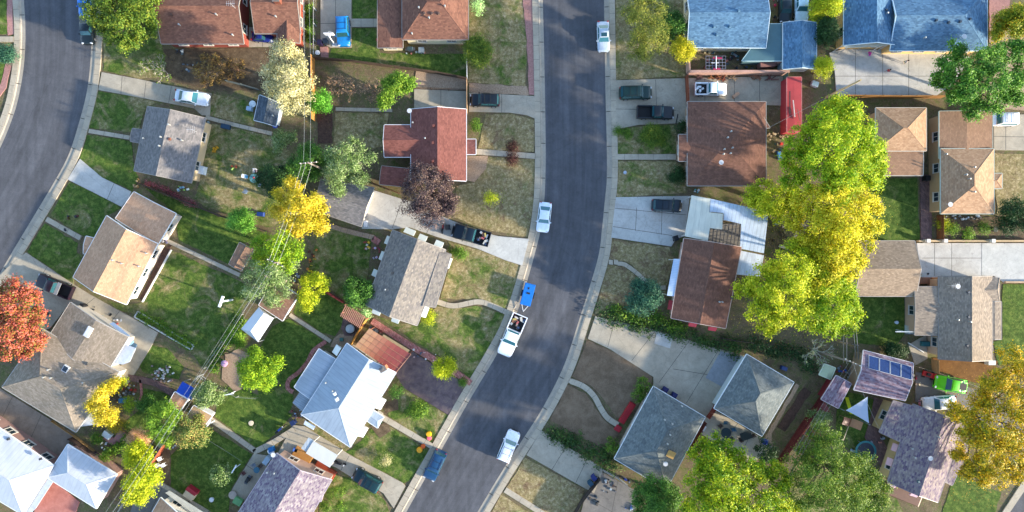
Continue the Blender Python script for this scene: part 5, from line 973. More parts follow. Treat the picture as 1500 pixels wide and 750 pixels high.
hedge('hedge', 'wide dark juniper hedge along the funnel driveway', [(888, 455), (915, 466), (950, 475), (985, 484), (1020, 496), (1055, 506), (1082, 512)], 26, 1.0, L_jun)
hedge('hedge', 'upper left part of the juniper hedge below the spruce', [(895, 452), (930, 465), (970, 470), (1000, 482)], 20, 1.1, L_mid)
hedge('hedge', 'low dark juniper hedge by the bottom driveway slab', [(806, 634), (830, 644), (855, 655), (880, 668), (898, 685)], 26, .9, L_jun)
hedge('hedge', 'dark shrub row behind the grey hip garage', [(1105, 505), (1135, 512), (1165, 520), (1190, 535)], 26, 1.4, L_dk)
hedge('ivy_strip', 'green growth along the power line behind the white canopy', [(352, 470), (340, 488), (325, 515), (312, 540)], 10, .9, L_mid)
hedge('flower_row', 'red flowering strip along the back of the slate grey cottage', [(215, 270), (240, 277), (262, 290), (285, 300)], 3, .3, L_peach if False else leafmat('rose', '7c3440', 'a85860', 'c88488'), leaf=.14)
hedge('garden_row', 'vegetable row inside the white edged bed', [(208, 462), (232, 476), (256, 490), (278, 506)], 9, .6, L_mid, leaf=.24)
hedge('garden_row', 'weeds along the low white block edge in the lower left garden', [(185, 640), (178, 652), (165, 660)], 9, .7, L_mid, leaf=.24)
hedge('hedge', 'green growth at the top centre alley fence', [(451, 10), (452, 30), (452, 55)], 8, .6, L_mid)
# ---------------------------------------------------------------- vehicles
M_tyre = paint('1a1a1b', rough=.9, var=.1); M_rim = paint('a8acb0', metal=.7, rough=.35, var=.1); M_wind = glass('234850'); M_dark = paint('17181a', rough=.7, var=.2); M_hl = paint('d8dce0', rough=.15); M_tl = paint('9c1414', rough=.3)
def car(label, cat, px, py, dx, dy, L, W, kind, col, k=1.0, name=None, extra=None, wz=1.5):
    """px,py the car's centre in the photo, dx,dy the heading of its nose in the photo"""
    c = P(px, py, .8); rz = math.atan2(-dy, dx); z0 = .015 if (px, py) in ((124, 3), (127, 44), (884, 53), (797, 318), (750, 491), (637, 682), (745, 654)) else .155
    r = root(name or {'sedan': 'parked_car', 'suv': 'parked_suv', 'pickup': 'parked_pickup'}[kind], label, cat, (c.x, c.y, z0), 'vehicles parked along the streets and driveways', rz)
    L, W = L/10, W/10; hw = W/2; M = carpaint(col, k)
    if kind == 'sedan': belt, top, hood = .92, 1.42, .86; xf, xf1, xr1, xr = .20*L, .08*L, -.20*L, -.36*L
    elif kind == 'suv': belt, top, hood = 1.05, 1.68, 1.0; xf, xf1, xr1, xr = .22*L, .12*L, -.42*L, -.475*L
    else: belt, top, hood = 1.15, 1.75, 1.08; xf, xf1, xr1, xr = .20*L, .11*L, -.07*L, -.11*L
    # lower body
    st = [(.5, .66, .5), (.492, .80, .62), (.47, .9, .72), (.43, .97, hood-.08), (.36, 1, hood-.02), (.24, 1, hood+.03), (.17, 1, belt), (-.15, 1, belt), (-.36, .995, belt), (-.43, .97, belt-.03), (-.475, .91, belt-.1 if kind == 'sedan' else belt-.05), (-.495, .83, .68), (-.5, .7, .5)]
    if kind == 'pickup': st = [s_ for s_ in st if s_[0] > -.1]+[(-.115, 1, belt)]
    m = MB(); rings = []
    for x, wf, zt in st:
        w_ = hw*wf; rings.append([Vector((x*L, s_*w_*a, z)) for s_, a, z in [(-1, .92, .24), (-1, 1.0, .48), (-1, .985, min(zt-.06, .8)), (-1, .90, zt-.02), (-1, .55, zt+.02), (1, 0, zt+.035), (1, .55, zt+.02), (1, .90, zt-.02), (1, .985, min(zt-.06, .8)), (1, 1.0, .48), (1, .92, .24)]])
    for A, B in zip(rings, rings[1:]):
        for i in range(len(A)-1): m.face([A[i], B[i], B[i+1], A[i+1]])
        m.face([A[-1], B[-1], B[0], A[0]])
    m.face(rings[0]); m.face(rings[-1][::-1])
    # cabin shell
    b_ = hw*(.94 if kind != 'sedan' else .9); t_ = hw*(.82 if kind != 'sedan' else .74)
    lo_ = [Vector((xf, -b_, belt)), Vector((xf, b_, belt)), Vector((xr, b_, belt)), Vector((xr, -b_, belt))]
    hi = [Vector((xf1, -t_, top-.06)), Vector((xf1, t_, top-.06)), Vector((xr1, t_, top-.05)), Vector((xr1, -t_, top-.05))]
    rf = [Vector((xf1-.12, -t_*.9, top)), Vector((xf1-.12, t_*.9, top)), Vector((xr1+.12, t_*.9, top)), Vector((xr1+.12, -t_*.9, top))]
    for q1, q2 in ((lo_, hi), (hi, rf)):
        for i in range(4): m.face([q1[i], q1[(i+1) % 4], q2[(i+1) % 4], q2[i]])
    m.face(rf)
    part('body', m, M, r, True, True)
    def pane(nm, a, b, c_, d, u0=.05, u1=.95, v0=.06, v1=.9):
        n_ = (b-a).cross(d-a).normalized(); cen = Vector((0, 0, .9))
        if n_.dot((a+b+c_+d)/4-cen) < 0: n_ = -n_
        g_ = lambda u, v: lerp(lerp(a, b, u), lerp(d, c_, u), v)+n_*.012
        mm = MB(); q_ = [g_(u0, v0), g_(u1, v0), g_(u1, v1), g_(u0, v1)]; mm.face(q_); part(nm, mm, glass('2c626c') if sum(hx(col)[:3]) > 1.2 else M_wind, r, True)
    pane('windshield', lo_[0], lo_[1], hi[1], hi[0], .04, .96, .02, .95)
    pane('rear_window', lo_[2], lo_[3], hi[3], hi[2], .07, .93, .1, .92)
    for a, b in ((1, 2), (3, 0)):
        pane('side_window', lo_[a], lo_[b], hi[b], hi[a], .10 if a == 1 else .05, .5 if a == 1 else .49); pane('side_window', lo_[a], lo_[b], hi[b], hi[a], .52 if a == 1 else .52, .95 if a == 1 else .90)
    if kind == 'pickup':
        m = MB(); x0, x1 = -.115*L, -.5*L; zb = .62
        m.box(((x0+x1)/2, 0, .5), (abs(x1-x0), W*.97, .22)); 
        for s_ in (-1, 1): m.box(((x0+x1)/2, s_*(hw-.08), .85), (abs(x1-x0), .15, .56))
        m.box((x1+.05, 0, .85), (.1, W-.31, .54)); part('bed', m, M, r, True)
        m = MB(); m.box(((x0+x1)/2, 0, .63), (abs(x1-x0)-.12, W-.33, .03)); part('bed_liner', m, M_dark if extra != 'empty' else paint('2c3036'), r, True)
    for sx, sy in ((.31, 1), (.31, -1), (-.30, 1), (-.30, -1)):
        rad = .33 if kind == 'sedan' else .38; m = MB(); y = sy*(hw-.1)
        m.tube((sx*L, y-.11, rad), (sx*L, y+.11, rad), rad, n=16); wv = part('wheel', m, M_tyre, r, True)
        m = MB(); m.tube((sx*L, y+sy*.08, rad), (sx*L, y+sy*.125, rad), rad*.6, n=12); part('rim', m, M_rim, wv, True)
    for s_ in (-1, 1):
        m = MB(); m.box((.465*L, s_*hw*.68, .7), (.18, .32, .13), -s_*.4); part('headlight', m, M_hl, r, True)
        m = MB(); m.box((-.483*L, s_*hw*.74, .82), (.12, .26, .18), s_*.35); part('tail_light', m, M_tl, r, True)
        m = MB(); m.box((xf-.15, s_*(hw+.08), belt+.03), (.14, .18, .13)); part('mirror', m, M if extra != 'towmirror' else M_dark, r, True)
    if kind == 'suv':
        m = MB()
        for s_ in (-1, 1): m.tube((xf1-.4, s_*t_*.85, top+.05), (xr1+.3, s_*t_*.85, top+.05), .025, n=5)
        for x_ in (0, -.2*L): m.tube((x_, -t_*.85, top+.06), (x_, t_*.85, top+.06), .022, n=5)
        part('roof_rack', m, M_dark, r, True)
    m = MB(); m.box((.505*L-.03, 0, .42), (.06, W*.5, .18)); part('grille', m, M_dark, r, True)
    if extra == 'sunroof': m = MB(); m.box((.0, 0, top+.006), (.55, .85, .02)); part('sunroof', m, M_wind, r, True)
    if extra == 'junk':
        rr = random.Random(3)
        for i, cc in enumerate(['a08a80', 'd0c8c0', 'b8a860', '405888', 'b8b8b0', '7a5a44', '984c48', 'c8c4b8', '50607a', 'a89878', '805848', '3c4048', '8c6c50', 'a0a4a8', 'b06060']):
            m = MB(); m.box((-.2*L-rr.uniform(0, .25)*L, rr.uniform(-.5, .5)*W*.7, .82+rr.uniform(0, .12)), (rr.uniform(.2, .6), rr.uniform(.1, .35), rr.uniform(.1, .3)), rr.uniform(0, 3)); part('cargo', m, paint(cc), r, True)
    if extra == 'whitejunk':
        for i, (x_, y_, w_) in enumerate(((-.36, .35, .7), (-.42, .1, .4), (-.33, -.2, .5), (-.25, .1, .3))): m = MB(); m.box((x_*L, y_, .75), (w_, .35, .25), i*.7, .7); part('cargo', m, paint('e4e6e8'), r, True)
    if extra == 'toolbox': m = MB(); m.box((-.16*L, 0, 1.18), (.5, W*.92, .12)); part('tool_box', m, paint('c8ccd0', metal=.6, rough=.3), r, True)
    if extra == 'openrear':
        m = MB(); m.box((-.26*L, 0, top-.02), (1.0, 1.0, .06)); part('open_hatch', m, M_dark, r, True)
        m = MB()
        for s_ in (-1, 1): m.box((.0-.18*L, s_*hw*.77, belt+.4), (.46*L, .07, .06))
        part('stripe', m, M_dark, r, True)
    return r
car('bright blue car at the top edge half under the olive tree', 'car', 124, 3, 0, 1, 42, 18, 'sedan', '2a78c8')
car('dark teal car parked below the blue one under the olive tree', 'car', 127, 44, 0, 1, 40, 18, 'sedan', '16262e')
car('silver sedan on the long driveway beside the slate grey cottage', 'car', 281, 143, 1, .16, 49, 19, 'sedan', 'c8d4e0')
car('bright blue wagon beside the basketball hoop', 'suv', 503, 46, .04, 1, 43, 19, 'suv', '1878b8')
car('small black wagon on the short flared driveway', 'car', 710, 147, -1, -.02, 43, 18, 'suv', '14202c')
car('silver sedan with dark sunroof on the middle street at the top', 'car', 884, 53, .03, 1, 44, 18, 'sedan', 'b4c0cc', extra='sunroof')
car('dark green wagon on the broad grey driveway', 'suv', 931, 136, 1, -.02, 47, 19, 'suv', '12403c')
car('black pickup with white bed rails on the broad grey driveway', 'pickup', 960, 165, 1, .02, 54, 19, 'pickup', '1c242c')
car('white pickup with white bags in its bed by the pink wall', 'pickup', 1041, 131, 1, 0, 47, 18, 'pickup', 'eceef0', extra='whitejunk')
car('dark wagon on the pale blue white driveway', 'suv', 977, 301, 1, .04, 44, 18, 'suv', '142c3c')
car('pale silver sedan on the middle street beside the straw lawn', 'car', 797, 318, -.12, 1, 44, 19, 'sedan', 'dce8f4')
car('dark blue pickup loaded with colourful junk', 'pickup', 690, 344, -1, -.27, 56, 22, 'pickup', '122838', extra='junk')
car('white pickup towing the blue box trailer', 'pickup', 750, 491, -.42, 1, 64, 23, 'pickup', 'f0f4fa', extra='junk')
car('blue wagon on the middle street by the pumpkins', 'suv', 637, 682, -.47, 1, 46, 20, 'suv', '1c4468')
car('white wagon on the east side of the middle street', 'suv', 745, 654, .42, -1, 47, 20, 'suv', 'f2f4fc')
car('dark green hatchback on the narrow driveway by the clipped bushes', 'car', 538, 703, -1, -.55, 44, 20, 'suv', '143c44')
car('maroon black pickup with a white tool box near the red maple', 'pickup', 80, 419, -1, -.42, 56, 20, 'pickup', '2a1c2c', extra='toolbox')
car('white van nose poking out at the right edge near the green tree', 'van', 1466, 175, -1, 0, 44, 19, 'suv', 'f0f0f0')
car('lime green coupe with black hatch in the lower right', 'car', 1393, 563, -1, -.17, 47, 21, 'sedan', '5ccc14', 1, extra='openrear')
car('white car half under the orange gold tree', 'car', 1376, 590, -1, .08, 48, 20, 'sedan', 'e4e8ea')
car('dark blue black car at the top beside the white coupe', 'car', 1150, 12, 0, 1, 42, 18, 'sedan', '18323c')
car('white coupe at the top between the two blue garages', 'car', 1174, 8, 0, 1, 48, 19, 'sedan', 'd0ecf4')
car('tiny dark blue car nose under the brown cross gable eave', 'car', 384, 54, 1, .08, 30, 14, 'sedan', '14246c')
# trailer
r = root('box_trailer', 'blue box trailer hitched behind the white pickup', 'trailer', (*P(773, 431, .6)[:2], .015), rz=math.atan2(1, .26)); m = MB()
m.box((0, 0, .85), (3.2, 1.55, .85)); m.box((0, 0, 1.3), (3.1, 1.45, .1), 0, .96); part('box', m, carpaint('1c70c0'), r, True)
m = MB(); m.tube((-1.6, .5, .45), (-2.6, 0, .45), .05); m.tube((-1.6, -.5, .45), (-2.6, 0, .45), .05); m.tube((-2.6, 0, .0), (-2.6, 0, .7), .04); part('drawbar', m, paint('c8ccd0'), r, True)
m = MB(); m.box((.2, 0, 1.37), (.25, .5, .05)); m.box((.9, .1, 1.37), (.3, .2, .05)); part('roof_vent', m, M_dark, r, True)
for s_ in (-1, 1):
    m = MB(); m.tube((0, s_*.78, .33), (0, s_*.95, .33), .33, n=14); part('wheel', m, M_tyre, r, True); m = MB(); m.box((0, s_*.87, .72), (.95, .24, .06)); part('fender', m, M_dark, r, True)
# motorcycle and a red hand cart
def motorbike(label, px, py, ang, col):
    r = root('motorcycle', label, 'motorcycle', (*P(px, py, .5)[:2], .12), rz=R(ang))
    for x in (-.65, .65): m = MB(); m.tube((x, -.06, .3), (x, .06, .3), .3, n=14); part('wheel', m, M_tyre, r, True)
    m = MB(); m.box((.05, 0, .7), (.55, .3, .28), 0, .7); part('tank', m, carpaint(col), r, True)
    m = MB(); m.box((-.4, 0, .75), (.6, .28, .1)); part('seat', m, M_dark, r, True)
    m = MB(); m.tube((.55, -.38, 1.0), (.55, .38, 1.0), .025); m.tube((.65, 0, .3), (.5, 0, 1.0), .04); m.box((0, 0, .42), (.6, .3, .35)); m.tube((-.6, .15, .3), (.3, .15, .3), .05); part('frame', m, paint('6a6e72', metal=.6), r, True)
    m = MB(); m.box((.72, 0, .85), (.1, .2, .16)); part('headlight', m, M_hl, r, True)
motorbike('black motorcycle parked beside the white carport', 498, 678, -18, '20242c'); motorbike('red motorcycle between the bin and the loaded dark pickup', 649, 333, 80, 'a02c30')
motorbike('blue and white dirt bike by the patio at the end of the dark lawn', 410, 629, 40, '3050a8'); motorbike('blue motorcycle in the concrete storage yard', 915, 701, -30, '2848a0')
r = root('race_kart', 'red and white kart beside the solar panel garage', 'kart', (*P(1361, 549, .4)[:2], .1), rz=R(-18)); m = MB(); m.box((0, 0, .3), (1.9, .7, .2)); m.box((.75, 0, .42), (.45, .9, .2), 0, .8); part('body', m, carpaint('b81c24'), r, True)
m = MB(); m.box((-.2, 0, .5), (.6, .5, .3), 0, .7); part('seat', m, M_dark, r, True)
m = MB(); m.box((.95, -.1, .5), (.3, .8, .06)); part('wing', m, paint('e4e4e8'), r, True)
for x, y in ((.6, .5), (.6, -.5), (-.7, .5), (-.7, -.5)): m = MB(); m.tube((x, y-.1, .22), (x, y+.1, .22), .22, n=12); part('wheel', m, M_tyre, r, True)
# ---------------------------------------------------------------- fences and walls
def fence(name, label, cat, pts, h, col, style='board', step=2.4, postc=None, th=.05):
    q = [P(x, y, 0) for x, y in pts]; r = root(name, label, cat, q[0]); mt = paint(col, var=.3, sc_=.8, rough=.9) if style != 'chain' else paint(col, metal=.5, var=.2)
    pm = paint(postc or col, .85, rough=.9)
    for a, b in zip(q, q[1:]):
        L = (b-a).length; n = max(1, round(L/step)); d = (b-a).normalized(); rz = math.atan2(d.y, d.x); nn = Vector((-d.y, d.x, 0))
        for k in range(n):
            s, e = lerp(a, b, k/n), lerp(a, b, (k+1)/n); m = MB(); l = (e-s).length
            if style == 'board':
                nb = int(l/.16)
                for i in range(nb): c = lerp(s, e, (i+.5)/nb); hh = h*random.uniform(.97, 1.0); m.box(c+Vector((0, 0, hh/2))+nn*random.uniform(-.01, .01), (l/nb*.93, .025, hh), rz+random.uniform(-.02, .02))
                for z in (.25, .8): m.box((s+e)/2+Vector((0, 0, h*z))-nn*.05, (l-.12, .05, .09), rz)
                part('panel', m, mt, r)
            elif style == 'chain':
                m.tube(s+Vector((0, 0, h)), e+Vector((0, 0, h)), .025, n=5)
                nw = int(l/.25)
                for i in range(nw): m.tube(lerp(s, e, i/nw)+Vector((0, 0, .05)), lerp(s, e, (i+1)/nw)+Vector((0, 0, h)), .006, n=3, caps=False); m.tube(lerp(s, e, i/nw)+Vector((0, 0, h)), lerp(s, e, (i+1)/nw)+Vector((0, 0, .05)), .006, n=3, caps=False)
                part('mesh', m, mt, r)
            elif style == 'rail':
                for z in (.45, .9): m.box((s+e)/2+Vector((0, 0, h*z)), (l, .06, .12), rz)
                part('rail', m, mt, r)
            else: m.box((s+e)/2+Vector((0, 0, h/2)), (l+.003, th, h), rz); part('wall_panel', m, mt, r)
            if style not in ('wall',): m = MB(); m.box(s+Vector((0, 0, h*.52)), (.1, .1, h*1.04), rz); part('post', m, pm, r)
    return r
FN = [
 ('fence', 'orange tan board fence along the east side of the alley', [(461, 86), (462, 178)], 1.8, 'b07c3c', 'board'), ('fence', 'dark brown board fence across the lawn of the cream walled house', [(463, 87), (520, 92), (580, 100), (640, 108), (684, 117)], 1.3, '5c4a3c', 'board'),
 ('fence', 'white post fence on the east of the cream walled house', [(684, 79), (685, 117)], 1.5, 'b8bcbc', 'board'), ('fence', 'tan board fence beside the short flared driveway', [(684.5, 120), (685, 168)], 1.7, 'a08468', 'board'),
 ('fence', 'pale wire fence along the driveway of the blue wagon', [(463, -30), (463, 84)], 1.2, 'b4b8b8', 'chain'), ('fence', 'dark weathered fence between the patchy lawn and the dark lawn strip', [(208, 269), (262, 291), (330, 318), (396, 340)], 1.2, '5a4c40', 'board'),
 ('fence', 'grey wire fence on the west side of the alley at the top', [(448, -30), (449, 70)], 1.2, '9a9e9c', 'chain'), ('fence', 'dark red board fence north of the salmon pergola', [(474, 423), (490, 433), (507, 443)], 1.6, '7c3034', 'board'),
 ('fence', 'yellow tan board fence between pergola and striped patio roof', [(540, 466), (526, 487), (515, 506)], 1.8, 'c08c44', 'board'), ('fence', 'orange brown fence between the low red shed and the driveway', [(547, 268), (566, 276), (587, 284)], 1.8, '7c4c30', 'board'),
 ('fence', 'tall brown board fence at the start of the broad grey driveway yard', [(1003, 114), (1005, 154)], 1.7, '8c4c34', 'board'), ('fence', 'short brown fence joining the hipped brown roof house', [(1005, 155), (1022, 154)], 1.6, '7c4a38', 'board'),
 ('fence', 'faded green board fence beside the red container shed', [(1146, 112), (1147, 193)], 1.8, '5a7464', 'board'), ('fence', 'orange topped board fence south of the wide driveway', [(1232, 143), (1310, 144), (1377, 144)], 1.6, 'a8783c', 'board'),
 ('fence', 'long dark red fence running diagonally below the purple shed', [(1210, 568), (1172, 622), (1134, 680)], 1.8, '5c1c1c', 'board'), ('fence', 'dark red gate fence between the two grey hip roofs', [(1045, 594), (1034, 610)], 1.7, '7c2c1c', 'board'),
 ('fence', 'brown red fence hugging the dark grey house beside the grey patio', [(1030, 616), (1003, 662)], 1.6, '5c2c24', 'board'), ('fence', 'brown edging fence on the south of the grey patio', [(1056, 652), (1080, 668), (1098, 682)], .6, '7c4c3c', 'board'),
 ('fence', 'dark board fence by the bottom driveway slab', [(877, 698), (851, 731), (835, 760)], 1.6, '3c3430', 'board'), ('fence', 'low dark fence at the end of the juniper hedge', [(1055, 494), (1075, 498), (1101, 501)], 1.2, '50483f', 'board'),
 ('fence', 'wooden trellis fence south of the grove', [(1231, 424), (1231, 470), (1231, 530)], 1.8, 'a89a88', 'rail'), ('fence', 'pale rail fence beside the wooden trellis', [(1243, 418), (1246, 480), (1250, 528)], 1.5, '8c8c84', 'rail'),
 ('fence', 'red stained fence in the lower left alley', [(247, 648), (235, 667), (222, 686)], 1.6, '9c4c30', 'board'), ('fence', 'wire fence along the long bright green lawn', [(370, 440), (330, 500), (292, 556)], 1.2, '8c908c', 'chain'),
 ('fence', 'wire fence along the west edge of the clothesline lawn', [(262, 615), (238, 655), (205, 705), (176, 752)], 1.3, 'a0a4a0', 'chain'), ('fence', 'wooden retaining edge below the olive grey roof', [(78, 616), (108, 636), (140, 660)], .5, 'b8915c', 'board'),
 ('fence', 'dark fence behind the white hip garage', [(108, 640), (145, 664), (181, 690)], 1.2, '4c3c34', 'board'), ('fence', 'dark red fence in the shade sail yard', [(1183, 640), (1172, 632), (1200, 598)], 1.0, '7c3c30', 'rail'),
 ('fence', 'tan gate fence beside the grey house', [(1364, 526), (1365, 545)], 1.6, 'b08c5c', 'board'), ('fence', 'wire fence above the rust dirt ground', [(1339, 536), (1372, 546), (1440, 570)], 1.1, '8c8478', 'chain'),
 ('fence', 'brown wood fence beside the brick path', [(1372, 316), (1372, 350)], 1.5, '7c4c28', 'board'), ('fence', 'thin wire fence between the two back lawns at the far left garden', [(315, 561), (350, 580), (379, 582)], .9, 'a0a49c', 'chain'),
 ('fence', 'pale low fence of the concrete storage yard', [(883, 686), (905, 698), (918, 708)], 1.4, 'a8a8a4', 'rail'), ('fence', 'grey board fence beside the navy shed', [(334, 120), (358, 126), (382, 133)], 1.2, '6c7470', 'board'), ('fence', 'dark wood fence behind the wood patio roof', [(607, 131), (683, 134)], 1.2, '46382e', 'rail'),
]
for nm, lab, pts, h_, c_, st in FN: fence(nm, lab, 'fence', pts, h_, c_, st)
fence('garden_wall', 'long pale pink masonry wall below the playset frame', 'wall', [(1006, 109), (1150, 109)], 1.5, 'c09888', 'wall', 6, th=.35)
fence('garden_wall', 'short pink wall stub with teal top at the yellow tree', 'wall', [(1005, 88), (1006, 108)], 1.5, 'b89484', 'wall', 6, th=.25)
fence('garden_wall', 'low cream wall along the pale driveway at the right', 'wall', [(1342, 353), (1410, 353), (1505, 353)], .6, 'c8ac84', 'wall', 4, th=.25)
for x, lab in ((1353, 'white square gate post by the brick path'), (1378, 'white square gate post right of the brown wood fence'), (1447, 'white square post on the low cream wall')): m = MB(); m.box(P(x, 353, 0)+Vector((0, 0, .5)), (.42, .42, 1.0)); m.box(P(x, 353, 0)+Vector((0, 0, 1.04)), (.52, .52, .08)); single('gate_post', lab, 'post', m, paint('e4e0d8'), group='white gate posts on the low wall')
fence('garden_wall', 'tan edge wall north of the bright green lawn', 'wall', [(1470, 413), (1560, 413)], .4, 'c4a484', 'wall', 4, th=.2)
fence('garden_wall', 'thin white wall beside the flower bed of the tan house', 'wall', [(252, 366), (210, 442)], .35, 'dcdcd6', 'wall', 20, th=.15)
fence('garden_edging', 'white frame around the vegetable bed', 'edging', [(203, 456), (285, 506), (281, 512), (198, 464), (203, 456)], .25, 'e4e2da', 'wall', 20, th=.14)
fence('garden_wall', 'pink brick wall on the north of the red concrete patio', 'wall', [(108, 652), (174, 694)], .8, 'b08878', 'wall', 20, th=.6)
fence('garden_wall', 'reddish block wall left of the white metal roof', 'wall', [(0, 623), (28, 648), (66, 668)], .5, 'a87060', 'wall', 20, th=.8)
# ---------------------------------------------------------------- utility poles and wires
def pole(label, px, py, h, arm=1, rz=0, col='8c8074'):
    c = P(px, py, h); r = root('utility_pole', label, 'pole', (c.x, c.y, 0), 'utility poles in the alleys'); m = MB(); m.tube((c.x, c.y, 0), c, .17, .11, 10); part('shaft', m, paint(col, rough=.9), r)
    for k in range(arm):
        m = MB(); m.box(c-Vector((0, 0, .3+k*.9)), (2.4, .12, .12), rz); part('crossarm', m, paint('7c6c5c'), r)
        for s_ in (-1.05, -.4, .4, 1.05): m = MB(); d = Vector((math.cos(rz), math.sin(rz), 0))*s_; m.lathe(c-Vector((0, 0, .24+k*.9))+d, [(.05, 0), (.08, .08), (.05, .2)], 8); part('insulator', m, paint('c8ccc8'), r)
    return c
pole('utility pole with crossarm rising from the dark green alley tree', 451, 238, 9, 1, R(5)); pole('utility pole inside the lime tree in the alley', 402, 385, 9, 1, R(-25)); pole('plain tan utility pole leaning over the wide driveway', 1261, 117, 8.5, 0, 0, 'c4ac7c'); pole('utility pole by the pale rail fence south of the grove', 1250, 531, 8.5, 1, R(-25))
def wire(label, a, b, z0, z1, rad=.014, sag=.6):
    A, B = P(*a, z0), P(*b, z1); m = MB(); pr = None
    for i in range(15):
        t_ = i/14; q = lerp(A, B, t_)-Vector((0, 0, sag*4*t_*(1-t_)))
        if pr is not None: m.tube(pr, q, rad, n=5, caps=False)
        pr = q
    single('power_line', label, 'wire', m, paint('8c9090', metal=.3), 'power lines over the alleys')
for i, dx in enumerate((-4, 2)): wire(('thin western', 'pale eastern')[i]+' power line above the alley at the top', (448+dx*1.2, -60), (451+dx*1.6, 240), 8.8, 8.8)
for i, dx in enumerate((-9, -3, 6)): wire(('western', 'middle', 'eastern')[i]+' power line between the dark alley tree and the lime tree', (451+dx, 239), (402+dx, 384), 8.8, 8.8)
for i, dx in enumerate((-9, -1, 5)): wire(('left', 'brightest middle', 'right')[i]+' power line running down to the lower left corner', (402+dx, 386), (160+dx*1.3, 760), 8.8, 8.2, .024 if i == 1 else .012)
for i, dx in enumerate((-7, 0, 6)): wire(('left', 'middle', 'right')[i]+' power line crossing the large mid green tree', (1250+dx, 532), (1118+dx, 762), 8.3, 8.0, .013)
wire('thin service wire from the plain pole to the hipped brown roof', (1261, 117), (1128, 186), 8.3, 3.2, .02); wire('service wire dropping to the purple roof house', (1250, 532), (1290, 632), 8.2, 3.2, .018); wire('thin wire across the clothesline lawn', (300, 642), (354, 676), 1.9, 1.9, .012, .1)
# ---------------------------------------------------------------- people
def child(label, px, py, rz, shirt, pants, hair, h=1.25):
    c = P(px, py, 0); r = root('person', label, 'person', (c.x, c.y, ZC['drive']), None, R(rz)); s = h/1.25
    V = [(0, 0, .62), (0, 0, .78), (0, 0, .96), (0, 0, 1.03), (0, 0, 1.12), (0, 0, 1.2), (.09, .02, .58), (.1, .1, .33), (.1, .04, .06), (.1, .15, .03), (-.09, -.02, .58), (-.1, -.05, .33), (-.1, -.14, .08), (-.1, -.05, .03), (.15, 0, .93), (.2, .03, .73), (.2, .12, .55), (-.15, 0, .93), (-.2, -.03, .73), (-.19, .02, .55)]
    E = [(0, 1), (1, 2), (2, 3), (3, 4), (4, 5), (0, 6), (6, 7), (7, 8), (8, 9), (0, 10), (10, 11), (11, 12), (12, 13), (2, 14), (14, 15), (15, 16), (2, 17), (17, 18), (18, 19)]
    rad = [.11, .105, .11, .05, .1, .075, .075, .05, .035, .03, .075, .05, .035, .03, .05, .036, .025, .05, .036, .025]
    me = bpy.data.meshes.new('person'); me.from_pydata([Vector(v)*s for v in V], E, []); o = bpy.data.objects.new('body', me); COL.objects.link(o); o.parent = r
    md = o.modifiers.new('s', 'SKIN'); 
    for i, x in enumerate(rad): me.skin_vertices[0].data[i].radius = (x*s, x*s)
    me.skin_vertices[0].data[0].use_root = True
    o.modifiers.new('ss', 'SUBSURF').levels = 1; o.modifiers['ss'].render_levels = 1; o.data.materials.append(paint('b88468', var=.1))
    m = MB(); m.lathe((0, 0, .6*s), [(.13*s, 0), (.135*s, .18*s), (.15*s, .32*s), (.09*s, .4*s)], 12); 
    for sx in (-1, 1): m.tube((sx*.11*s, 0, .95*s), (sx*.19*s, 0, .78*s), .06*s, .055*s, 8)
    part('shirt', m, paint(shirt), r, True, True)
    m = MB()
    for sx, y in ((1, .1), (-1, -.05)): m.tube((sx*.08*s, 0, .64*s), (sx*.1*s, y*s, .33*s), .09*s, .065*s, 10)
    part('shorts', m, paint(pants), r, True, True)
    m = MB(); m.lathe((0, -.015, 1.12*s), [(.1*s, 0), (.112*s, .05*s), (.09*s, .12*s), (.03*s, .15*s)], 12); part('hair', m, paint(hair), r, True, True)
child('child in a red shirt walking on the wide driveway', 1296, 106, 120, 'c43c44', '8c9cac', '2c241c'); child('child in a white shirt and green shorts on the wide driveway near the house', 1322, 93, 60, 'dcdcdc', '3c7c54', '3c2c20')
# ---------------------------------------------------------------- yard things
def at(px, py, z=.06): v = P(px, py, z); return v
def wheelie(label, px, py, col, rz=0):
    c = at(px, py, .14); r = root('wheelie_bin', label, 'bin', c, 'wheeled bins', R(rz)); m = MB(); m.box((0, 0, .5), (.55, .6, .9), 0, 1.12); part('body', m, paint(col), r, True)
    m = MB(); m.box((0, 0, .99), (.68, .74, .07), 0, .92); part('lid', m, paint(col, .8), r, True)
    for s_ in (-1, 1): m = MB(); m.tube((s_*.28, -.3, .1), (s_*.34, -.3, .1), .1, n=10); part('wheel', m, M_tyre, r, True)
    m = MB(); m.tube((-.25, -.42, .95), (.25, -.42, .95), .02, n=5); part('handle', m, M_dark, r, True)
wheelie('dark purple bin left of the pair beside the basketball hoop', 471, 65, '241c3c'); wheelie('dark blue bin right of the pair beside the basketball hoop', 479, 63, '1c2c3c', 10)
wheelie('dark bin between the red motorcycle and the loaded pickup', 657, 333, '1c242c'); wheelie('dark bin in front of the hipped brown roof house', 1010, 169, '1c2c3c')
wheelie('black bin at the end of the pale blue white driveway', 988, 349, '14181c', 20); wheelie('navy bin nearest the corner of the dark grey house', 973, 569, '1c2464', -30); wheelie('navy bin further along the dark grey house wall', 986, 577, '1c2464', -30)
wheelie('navy bin at the dark fence by the bottom driveway slab', 869, 697, '1c2c74', 40); wheelie('teal bin at the dark fence by the bottom driveway slab', 864, 705, '1c4c64', 40); wheelie('dark bin leaning at the white link roof', 66, 665, '14181c', 30); wheelie('black bin at the dark brick path corner', 1353, 262, '1c1c20'); wheelie('black bin beside the black pickup end of the olive roof', 126, 448, '181c24', -30)
wheelie('dark blue bin by the house corner across the walk', 432, 617, '1c3060', 30); wheelie('blue bin by the dark bush and grey patio', 1118, 645, '1c40a0', 0)
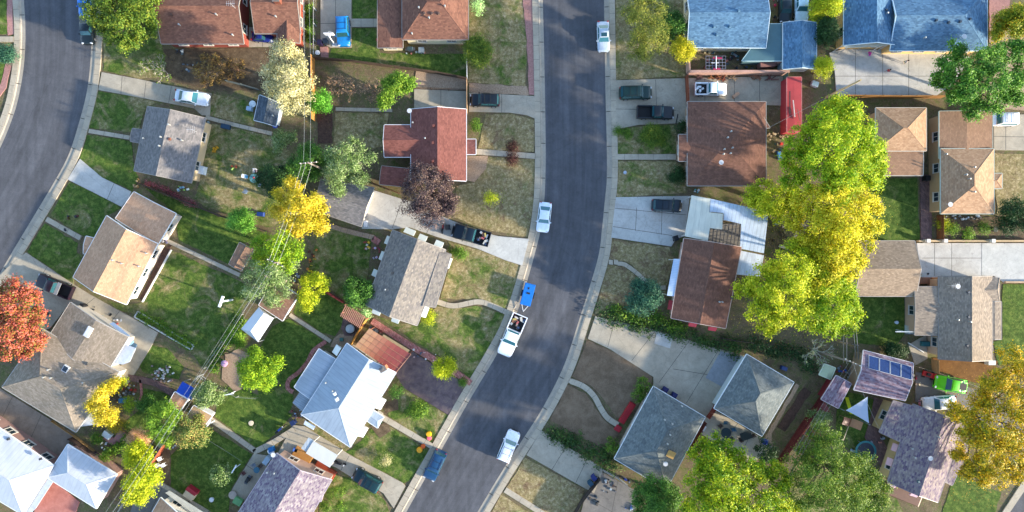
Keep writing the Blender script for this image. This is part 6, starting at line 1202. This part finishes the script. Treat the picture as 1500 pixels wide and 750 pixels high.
def chair(px, py, rz, col, label, group, z=.08):
    c = at(px, py, z); r = root('garden_chair', label, 'chair', c, group, R(rz)); m = MB(); m.box((0, 0, .42), (.5, .5, .05)); part('seat', m, paint(col), r, True)
    m = MB(); m.box((0, .25, .68), (.5, .05, .5), 0, 1, -.15); part('backrest', m, paint(col), r, True)
    for x in (-.22, .22):
        for y in (-.22, .22): m = MB(); m.tube((x, y, 0), (x*.95, y*.95, .42), .022, n=5); part('leg', m, paint(col, .9), r, True)
        m = MB(); m.box((x*1.15, 0, .62), (.05, .5, .04)); part('armrest', m, paint(col), r, True)
    return r
def table(px, py, rad, col, label, legs=4, z=.08, sq=False):
    c = at(px, py, z); r = root('garden_table', label, 'table', c, None, R(20)); m = MB()
    if sq: m.box((0, 0, .72), (rad*2, rad*1.5, .05))
    else: m.lathe((0, 0, .68), [(.05, 0), (rad, .0), (rad, .05), (.05, .06)], 24)
    part('table_top', m, paint(col, rough=.3), r, True)
    for i in range(4): a = R(45+90*i); m = MB(); m.tube((math.cos(a)*rad*.6, math.sin(a)*rad*.6, 0), (math.cos(a)*rad*.5, math.sin(a)*rad*.5, .7), .025, n=5); part('leg', m, paint('70767a'), r, True)
table(375, 262, .65, '5c8c90', 'round blue glass garden table on the patchy lawn')
g_ = 'garden chairs round the blue glass table'
chair(376, 251, 0, 'dfe0e4', 'white chair with dark red cushion north of the round blue table', g_); chair(361, 259, 80, 'd8e4f0', 'white chair with blue cushion west of the round blue table', g_); chair(383, 271, 200, '6c7c90', 'grey chair touching the south east of the round blue table', g_); chair(362, 281, 150, '7c8ca0', 'grey chair standing alone south of the round blue table', g_)
for x, y, c_, lab in ((376, 251, '8c1c3c', 'dark red seat cushion on the white chair'), (361, 259, '3c9cc0', 'sky blue seat cushion on the white chair')): m = MB(); m.box(at(x, y, .55), (.4, .4, .08)); single('cushion', lab, 'cushion', m, paint(c_))
m = MB(); m.lathe(at(372, 260, .82), [(.12, 0), (.16, .1), (.05, .2)], 10); single('flower_pot', 'red pot on the round blue glass table', 'pot', m, paint('c02c4c'))
table(1061, 632, .75, '1c3038', 'blue ringed dark glass patio table on the grey patio'); m = MB(); m.lathe(at(1061, 632, .8), [(.74, 0), (.95, .02), (.95, .05), (.74, .08)], 20)
g_ = 'chairs round the blue patio table'
for x, y, a, c_, lab in ((1054, 623, 40, '4c3830', 'brown chair at the upper left of the blue patio table'), (1061, 618, 0, '245870', 'teal chair north of the blue patio table'), (1072, 628, -70, '2c5c78', 'teal chair east of the blue patio table'), (1070, 641, 220, '4c4440', 'brown chair at the lower right of the blue patio table'), (1058, 643, 180, '2c5068', 'teal chair south of the blue patio table'), (1048, 633, 90, '2c6080', 'blue chair west of the blue patio table')): chair(x, y, a, c_, lab, g_, .12)
table(1090, 636, .8, '2c3434', 'dark cluttered patio table under the hip garage eave', z=.12, sq=True)
for x, y, a, lab in ((1083, 642, 200, 'dark chair at the left of the cluttered patio table'), (1101, 637, -60, 'dark chair at the right of the cluttered patio table')): chair(x, y, a, '4c3c34', lab, 'dark chairs by the hip garage', .12)
for x, y, lab in ((237, 671, 'topmost of three white chairs beside the clothesline lawn'), (234, 680, 'left lower of three white chairs beside the clothesline lawn'), (242, 680, 'right lower of three white chairs beside the clothesline lawn')): chair(x, y, 30, 'e4e8ec', lab, 'white plastic chairs at the lawn edge')
table(604-225, 686, .45, '3c6c80', 'small blue round table on the cluttered patio', z=.12)
for x, y, c_, lab in ((374, 680, '7c8894', 'grey chair above the small blue table on the cluttered patio'), (384, 681, '6c5c50', 'brown chair right of the small blue table on the cluttered patio'), (359, 692, '5c2c2c', 'maroon chair left of the black grill')): chair(x, y, 40, c_, lab, 'chairs on the cluttered patio', .12)
def grill(label, px, py, rz, col='202428'):
    r = root('barbecue_grill', label, 'grill', at(px, py, .1), None, R(rz)); m = MB(); m.box((0, 0, .85), (.8, .5, .3), 0, .85); part('hood', m, paint(col, rough=.4), r, True); m = MB(); m.box((0, 0, .7), (1.4, .45, .05)); m.box((0, 0, .35), (.7, .4, .6)); part('cart', m, paint('50545a'), r, True)
    for s_ in (-1, 1): m = MB(); m.tube((s_*.3, -.2, .08), (s_*.36, -.2, .08), .08, n=8); part('wheel', m, M_tyre, r, True)
grill('black grill on the cluttered patio beside the purple roof', 366, 700, 60); grill('grey covered grill near the cream walled house', 602, 74, 0, '3c5058'); grill('grill beside the dark grey house wall', 1028, 625, 60, 'c8ccd0'); grill('small grill behind the salmon pergola', 549, 482, -30, '384048')
def blob_table(): pass
def hoop(label, px, py, tx, ty, h):
    b = P(px, py, 0); t_ = P(tx, ty, h); t_ = Vector((b.x+(t_.x-b.x)*.4, b.y+(t_.y-b.y)*.4, h)); r = root('basketball_hoop', label, 'basketball hoop', b); m = MB(); m.tube(b, t_, .08, .07, 8); part('pole', m, paint('e0e4e8'), r)
    m = MB(); m.box(t_+Vector((0, .35, -.05)), (1.35, .07, .9)); m.box(t_+Vector((0, .2, -.1)), (.3, .4, .12)); part('backboard', m, paint('eef0f4'), r)
    m = MB(); n = 12
    for i in range(n): a, b2 = 2*math.pi*i/n, 2*math.pi*(i+1)/n; k = t_+Vector((0, .65, -.35)); m.tube(k+Vector((.23*math.cos(a), .23*math.sin(a), 0)), k+Vector((.23*math.cos(b2), .23*math.sin(b2), 0)), .02, n=4)
    part('rim', m, paint('e8e4dc'), r); m = MB(); m.box(b+Vector((0, 0, .12)), (.9, .6, .22), 0, .8); part('base', m, paint('c8ccd0'), r)
hoop('white basketball hoop beside the two bins and blue wagon', 491, 66, 483, 52, 3.1)
def tpost(label, px, py, h, rz, col='dfe4ea', rad=.06, arm=1.3):
    b = P(px, py, 0); r = root('clothesline_post', label, 'clothesline post', b, None); m = MB(); m.tube(b, b+Vector((0, 0, h)), rad); part('post', m, paint(col), r); m = MB(); m.box(b+Vector((0, 0, h)), (arm, rad*2.2, rad*2), R(rz)); part('crossbar', m, paint(col), r)
tpost('thick white clothesline post on the bright green lawn', 341, 439, 3.4, 70, 'e4ecf4', .13, 1.6); tpost('white clothesline post near the wires by the scrubby tree', 345, 573, 1.9, 10); tpost('clothesline post at the right of the small lawn tree', 352, 680, 1.9, 60); tpost('clothesline post south of the striped shed', 315, 616, 1.9, 60); tpost('white post south of the grey gable garage lawn', 1312, 483, 2.2, 0, 'dfe6ea', .05, 3.0)
def props_box(nm, lab, cat, px, py, d, col, rz=0, z=.06, taper=.9, group=None):
    m = MB(); c = at(px, py, z); m.box(c+Vector((0, 0, d[2]*.46)), (d[0], d[1], d[2]*.92), R(rz), taper); m.box(c+Vector((0, 0, d[2]*.96)), (d[0]*.98, d[1]*.98, d[2]*.08), R(rz), .94); return single(nm, lab, cat, m, paint(col), group)
PB = [('storage_box', 'navy plastic storage box on the patchy lawn by the small round tree', 'box', 383, 314, (1.0, .6, .5), '1c3c80', -5), ('storage_box', 'dark blue storage box beside the slate grey cottage path', 'box', 332, 186, (1.3, .7, .5), '1c3c54', -12),
 ('storage_box', 'blue tub on the dry yard right of the corrugated cover', 'tub', 1136, 326, (.6, .6, .6), '1c6ca0', 0), ('storage_box', 'white chest by the corner of the navy shed', 'chest', 367, 160, (.8, .6, .6), 'a4bcd0', -10), ('storage_box', 'light blue box below the golden tree', 'box', 181, 586, (.9, .7, .5), '2c78b0', 0),
 ('air_conditioner', 'white cooler box on the wall of the slate grey cottage', 'cooler', 298, 250, (1.0, 1.2, .9), 'dfe6e8', -12), ('air_conditioner', 'grey cooling unit at the back of the cream walled house', 'cooler', 618, 75, (.8, .7, .8), '98a4a8', 0), ('hutch', 'small red and cream rabbit hutch on the clothesline lawn edge', 'hutch', 281, 722, (1.6, 1.2, .8), 'd8cbb0', -35), ('hutch', 'dark red hutch lid beside the cream one', 'hutch', 285, 716, (1.7, .6, .95), 'a82c3c', -35),
 ('air_conditioner', 'white unit on the south corner of the grey house', 'cooler', 1447, 530, (1.1, .7, .8), 'c8d0cc', 0), ('storage_box', 'teal storage box beside the grey house back steps', 'box', 1353, 503, (1.2, .7, .6), '2c6c70', 0), ('storage_box', 'pale grey box by the shadowed patio strip', 'box', 1331, 482, (1.2, 1.2, .8), 'b0bcb8', 0), ('air_conditioner', 'white square cooler at the edge of the pink gravel', 'cooler', 1192, 124, (1.0, .8, .5), 'b4c8cc', -20),
 ('plank_crate', 'tan plank with brown end on the broad grey driveway', 'crate', 1077, 140, (1.1, .45, .35), 'c09878', 38), ('playpen', 'pale box with red carts near the patio', 'box', 1005, 645, (.4, .4, .4), 'c0b8a0', 0), ('storage_box', 'blue box on the corner patio beside the white carport', 'box', 434, 658, (.7, .5, .5), '4c78d0', -20), ('storage_box', 'green flat box beside the purple roof at the bottom', 'box', 350, 733, (1.3, 1.0, .5), '6ca86c', -30), ('storage_box', 'grey plastic box north of the purple roof corner', 'box', 394, 672, (1.2, .8, 1.0), 'a8bccc', 55),
 ('storage_box', 'blue bag beside the north wall of the purple roof house', 'bag', 399, 657, (.8, .7, .6), '1c6ca8', 20), ('plant_pot', 'white box pot by the tan walls near the flower bed', 'pot', 1375, 333, (.4, .4, .5), 'e8e8e4', 0), ('deck', 'brown wood box bed beside the grey deck of the grey house', 'planter', 1352, 411, (1.8, 1.0, .5), '8c6048', 0), ('storage_box', 'orange wood porch box at the grey house', 'porch', 1369, 412, (1.4, 1.2, .6), 'b4743c', 0),
 ('log_pile', 'white log on the dry yard below the grove', 'log', 1147, 362, (1.3, .4, .3), 'd4c8a4', -20), ('storage_box', 'blue plastic sled near the pinkish path', 'sled', 1141, 228, (.5, 1.2, .3), '3c80c0', 10), ('toy', 'red toy ball box on the sandy strip by the container shed', 'toy', 1144, 211, (.35, .35, .3), 'd83c2c', 0), ('storage_box', 'blue toy cart under the grey hip garage corner', 'cart', 1147, 539, (.9, .6, .5), '1c3c70', -20),
 ('white_board', 'white sheet propped beside the red motorcycle path', 'board', 537, 328, (.5, .9, .8), 'dce0e4', 0), ('deck', 'red brown deck beside the salmon gable wall', 'deck', 476, 689, (3.4, 1.6, .4), '8c3c24', -32), ('deck', 'tan wood deck with black slots beside the salmon gable wall', 'deck', 444, 667, (3.0, 1.7, .5), 'a87840', -32), ('deck', 'red porch deck of the dark grey house', 'deck', 918, 604, (3.4, .9, .5), 'a01c24', 58), ('deck', 'lower red step of the dark grey house porch', 'step', 905, 627, (.9, .9, .3), 'a82430', 58),
 ('deck', 'dark wood deck under the plum roof awnings', 'deck', 1320, 722, (5.5, 1.8, .6), '5c3018', -22), ('raised_bed', 'pink walled raised bed in the lower left garden', 'planter', 180, 640, (1.8, 1.6, .3), '9c6c64', -35), ('deck', 'pink brick path slab in the lower left garden', 'path', 168, 648, (3.6, 1.0, .12), 'a8746c', -35), ('raised_bed', 'white block planter by the straw grass clump', 'planter', 159, 636, (1.3, .9, .5), 'd8dcd8', -35), ('playset_platform', 'pink masonry outbuilding with square openings below the carport', 'outbuilding', 1121, 96, (2.4, 1.0, 1.0), '9c7068', 5), ('chimney_stack', 'pink brick barbecue chimney at the carport edge', 'chimney', 1134, 92, (.8, .9, 1.8), 'b08880', 0), ('planter_box', 'dark red planter at the lower end of the purple shed', 'planter', 1204, 597, (2.0, 1.4, .3), '8c4440', -60), ('storage_box', 'maroon toy box in the garden of the lower purple house', 'box', 1193, 637, (1.6, 1.2, .4), '7c3830', -25), ('pumpkin_box', 'blue tub beside the dark lawn of the pergola', 'tub', 501, 497, (.5, .5, .4), '3c6c64', 0)]
for a in PB: props_box(*a)
for x, y, r_, c_, lab in ((615, 658, .45, 'f0a418', 'large orange pumpkin on the south side of the front walk'), (620, 653, .35, 'e0601c', 'deep orange pumpkin touching the large one'), (628.5, 635, .42, 'f0b018', 'yellow orange pumpkin north of the front walk'), (629, 641, .36, 'e86878', 'pink flower ball below the yellow orange pumpkin')):
    m = MB(); m.lathe(at(x, y, .06), [(r_*.4, 0), (r_*.95, r_*.3), (r_, r_*.7), (r_*.8, r_*1.15), (r_*.2, r_*1.2)], 16); single('pumpkin', lab, 'pumpkin', m, paint(c_), 'pumpkins and flower balls at the walk', smooth=True)
# fire pit, trampoline, lids, tyre
r = root('fire_pit', 'round silver lidded fire pit beside the salmon pergola', 'fire pit', at(514, 481, .11)); c = at(514, 481, .11); m = MB(); m.lathe(c, [(.75, 0), (.8, .35), (.7, .4)], 24); part('bowl', m, paint('34302e'), r); m = MB(); m.lathe(c+Vector((0, 0, .4)), [(.66, 0), (.6, .1), (.3, .2), (.05, .24)], 24); part('lid', m, paint('b4b8b8', metal=.5), r, smooth=True)
r = root('trampoline', 'round dark trampoline with a teal rim in the shade sail yard', 'trampoline', P(1268, 661, 0)); c = P(1268, 661, .75); m = MB(); m.lathe(c, [(1.25, 0), (1.25, .03), (.02, .03)], 28); part('mat', m, paint('14202c'), r); m = MB()
for i in range(28): a, b = 2*math.pi*i/28, 2*math.pi*(i+1)/28; m.face([c+Vector((1.25*math.cos(a), 1.25*math.sin(a), .05)), c+Vector((1.55*math.cos(a), 1.55*math.sin(a), .05)), c+Vector((1.55*math.cos(b), 1.55*math.sin(b), .05)), c+Vector((1.25*math.cos(b), 1.25*math.sin(b), .05))])
part('pad', m, paint('1c6c6c'), r)
for i in range(6): a = i*1.047; m = MB(); m.tube((c.x+1.5*math.cos(a), c.y+1.5*math.sin(a), 0), (c.x+1.5*math.cos(a), c.y+1.5*math.sin(a), .78), .03, n=5); part('leg', m, paint('90989c'), r)
for x, y, rr_, c_, lab in ((369, 619, .38, 'd8c8ac', 'round pale lid on the dark green lawn'), (330, 532, .5, 'd8a8c4', 'round pink disc on the sandy bed'), (311, 731, .35, 'dfe4e8', 'white round bucket on the clothesline lawn'), (342, 724, .6, 'b8a898', 'round stone fire ring by the cluttered patio'), (1312, 472, .25, 'c8d4e0', 'small white ball on the grey garage lawn'), (915, 253, .25, 'a8b4c4', 'small grey lid on the lawn of the brown house'), (371, 153, .5, 'e4ecec', 'round white table by the navy shed'), (237, 652, .35, '98acc0', 'grey round bucket beside the red stained fence'), (466, 78, .35, 'e4e4e0', 'white round pot beside the pink paver strip'), (1456, 336, .4, '50504c', 'round stone ring in the flower bed'), (398, 660, .5, 'dfe4ea', 'white satellite dish like tub by the purple roof'), (404, 185, .35, '2c50c0', 'blue round bucket under the navy shed corner'), (170, 600, .25, 'f0f4f8', 'white ball below the golden tree'), (193, 501, .45, '80a8c8', 'pale blue pot among the terrace pots'), (189, 507, .4, '4878a0', 'blue pot among the terrace pots'), (198, 506, .4, '3c5c78', 'dark blue pot among the terrace pots')):
    m = MB(); m.lathe(at(x, y, .1), [(rr_*.8, 0), (rr_, .3), (rr_*.9, .34), (rr_*.1, .36)], 18); single('round_tub', lab, 'tub', m, paint(c_), smooth=True)
# playset with yellow slide, swing
r = root('playset', 'wooden playset with yellow slide and tan roof under the shade sail', 'playset', P(1238, 614, 0)); c = P(1238, 613, 0); m = MB(); m.box(c+Vector((-.9, .1, 1.9)), (1.5, 1.1, .08), R(-20), 1, 0, .4); part('roof', m, paint('6c3018'), r); m = MB(); m.box(c+Vector((.5, -.3, 1.9)), (1.5, 1.2, .08), R(-20), 1, 0, -.3); part('roof_panel', m, paint('a87850'), r)
for x, y in ((-.8, .5), (.9, .4), (-.8, -.6), (.9, -.7)): m = MB(); m.tube(c+Vector((x, y, 0)), c+Vector((x, y, 1.9)), .06); part('post', m, paint('8c6c4c'), r)
m = MB()
for i in range(6): m.box(c+Vector((.15, 1.2+i*.35, 1.3-i*.22)), (.5, .4, .05), 0, 1, -.55)
part('slide', m, paint('d8e41c'), r); m = MB(); m.tube(c+Vector((-.6, -.6, 1.9)), c+Vector((-1.4, -2.6, 1.9)), .06); m.tube(c+Vector((-1.4, -2.6, 1.9)), c+Vector((-1.9, -2.6, 0)), .05); m.tube(c+Vector((-1.4, -2.6, 1.9)), c+Vector((-.9, -2.9, 0)), .05); part('swing_beam', m, paint('a08c6c'), r)
for k in (.35, .7):
    p = c+Vector((-.6-.8*k, -.6-2*k, 0)); m = MB(); m.tube(p+Vector((0, 0, .5)), p+Vector((0, 0, 1.9)), .01, n=4); m.box(p+Vector((0, 0, .5)), (.2, .5, .06)); part('swing', m, paint('e4ec3c'), r)
# shade sail
r = root('shade_sail', 'pale blue white triangular shade sail', 'shade sail', P(1262, 598, 0)); A, B, C_ = P(1239, 601, 2.6), P(1271, 581, 2.9), P(1273, 620, 2.5); m = MB(); cen = (A+B+C_)/3-Vector((0, 0, .25)); ed = []
for a, b in ((A, B), (B, C_), (C_, A)):
    for i in range(8): t_ = i/8; p = lerp(a, b, t_); ed.append(lerp(p, cen, .07*4*t_*(1-t_)))
for i in range(len(ed)):
    f = [ed[i], ed[(i+1) % len(ed)], cen]
    if (f[1]-f[0]).cross(f[2]-f[0]).z < 0: f.reverse()
    m.face(f)
part('sail', m, paint('9fabbe', var=.08), r, smooth=True)
for p in (A, C_): m = MB(); m.tube((p.x+(p.x-cen.x)*.12, p.y+(p.y-cen.y)*.12, 0), p+(p-cen)*.12, .05); part('post', m, paint('8c9094'), r)
# climbing frame of metal bars above the pink wall
r = root('climbing_frame', 'dark metal bar cage with white and red parts above the pink wall', 'climbing frame', P(1048, 92, 0)); m = MB(); x0, x1, y0, y1 = 1034, 1063, 82, 101
for i in range(7): x = x0+(x1-x0)*i/6; m.tube(P(x, y0, 1.4), P(x, y1, 1.4), .035, n=4)
for i in range(5): y = y0+(y1-y0)*i/4; m.tube(P(x0, y, 1.42), P(x1, y, 1.42), .035, n=4)
part('bars', m, paint('7c8090'), r); m = MB(); m.tube(P(1049, 82, 1.55), P(1049, 101, 1.55), .08); m.tube(P(1042, 92, 1.55), P(1053, 92, 1.55), .05); part('ladder', m, paint('dfe4e8'), r)
m = MB(); m.box(P(1051, 85, 1.5), (1.3, .2, .15)); m.box(P(1050, 101, 1.5), (1.0, .2, .15)); part('bumper', m, paint('b02c5c'), r)
for x, y in ((x0, y0), (x1, y0), (x0, y1), (x1, y1)): m = MB(); m.tube(P(x, y, 0), P(x, y, 1.42), .05); part('post', m, paint('5c606c'), r)
for i, (x, w_, c_) in enumerate(((1022, .9, '6c4c44'), (1046, 1.4, '9c6438'), (1056, 1.0, '8c4c30'), (1070, 1.2, 'a08868'), (1106, 1.3, '98684c'), (1130, 1.2, '7c4c44'))):
    rr = random.Random(i); m = MB()
    for k in range(9): m.box(at(x, 114+rr.uniform(-1.5, 2.5), .15)+Vector((rr.uniform(-.5, .5)*w_, rr.uniform(-.2, .2), .06+k*.04)), (rr.uniform(.4, 1.0), .12, .08), rr.uniform(-1.2, 1.2))
    single('wood_pile', ('small brown', 'large orange brown', 'reddish', 'pale mixed', 'pinkish stacked', 'rightmost dark red')[i]+' firewood heap below the pink wall', 'firewood', m, paint(c_, var=.4), 'firewood heaps along the pink wall')
# clutter: many small yard items as single meshes with real shapes
CL = [(331, 148, 'd0c0a0', 'tan lumber'), ]
rr = random.Random(11)
def heap(label, px, py, w_, d_, cols, n=14, z=.06, cat='yard things', s=.32):
    r = root('yard_things', label, cat, at(px, py, z))
    for c_ in cols:
        for i in range(max(2, n//len(cols))):
            m = MB(); k = at(px, py, z)+Vector((rr.uniform(-.5, .5)*w_, rr.uniform(-.5, .5)*d_, 0)); a, b, e = rr.uniform(.4, 1.3)*s, rr.uniform(.3, 1)*s, rr.uniform(.3, 1)*s
            if rr.random() < .45: m.lathe(k, [(a*.4, 0), (a*.5, e*.8), (a*.45, e), (a*.1, e)], 10); part('pot', m, paint(c_), r)
            else: m.box(k+Vector((0, 0, e/2)), (a, b, e), rr.uniform(0, 3), rr.uniform(.7, 1)); part('crate', m, paint(c_), r)
HP = [('boxes and bags along the north eave of the olive roof house', 148, 465, 3.0, .9, ['8c9c94', '181c20', 'c8d0d0'], 16), ('red and white oddments near the olive roof lean to', 172, 471, 1.6, .8, ['d0d4d8', '9c4c44'], 8), ('grey stones and white planks around the garden fire ring', 238, 547, 3.4, 2.4, ['c8c4bc', '98786c', 'e4e4e0', '7c7470'], 40), ('crowded pots and ornaments by the golden tree', 180, 575, 4.0, 2.6, ['787c80', '6c4438', '44484c', 'b0b8bc', '8c2c24'], 40), ('row of garden pots and stakes at the red brick bed', 163, 655, 3.0, 1.4, ['dfe4e8', '3c2c28', '7c5c50'], 20),
 ('toys in the small fenced patch beside the lime tree', 458, 383, 1.4, 3.4, ['d8b820', '5c2c24', 'c07838'], 16), ('yellow toy truck and tools by the worn grass', 539, 358, 1.2, 1.4, ['e0b030', 'c8c0b0', '8c3c2c'], 10), ('red chairs and boxes on the brick side yard', 552, 371, 1.0, 1.8, ['b02c4c', 'c8b8c8', '8c2c44'], 10), ('firewood and dark boxes beside the striped patio roof', 556, 485, 1.4, .8, ['5c2c28', '7c5c54'], 12), ('pots along the long pink brick path', 622, 521, 3.4, 1.8, ['c8a8a4', 'd8dcd8', '4c5c6c'], 10), ('stored things beside the flat blue annex', 436, 604, 1.6, 1.8, ['5c4c54', '90a8c0', '7c3c34'], 12),
 ('chairs and boxes at the alley corner north of the pinkish shed', 434, 408, 1.6, 1.6, ['a07870', '50607c', '9ca4ac'], 12), ('mixed items below the eave of the cream walled house', 608, 76, 3.2, .6, ['283038', '98a8a8', 'b87868'], 12), ('bags and a lawn chair beside the striped shed', 253, 654-3, 1.4, 1.2, ['a8b4bc', '282c30'], 8), ('odd items behind the purple solar garage', 1231, 541, 1.4, 1.0, ['2850a0', '8c2438', '7c8c90'], 10), ('timber and metal beside the pole south of the grove', 1244, 556, 1.0, 2.6, ['6c7478', '8c8c84'], 14), ('junk beneath the climbing frame', 1048, 92, 3.4, 2.0, ['5c3c48', '3c4c5c', '6c5c50', '8c4c3c'], 26),
 ('dark things at the teal carport wall', 1076, 82, 1.8, 1.4, ['1c3038', '2c6870', '5c3c3c', '8c9498'], 20), ('stored parts beside the dark car at the top', 1137, 15, 1.6, 3.0, ['1c1c20', '5c4438', 'c0304c'], 14), ('clutter at the carport floor edge', 1100, 100, 4.4, .5, ['28384c', '1c1c24'], 10), ('vehicle clutter and racks in the concrete storage yard', 893, 712, 2.0, 2.0, ['2c3440', '5c5c60', '3c2c24', '98a4ac'], 18), ('blue items at the bottom storage yard', 925, 742, 1.8, .8, ['3c5ca0', 'a8b4c8'], 8), ('leaf heap in the fenced yard corner', 870, 732, 1.8, 1.4, ['2c3c48', '4c4840'], 10), ('dark items near the container shed wall', 1136, 222, 1.6, 2.4, ['2c4c5c', '8c7c60', '3c5048'], 10), ('sandstone rubble below the container shed', 1138, 200, 4.2, 1.0, ['b49c78', '9c8464', 'c4b090'], 34),
 ('things on top of the red container shed', 1156, 166, .9, 1.4, ['d8dce4', '2c2c34'], 8), ('logs and scraps on the dry yard under the grove', 1142, 345, 2.0, 2.2, ['5c5038', '8c8050', '3c3428'], 14), ('clutter on the porch of the grey house', 1349, 401, 2.4, .7, ['2c1c20', 'b0b4a4', '303840'], 8), ('patio things at the shade sail yard house wall', 1281, 645, 2.6, 1.0, ['9ca4b0', '3c3c44', 'b87c6c'], 10), ('white birds or decoys beside the lower trampoline edge', 1251, 659, .9, .6, ['a8b8c4'], 4), ('pink toys on the driveway by the blue house entry', 1273, 79, .5, .5, ['e040b0'], 4), ('window well covers below the blue roof', 1040, 77, 3.6, .3, ['c8b890', '506c74'], 8), ('yellow and dark garden tools beside the slate grey cottage', 316, 218, .7, 1.2, ['d8a020', 'b88820'], 6), ('small toys on the patchy lawn', 342, 245, 1.4, 1.0, ['c8603c', '8cb060'], 6), ('boxes along the back wall of the slate grey cottage', 306, 183, .8, 1.4, ['dfe4e8', '2c3c34', '8c9c98'], 8), ('white kiddie pool and toys south of the slate grey cottage', 270, 276, 1.9, .8, ['dfe8e4', '9cc45c', '8cb8d0'], 10), ('garbage bags by the black pickup', 134, 452, 1.2, .7, ['14181c', '24282c'], 6), ('items against the tan garage wall', 241, 353, .8, .8, ['8c84a0', 'c8c4c8'], 5), ('items beside the brown roof corner at the top left', 262, 76, 1.6, .7, ['2c3440', 'a8b4b8', '5c6c70'], 9), ('garden bench and items in the brown yard', 282, 98, 3.0, 1.6, ['5c6c78', '3c2c28', 'a0a8a8', '2c4c54'], 14), ('pink and white yard ornaments by the fence below the slate cottage', 200, 268, .9, 1.2, ['c8a870', 'a07850'], 8), ('small dark objects on the tan house front walk', 97, 337, .5, .3, ['202430'], 4), ('dark toys on the front lawn of the tan house', 107, 319, 1.6, .5, ['2c2c30', '5c2c24'], 6), ('firewood on the lower purple house deck', 1320, 700, 1.4, .8, ['7c4c34', '4c2c20'], 10), ('kart tyres and boxes at the solar garage end', 1342, 556, 1.2, 1.4, ['a8243c', 'd8c8a0', '5c4c44'], 12), ('pink tarp over boxes in front of the half hidden white car', 1352, 589, 1.3, 1.4, ['d890a0', 'c87c8c', 'dca0b0'], 12), ('white boats of plant trays beneath the tan hip roof eave', 1408, 319, 5.6, .7, ['e4e8e4', '8c7c68', 'c8ccc8'], 26), ('red clay pots beside the grove deck', 1224, 436, 1.0, 2.6, ['c8a898', '9c8478'], 10), ('pots and tools near the orange porch box', 1340, 404, .8, .8, ['1c1c24', '284c9c'], 5), ('white chairs and dark pots by the small orange tan roof', 268, 735, 2.0, 1.4, ['1c2430', '5c6470'], 7), ('pink and red flowers by the bottom tree edge', 1004, 664, .8, .5, ['d8304c', 'e8b030'], 8), ('purple toy on the grey patio edge', 1086, 668, .5, .7, ['b830b0'], 5), ('small green and white tap fittings at the fence near the dark wagon', 1020, 280, .7, .5, ['6cb4b0', 'dfe4e4'], 5), ('plants and clay on the salmon deck', 474, 692, 2.0, .8, ['a8b820', '6c8c2c', 'd89c1c'], 14)]
for a in HP: heap(*a)
# concrete dark strip near pole, loose boards
fence('shelter_frame', 'grey frame of pipes in the corner garden beside the blue tarp', 'frame', [(287, 562), (298, 548), (305, 553)], 1.6, '9ca0a0', 'rail')
for i, (a, b, lab) in enumerate((((1330, 502), (1353, 516), 'long white downpipe lying behind the grey house'), ((993, 167), (990, 181), 'black board standing beside the black pickup'), ((1192, 116), (1212, 96), 'tan pole lying by the small yellow green tree'))):
    if i == 2: continue
    m = MB(); m.box((P(*a, .2)+P(*b, .2))/2, ((P(*a)-P(*b)).length, .12, .12), math.atan2((P(*b)-P(*a)).y, (P(*b)-P(*a)).x)); single('loose_board', lab, 'board', m, paint(['e4e4e0', '1c2024'][i]))
# fallen leaves and weeds scattered over the yards near the trees
def litter(label, spots, n, mat, leaf=.12):
    C = []
    for x, y, r_ in spots:
        k = rng.normal(0, 1, (n, 2))*r_/10*.6; p = P(x, y, .17); C.append(np.column_stack([p.x+k[:, 0], p.y+k[:, 1], np.full(n, .175)]))
    C = np.concatenate(C); v = leaves((C, np.tile([0, 0, 3.0], (len(C), 1))), 1, leaf, .02, .7, .02); v[:, 2] = np.clip(v[:, 2], .16, .2)
    o = bpy.data.objects.new('fallen_leaves', leafmesh(v, (0, 0, 0))); COL.objects.link(o); o.data.materials.append(mat); props(o, label, 'leaves', None, 'stuff')
litter('yellow fallen leaves under the big grove', [(1160, 350, 50), (1110, 480, 40), (1180, 480, 50), (1270, 300, 30)], 260, L_gold); litter('rust fallen leaves in the brown back yards', [(300, 110, 50), (400, 90, 40), (500, 140, 50), (990, 90, 25)], 200, L_rust); litter('gold fallen leaves around the orange gold tree', [(1430, 700, 40), (1470, 590, 50), (1400, 580, 30)], 260, L_orange)

for i, (x, w_) in enumerate(((1157, 'dark'), (1163, 'pale'), (1170, 'rusty'))):
    m = MB(); m.box(P(x, 150+i*9, 2.5), (.12, 3.2-i*.8, .1), .1*i); single('plank', w_+' plank lying lengthwise on the red container roof', 'plank', m, paint(['3c3430', 'c8b8b0', '8c5048'][i]))
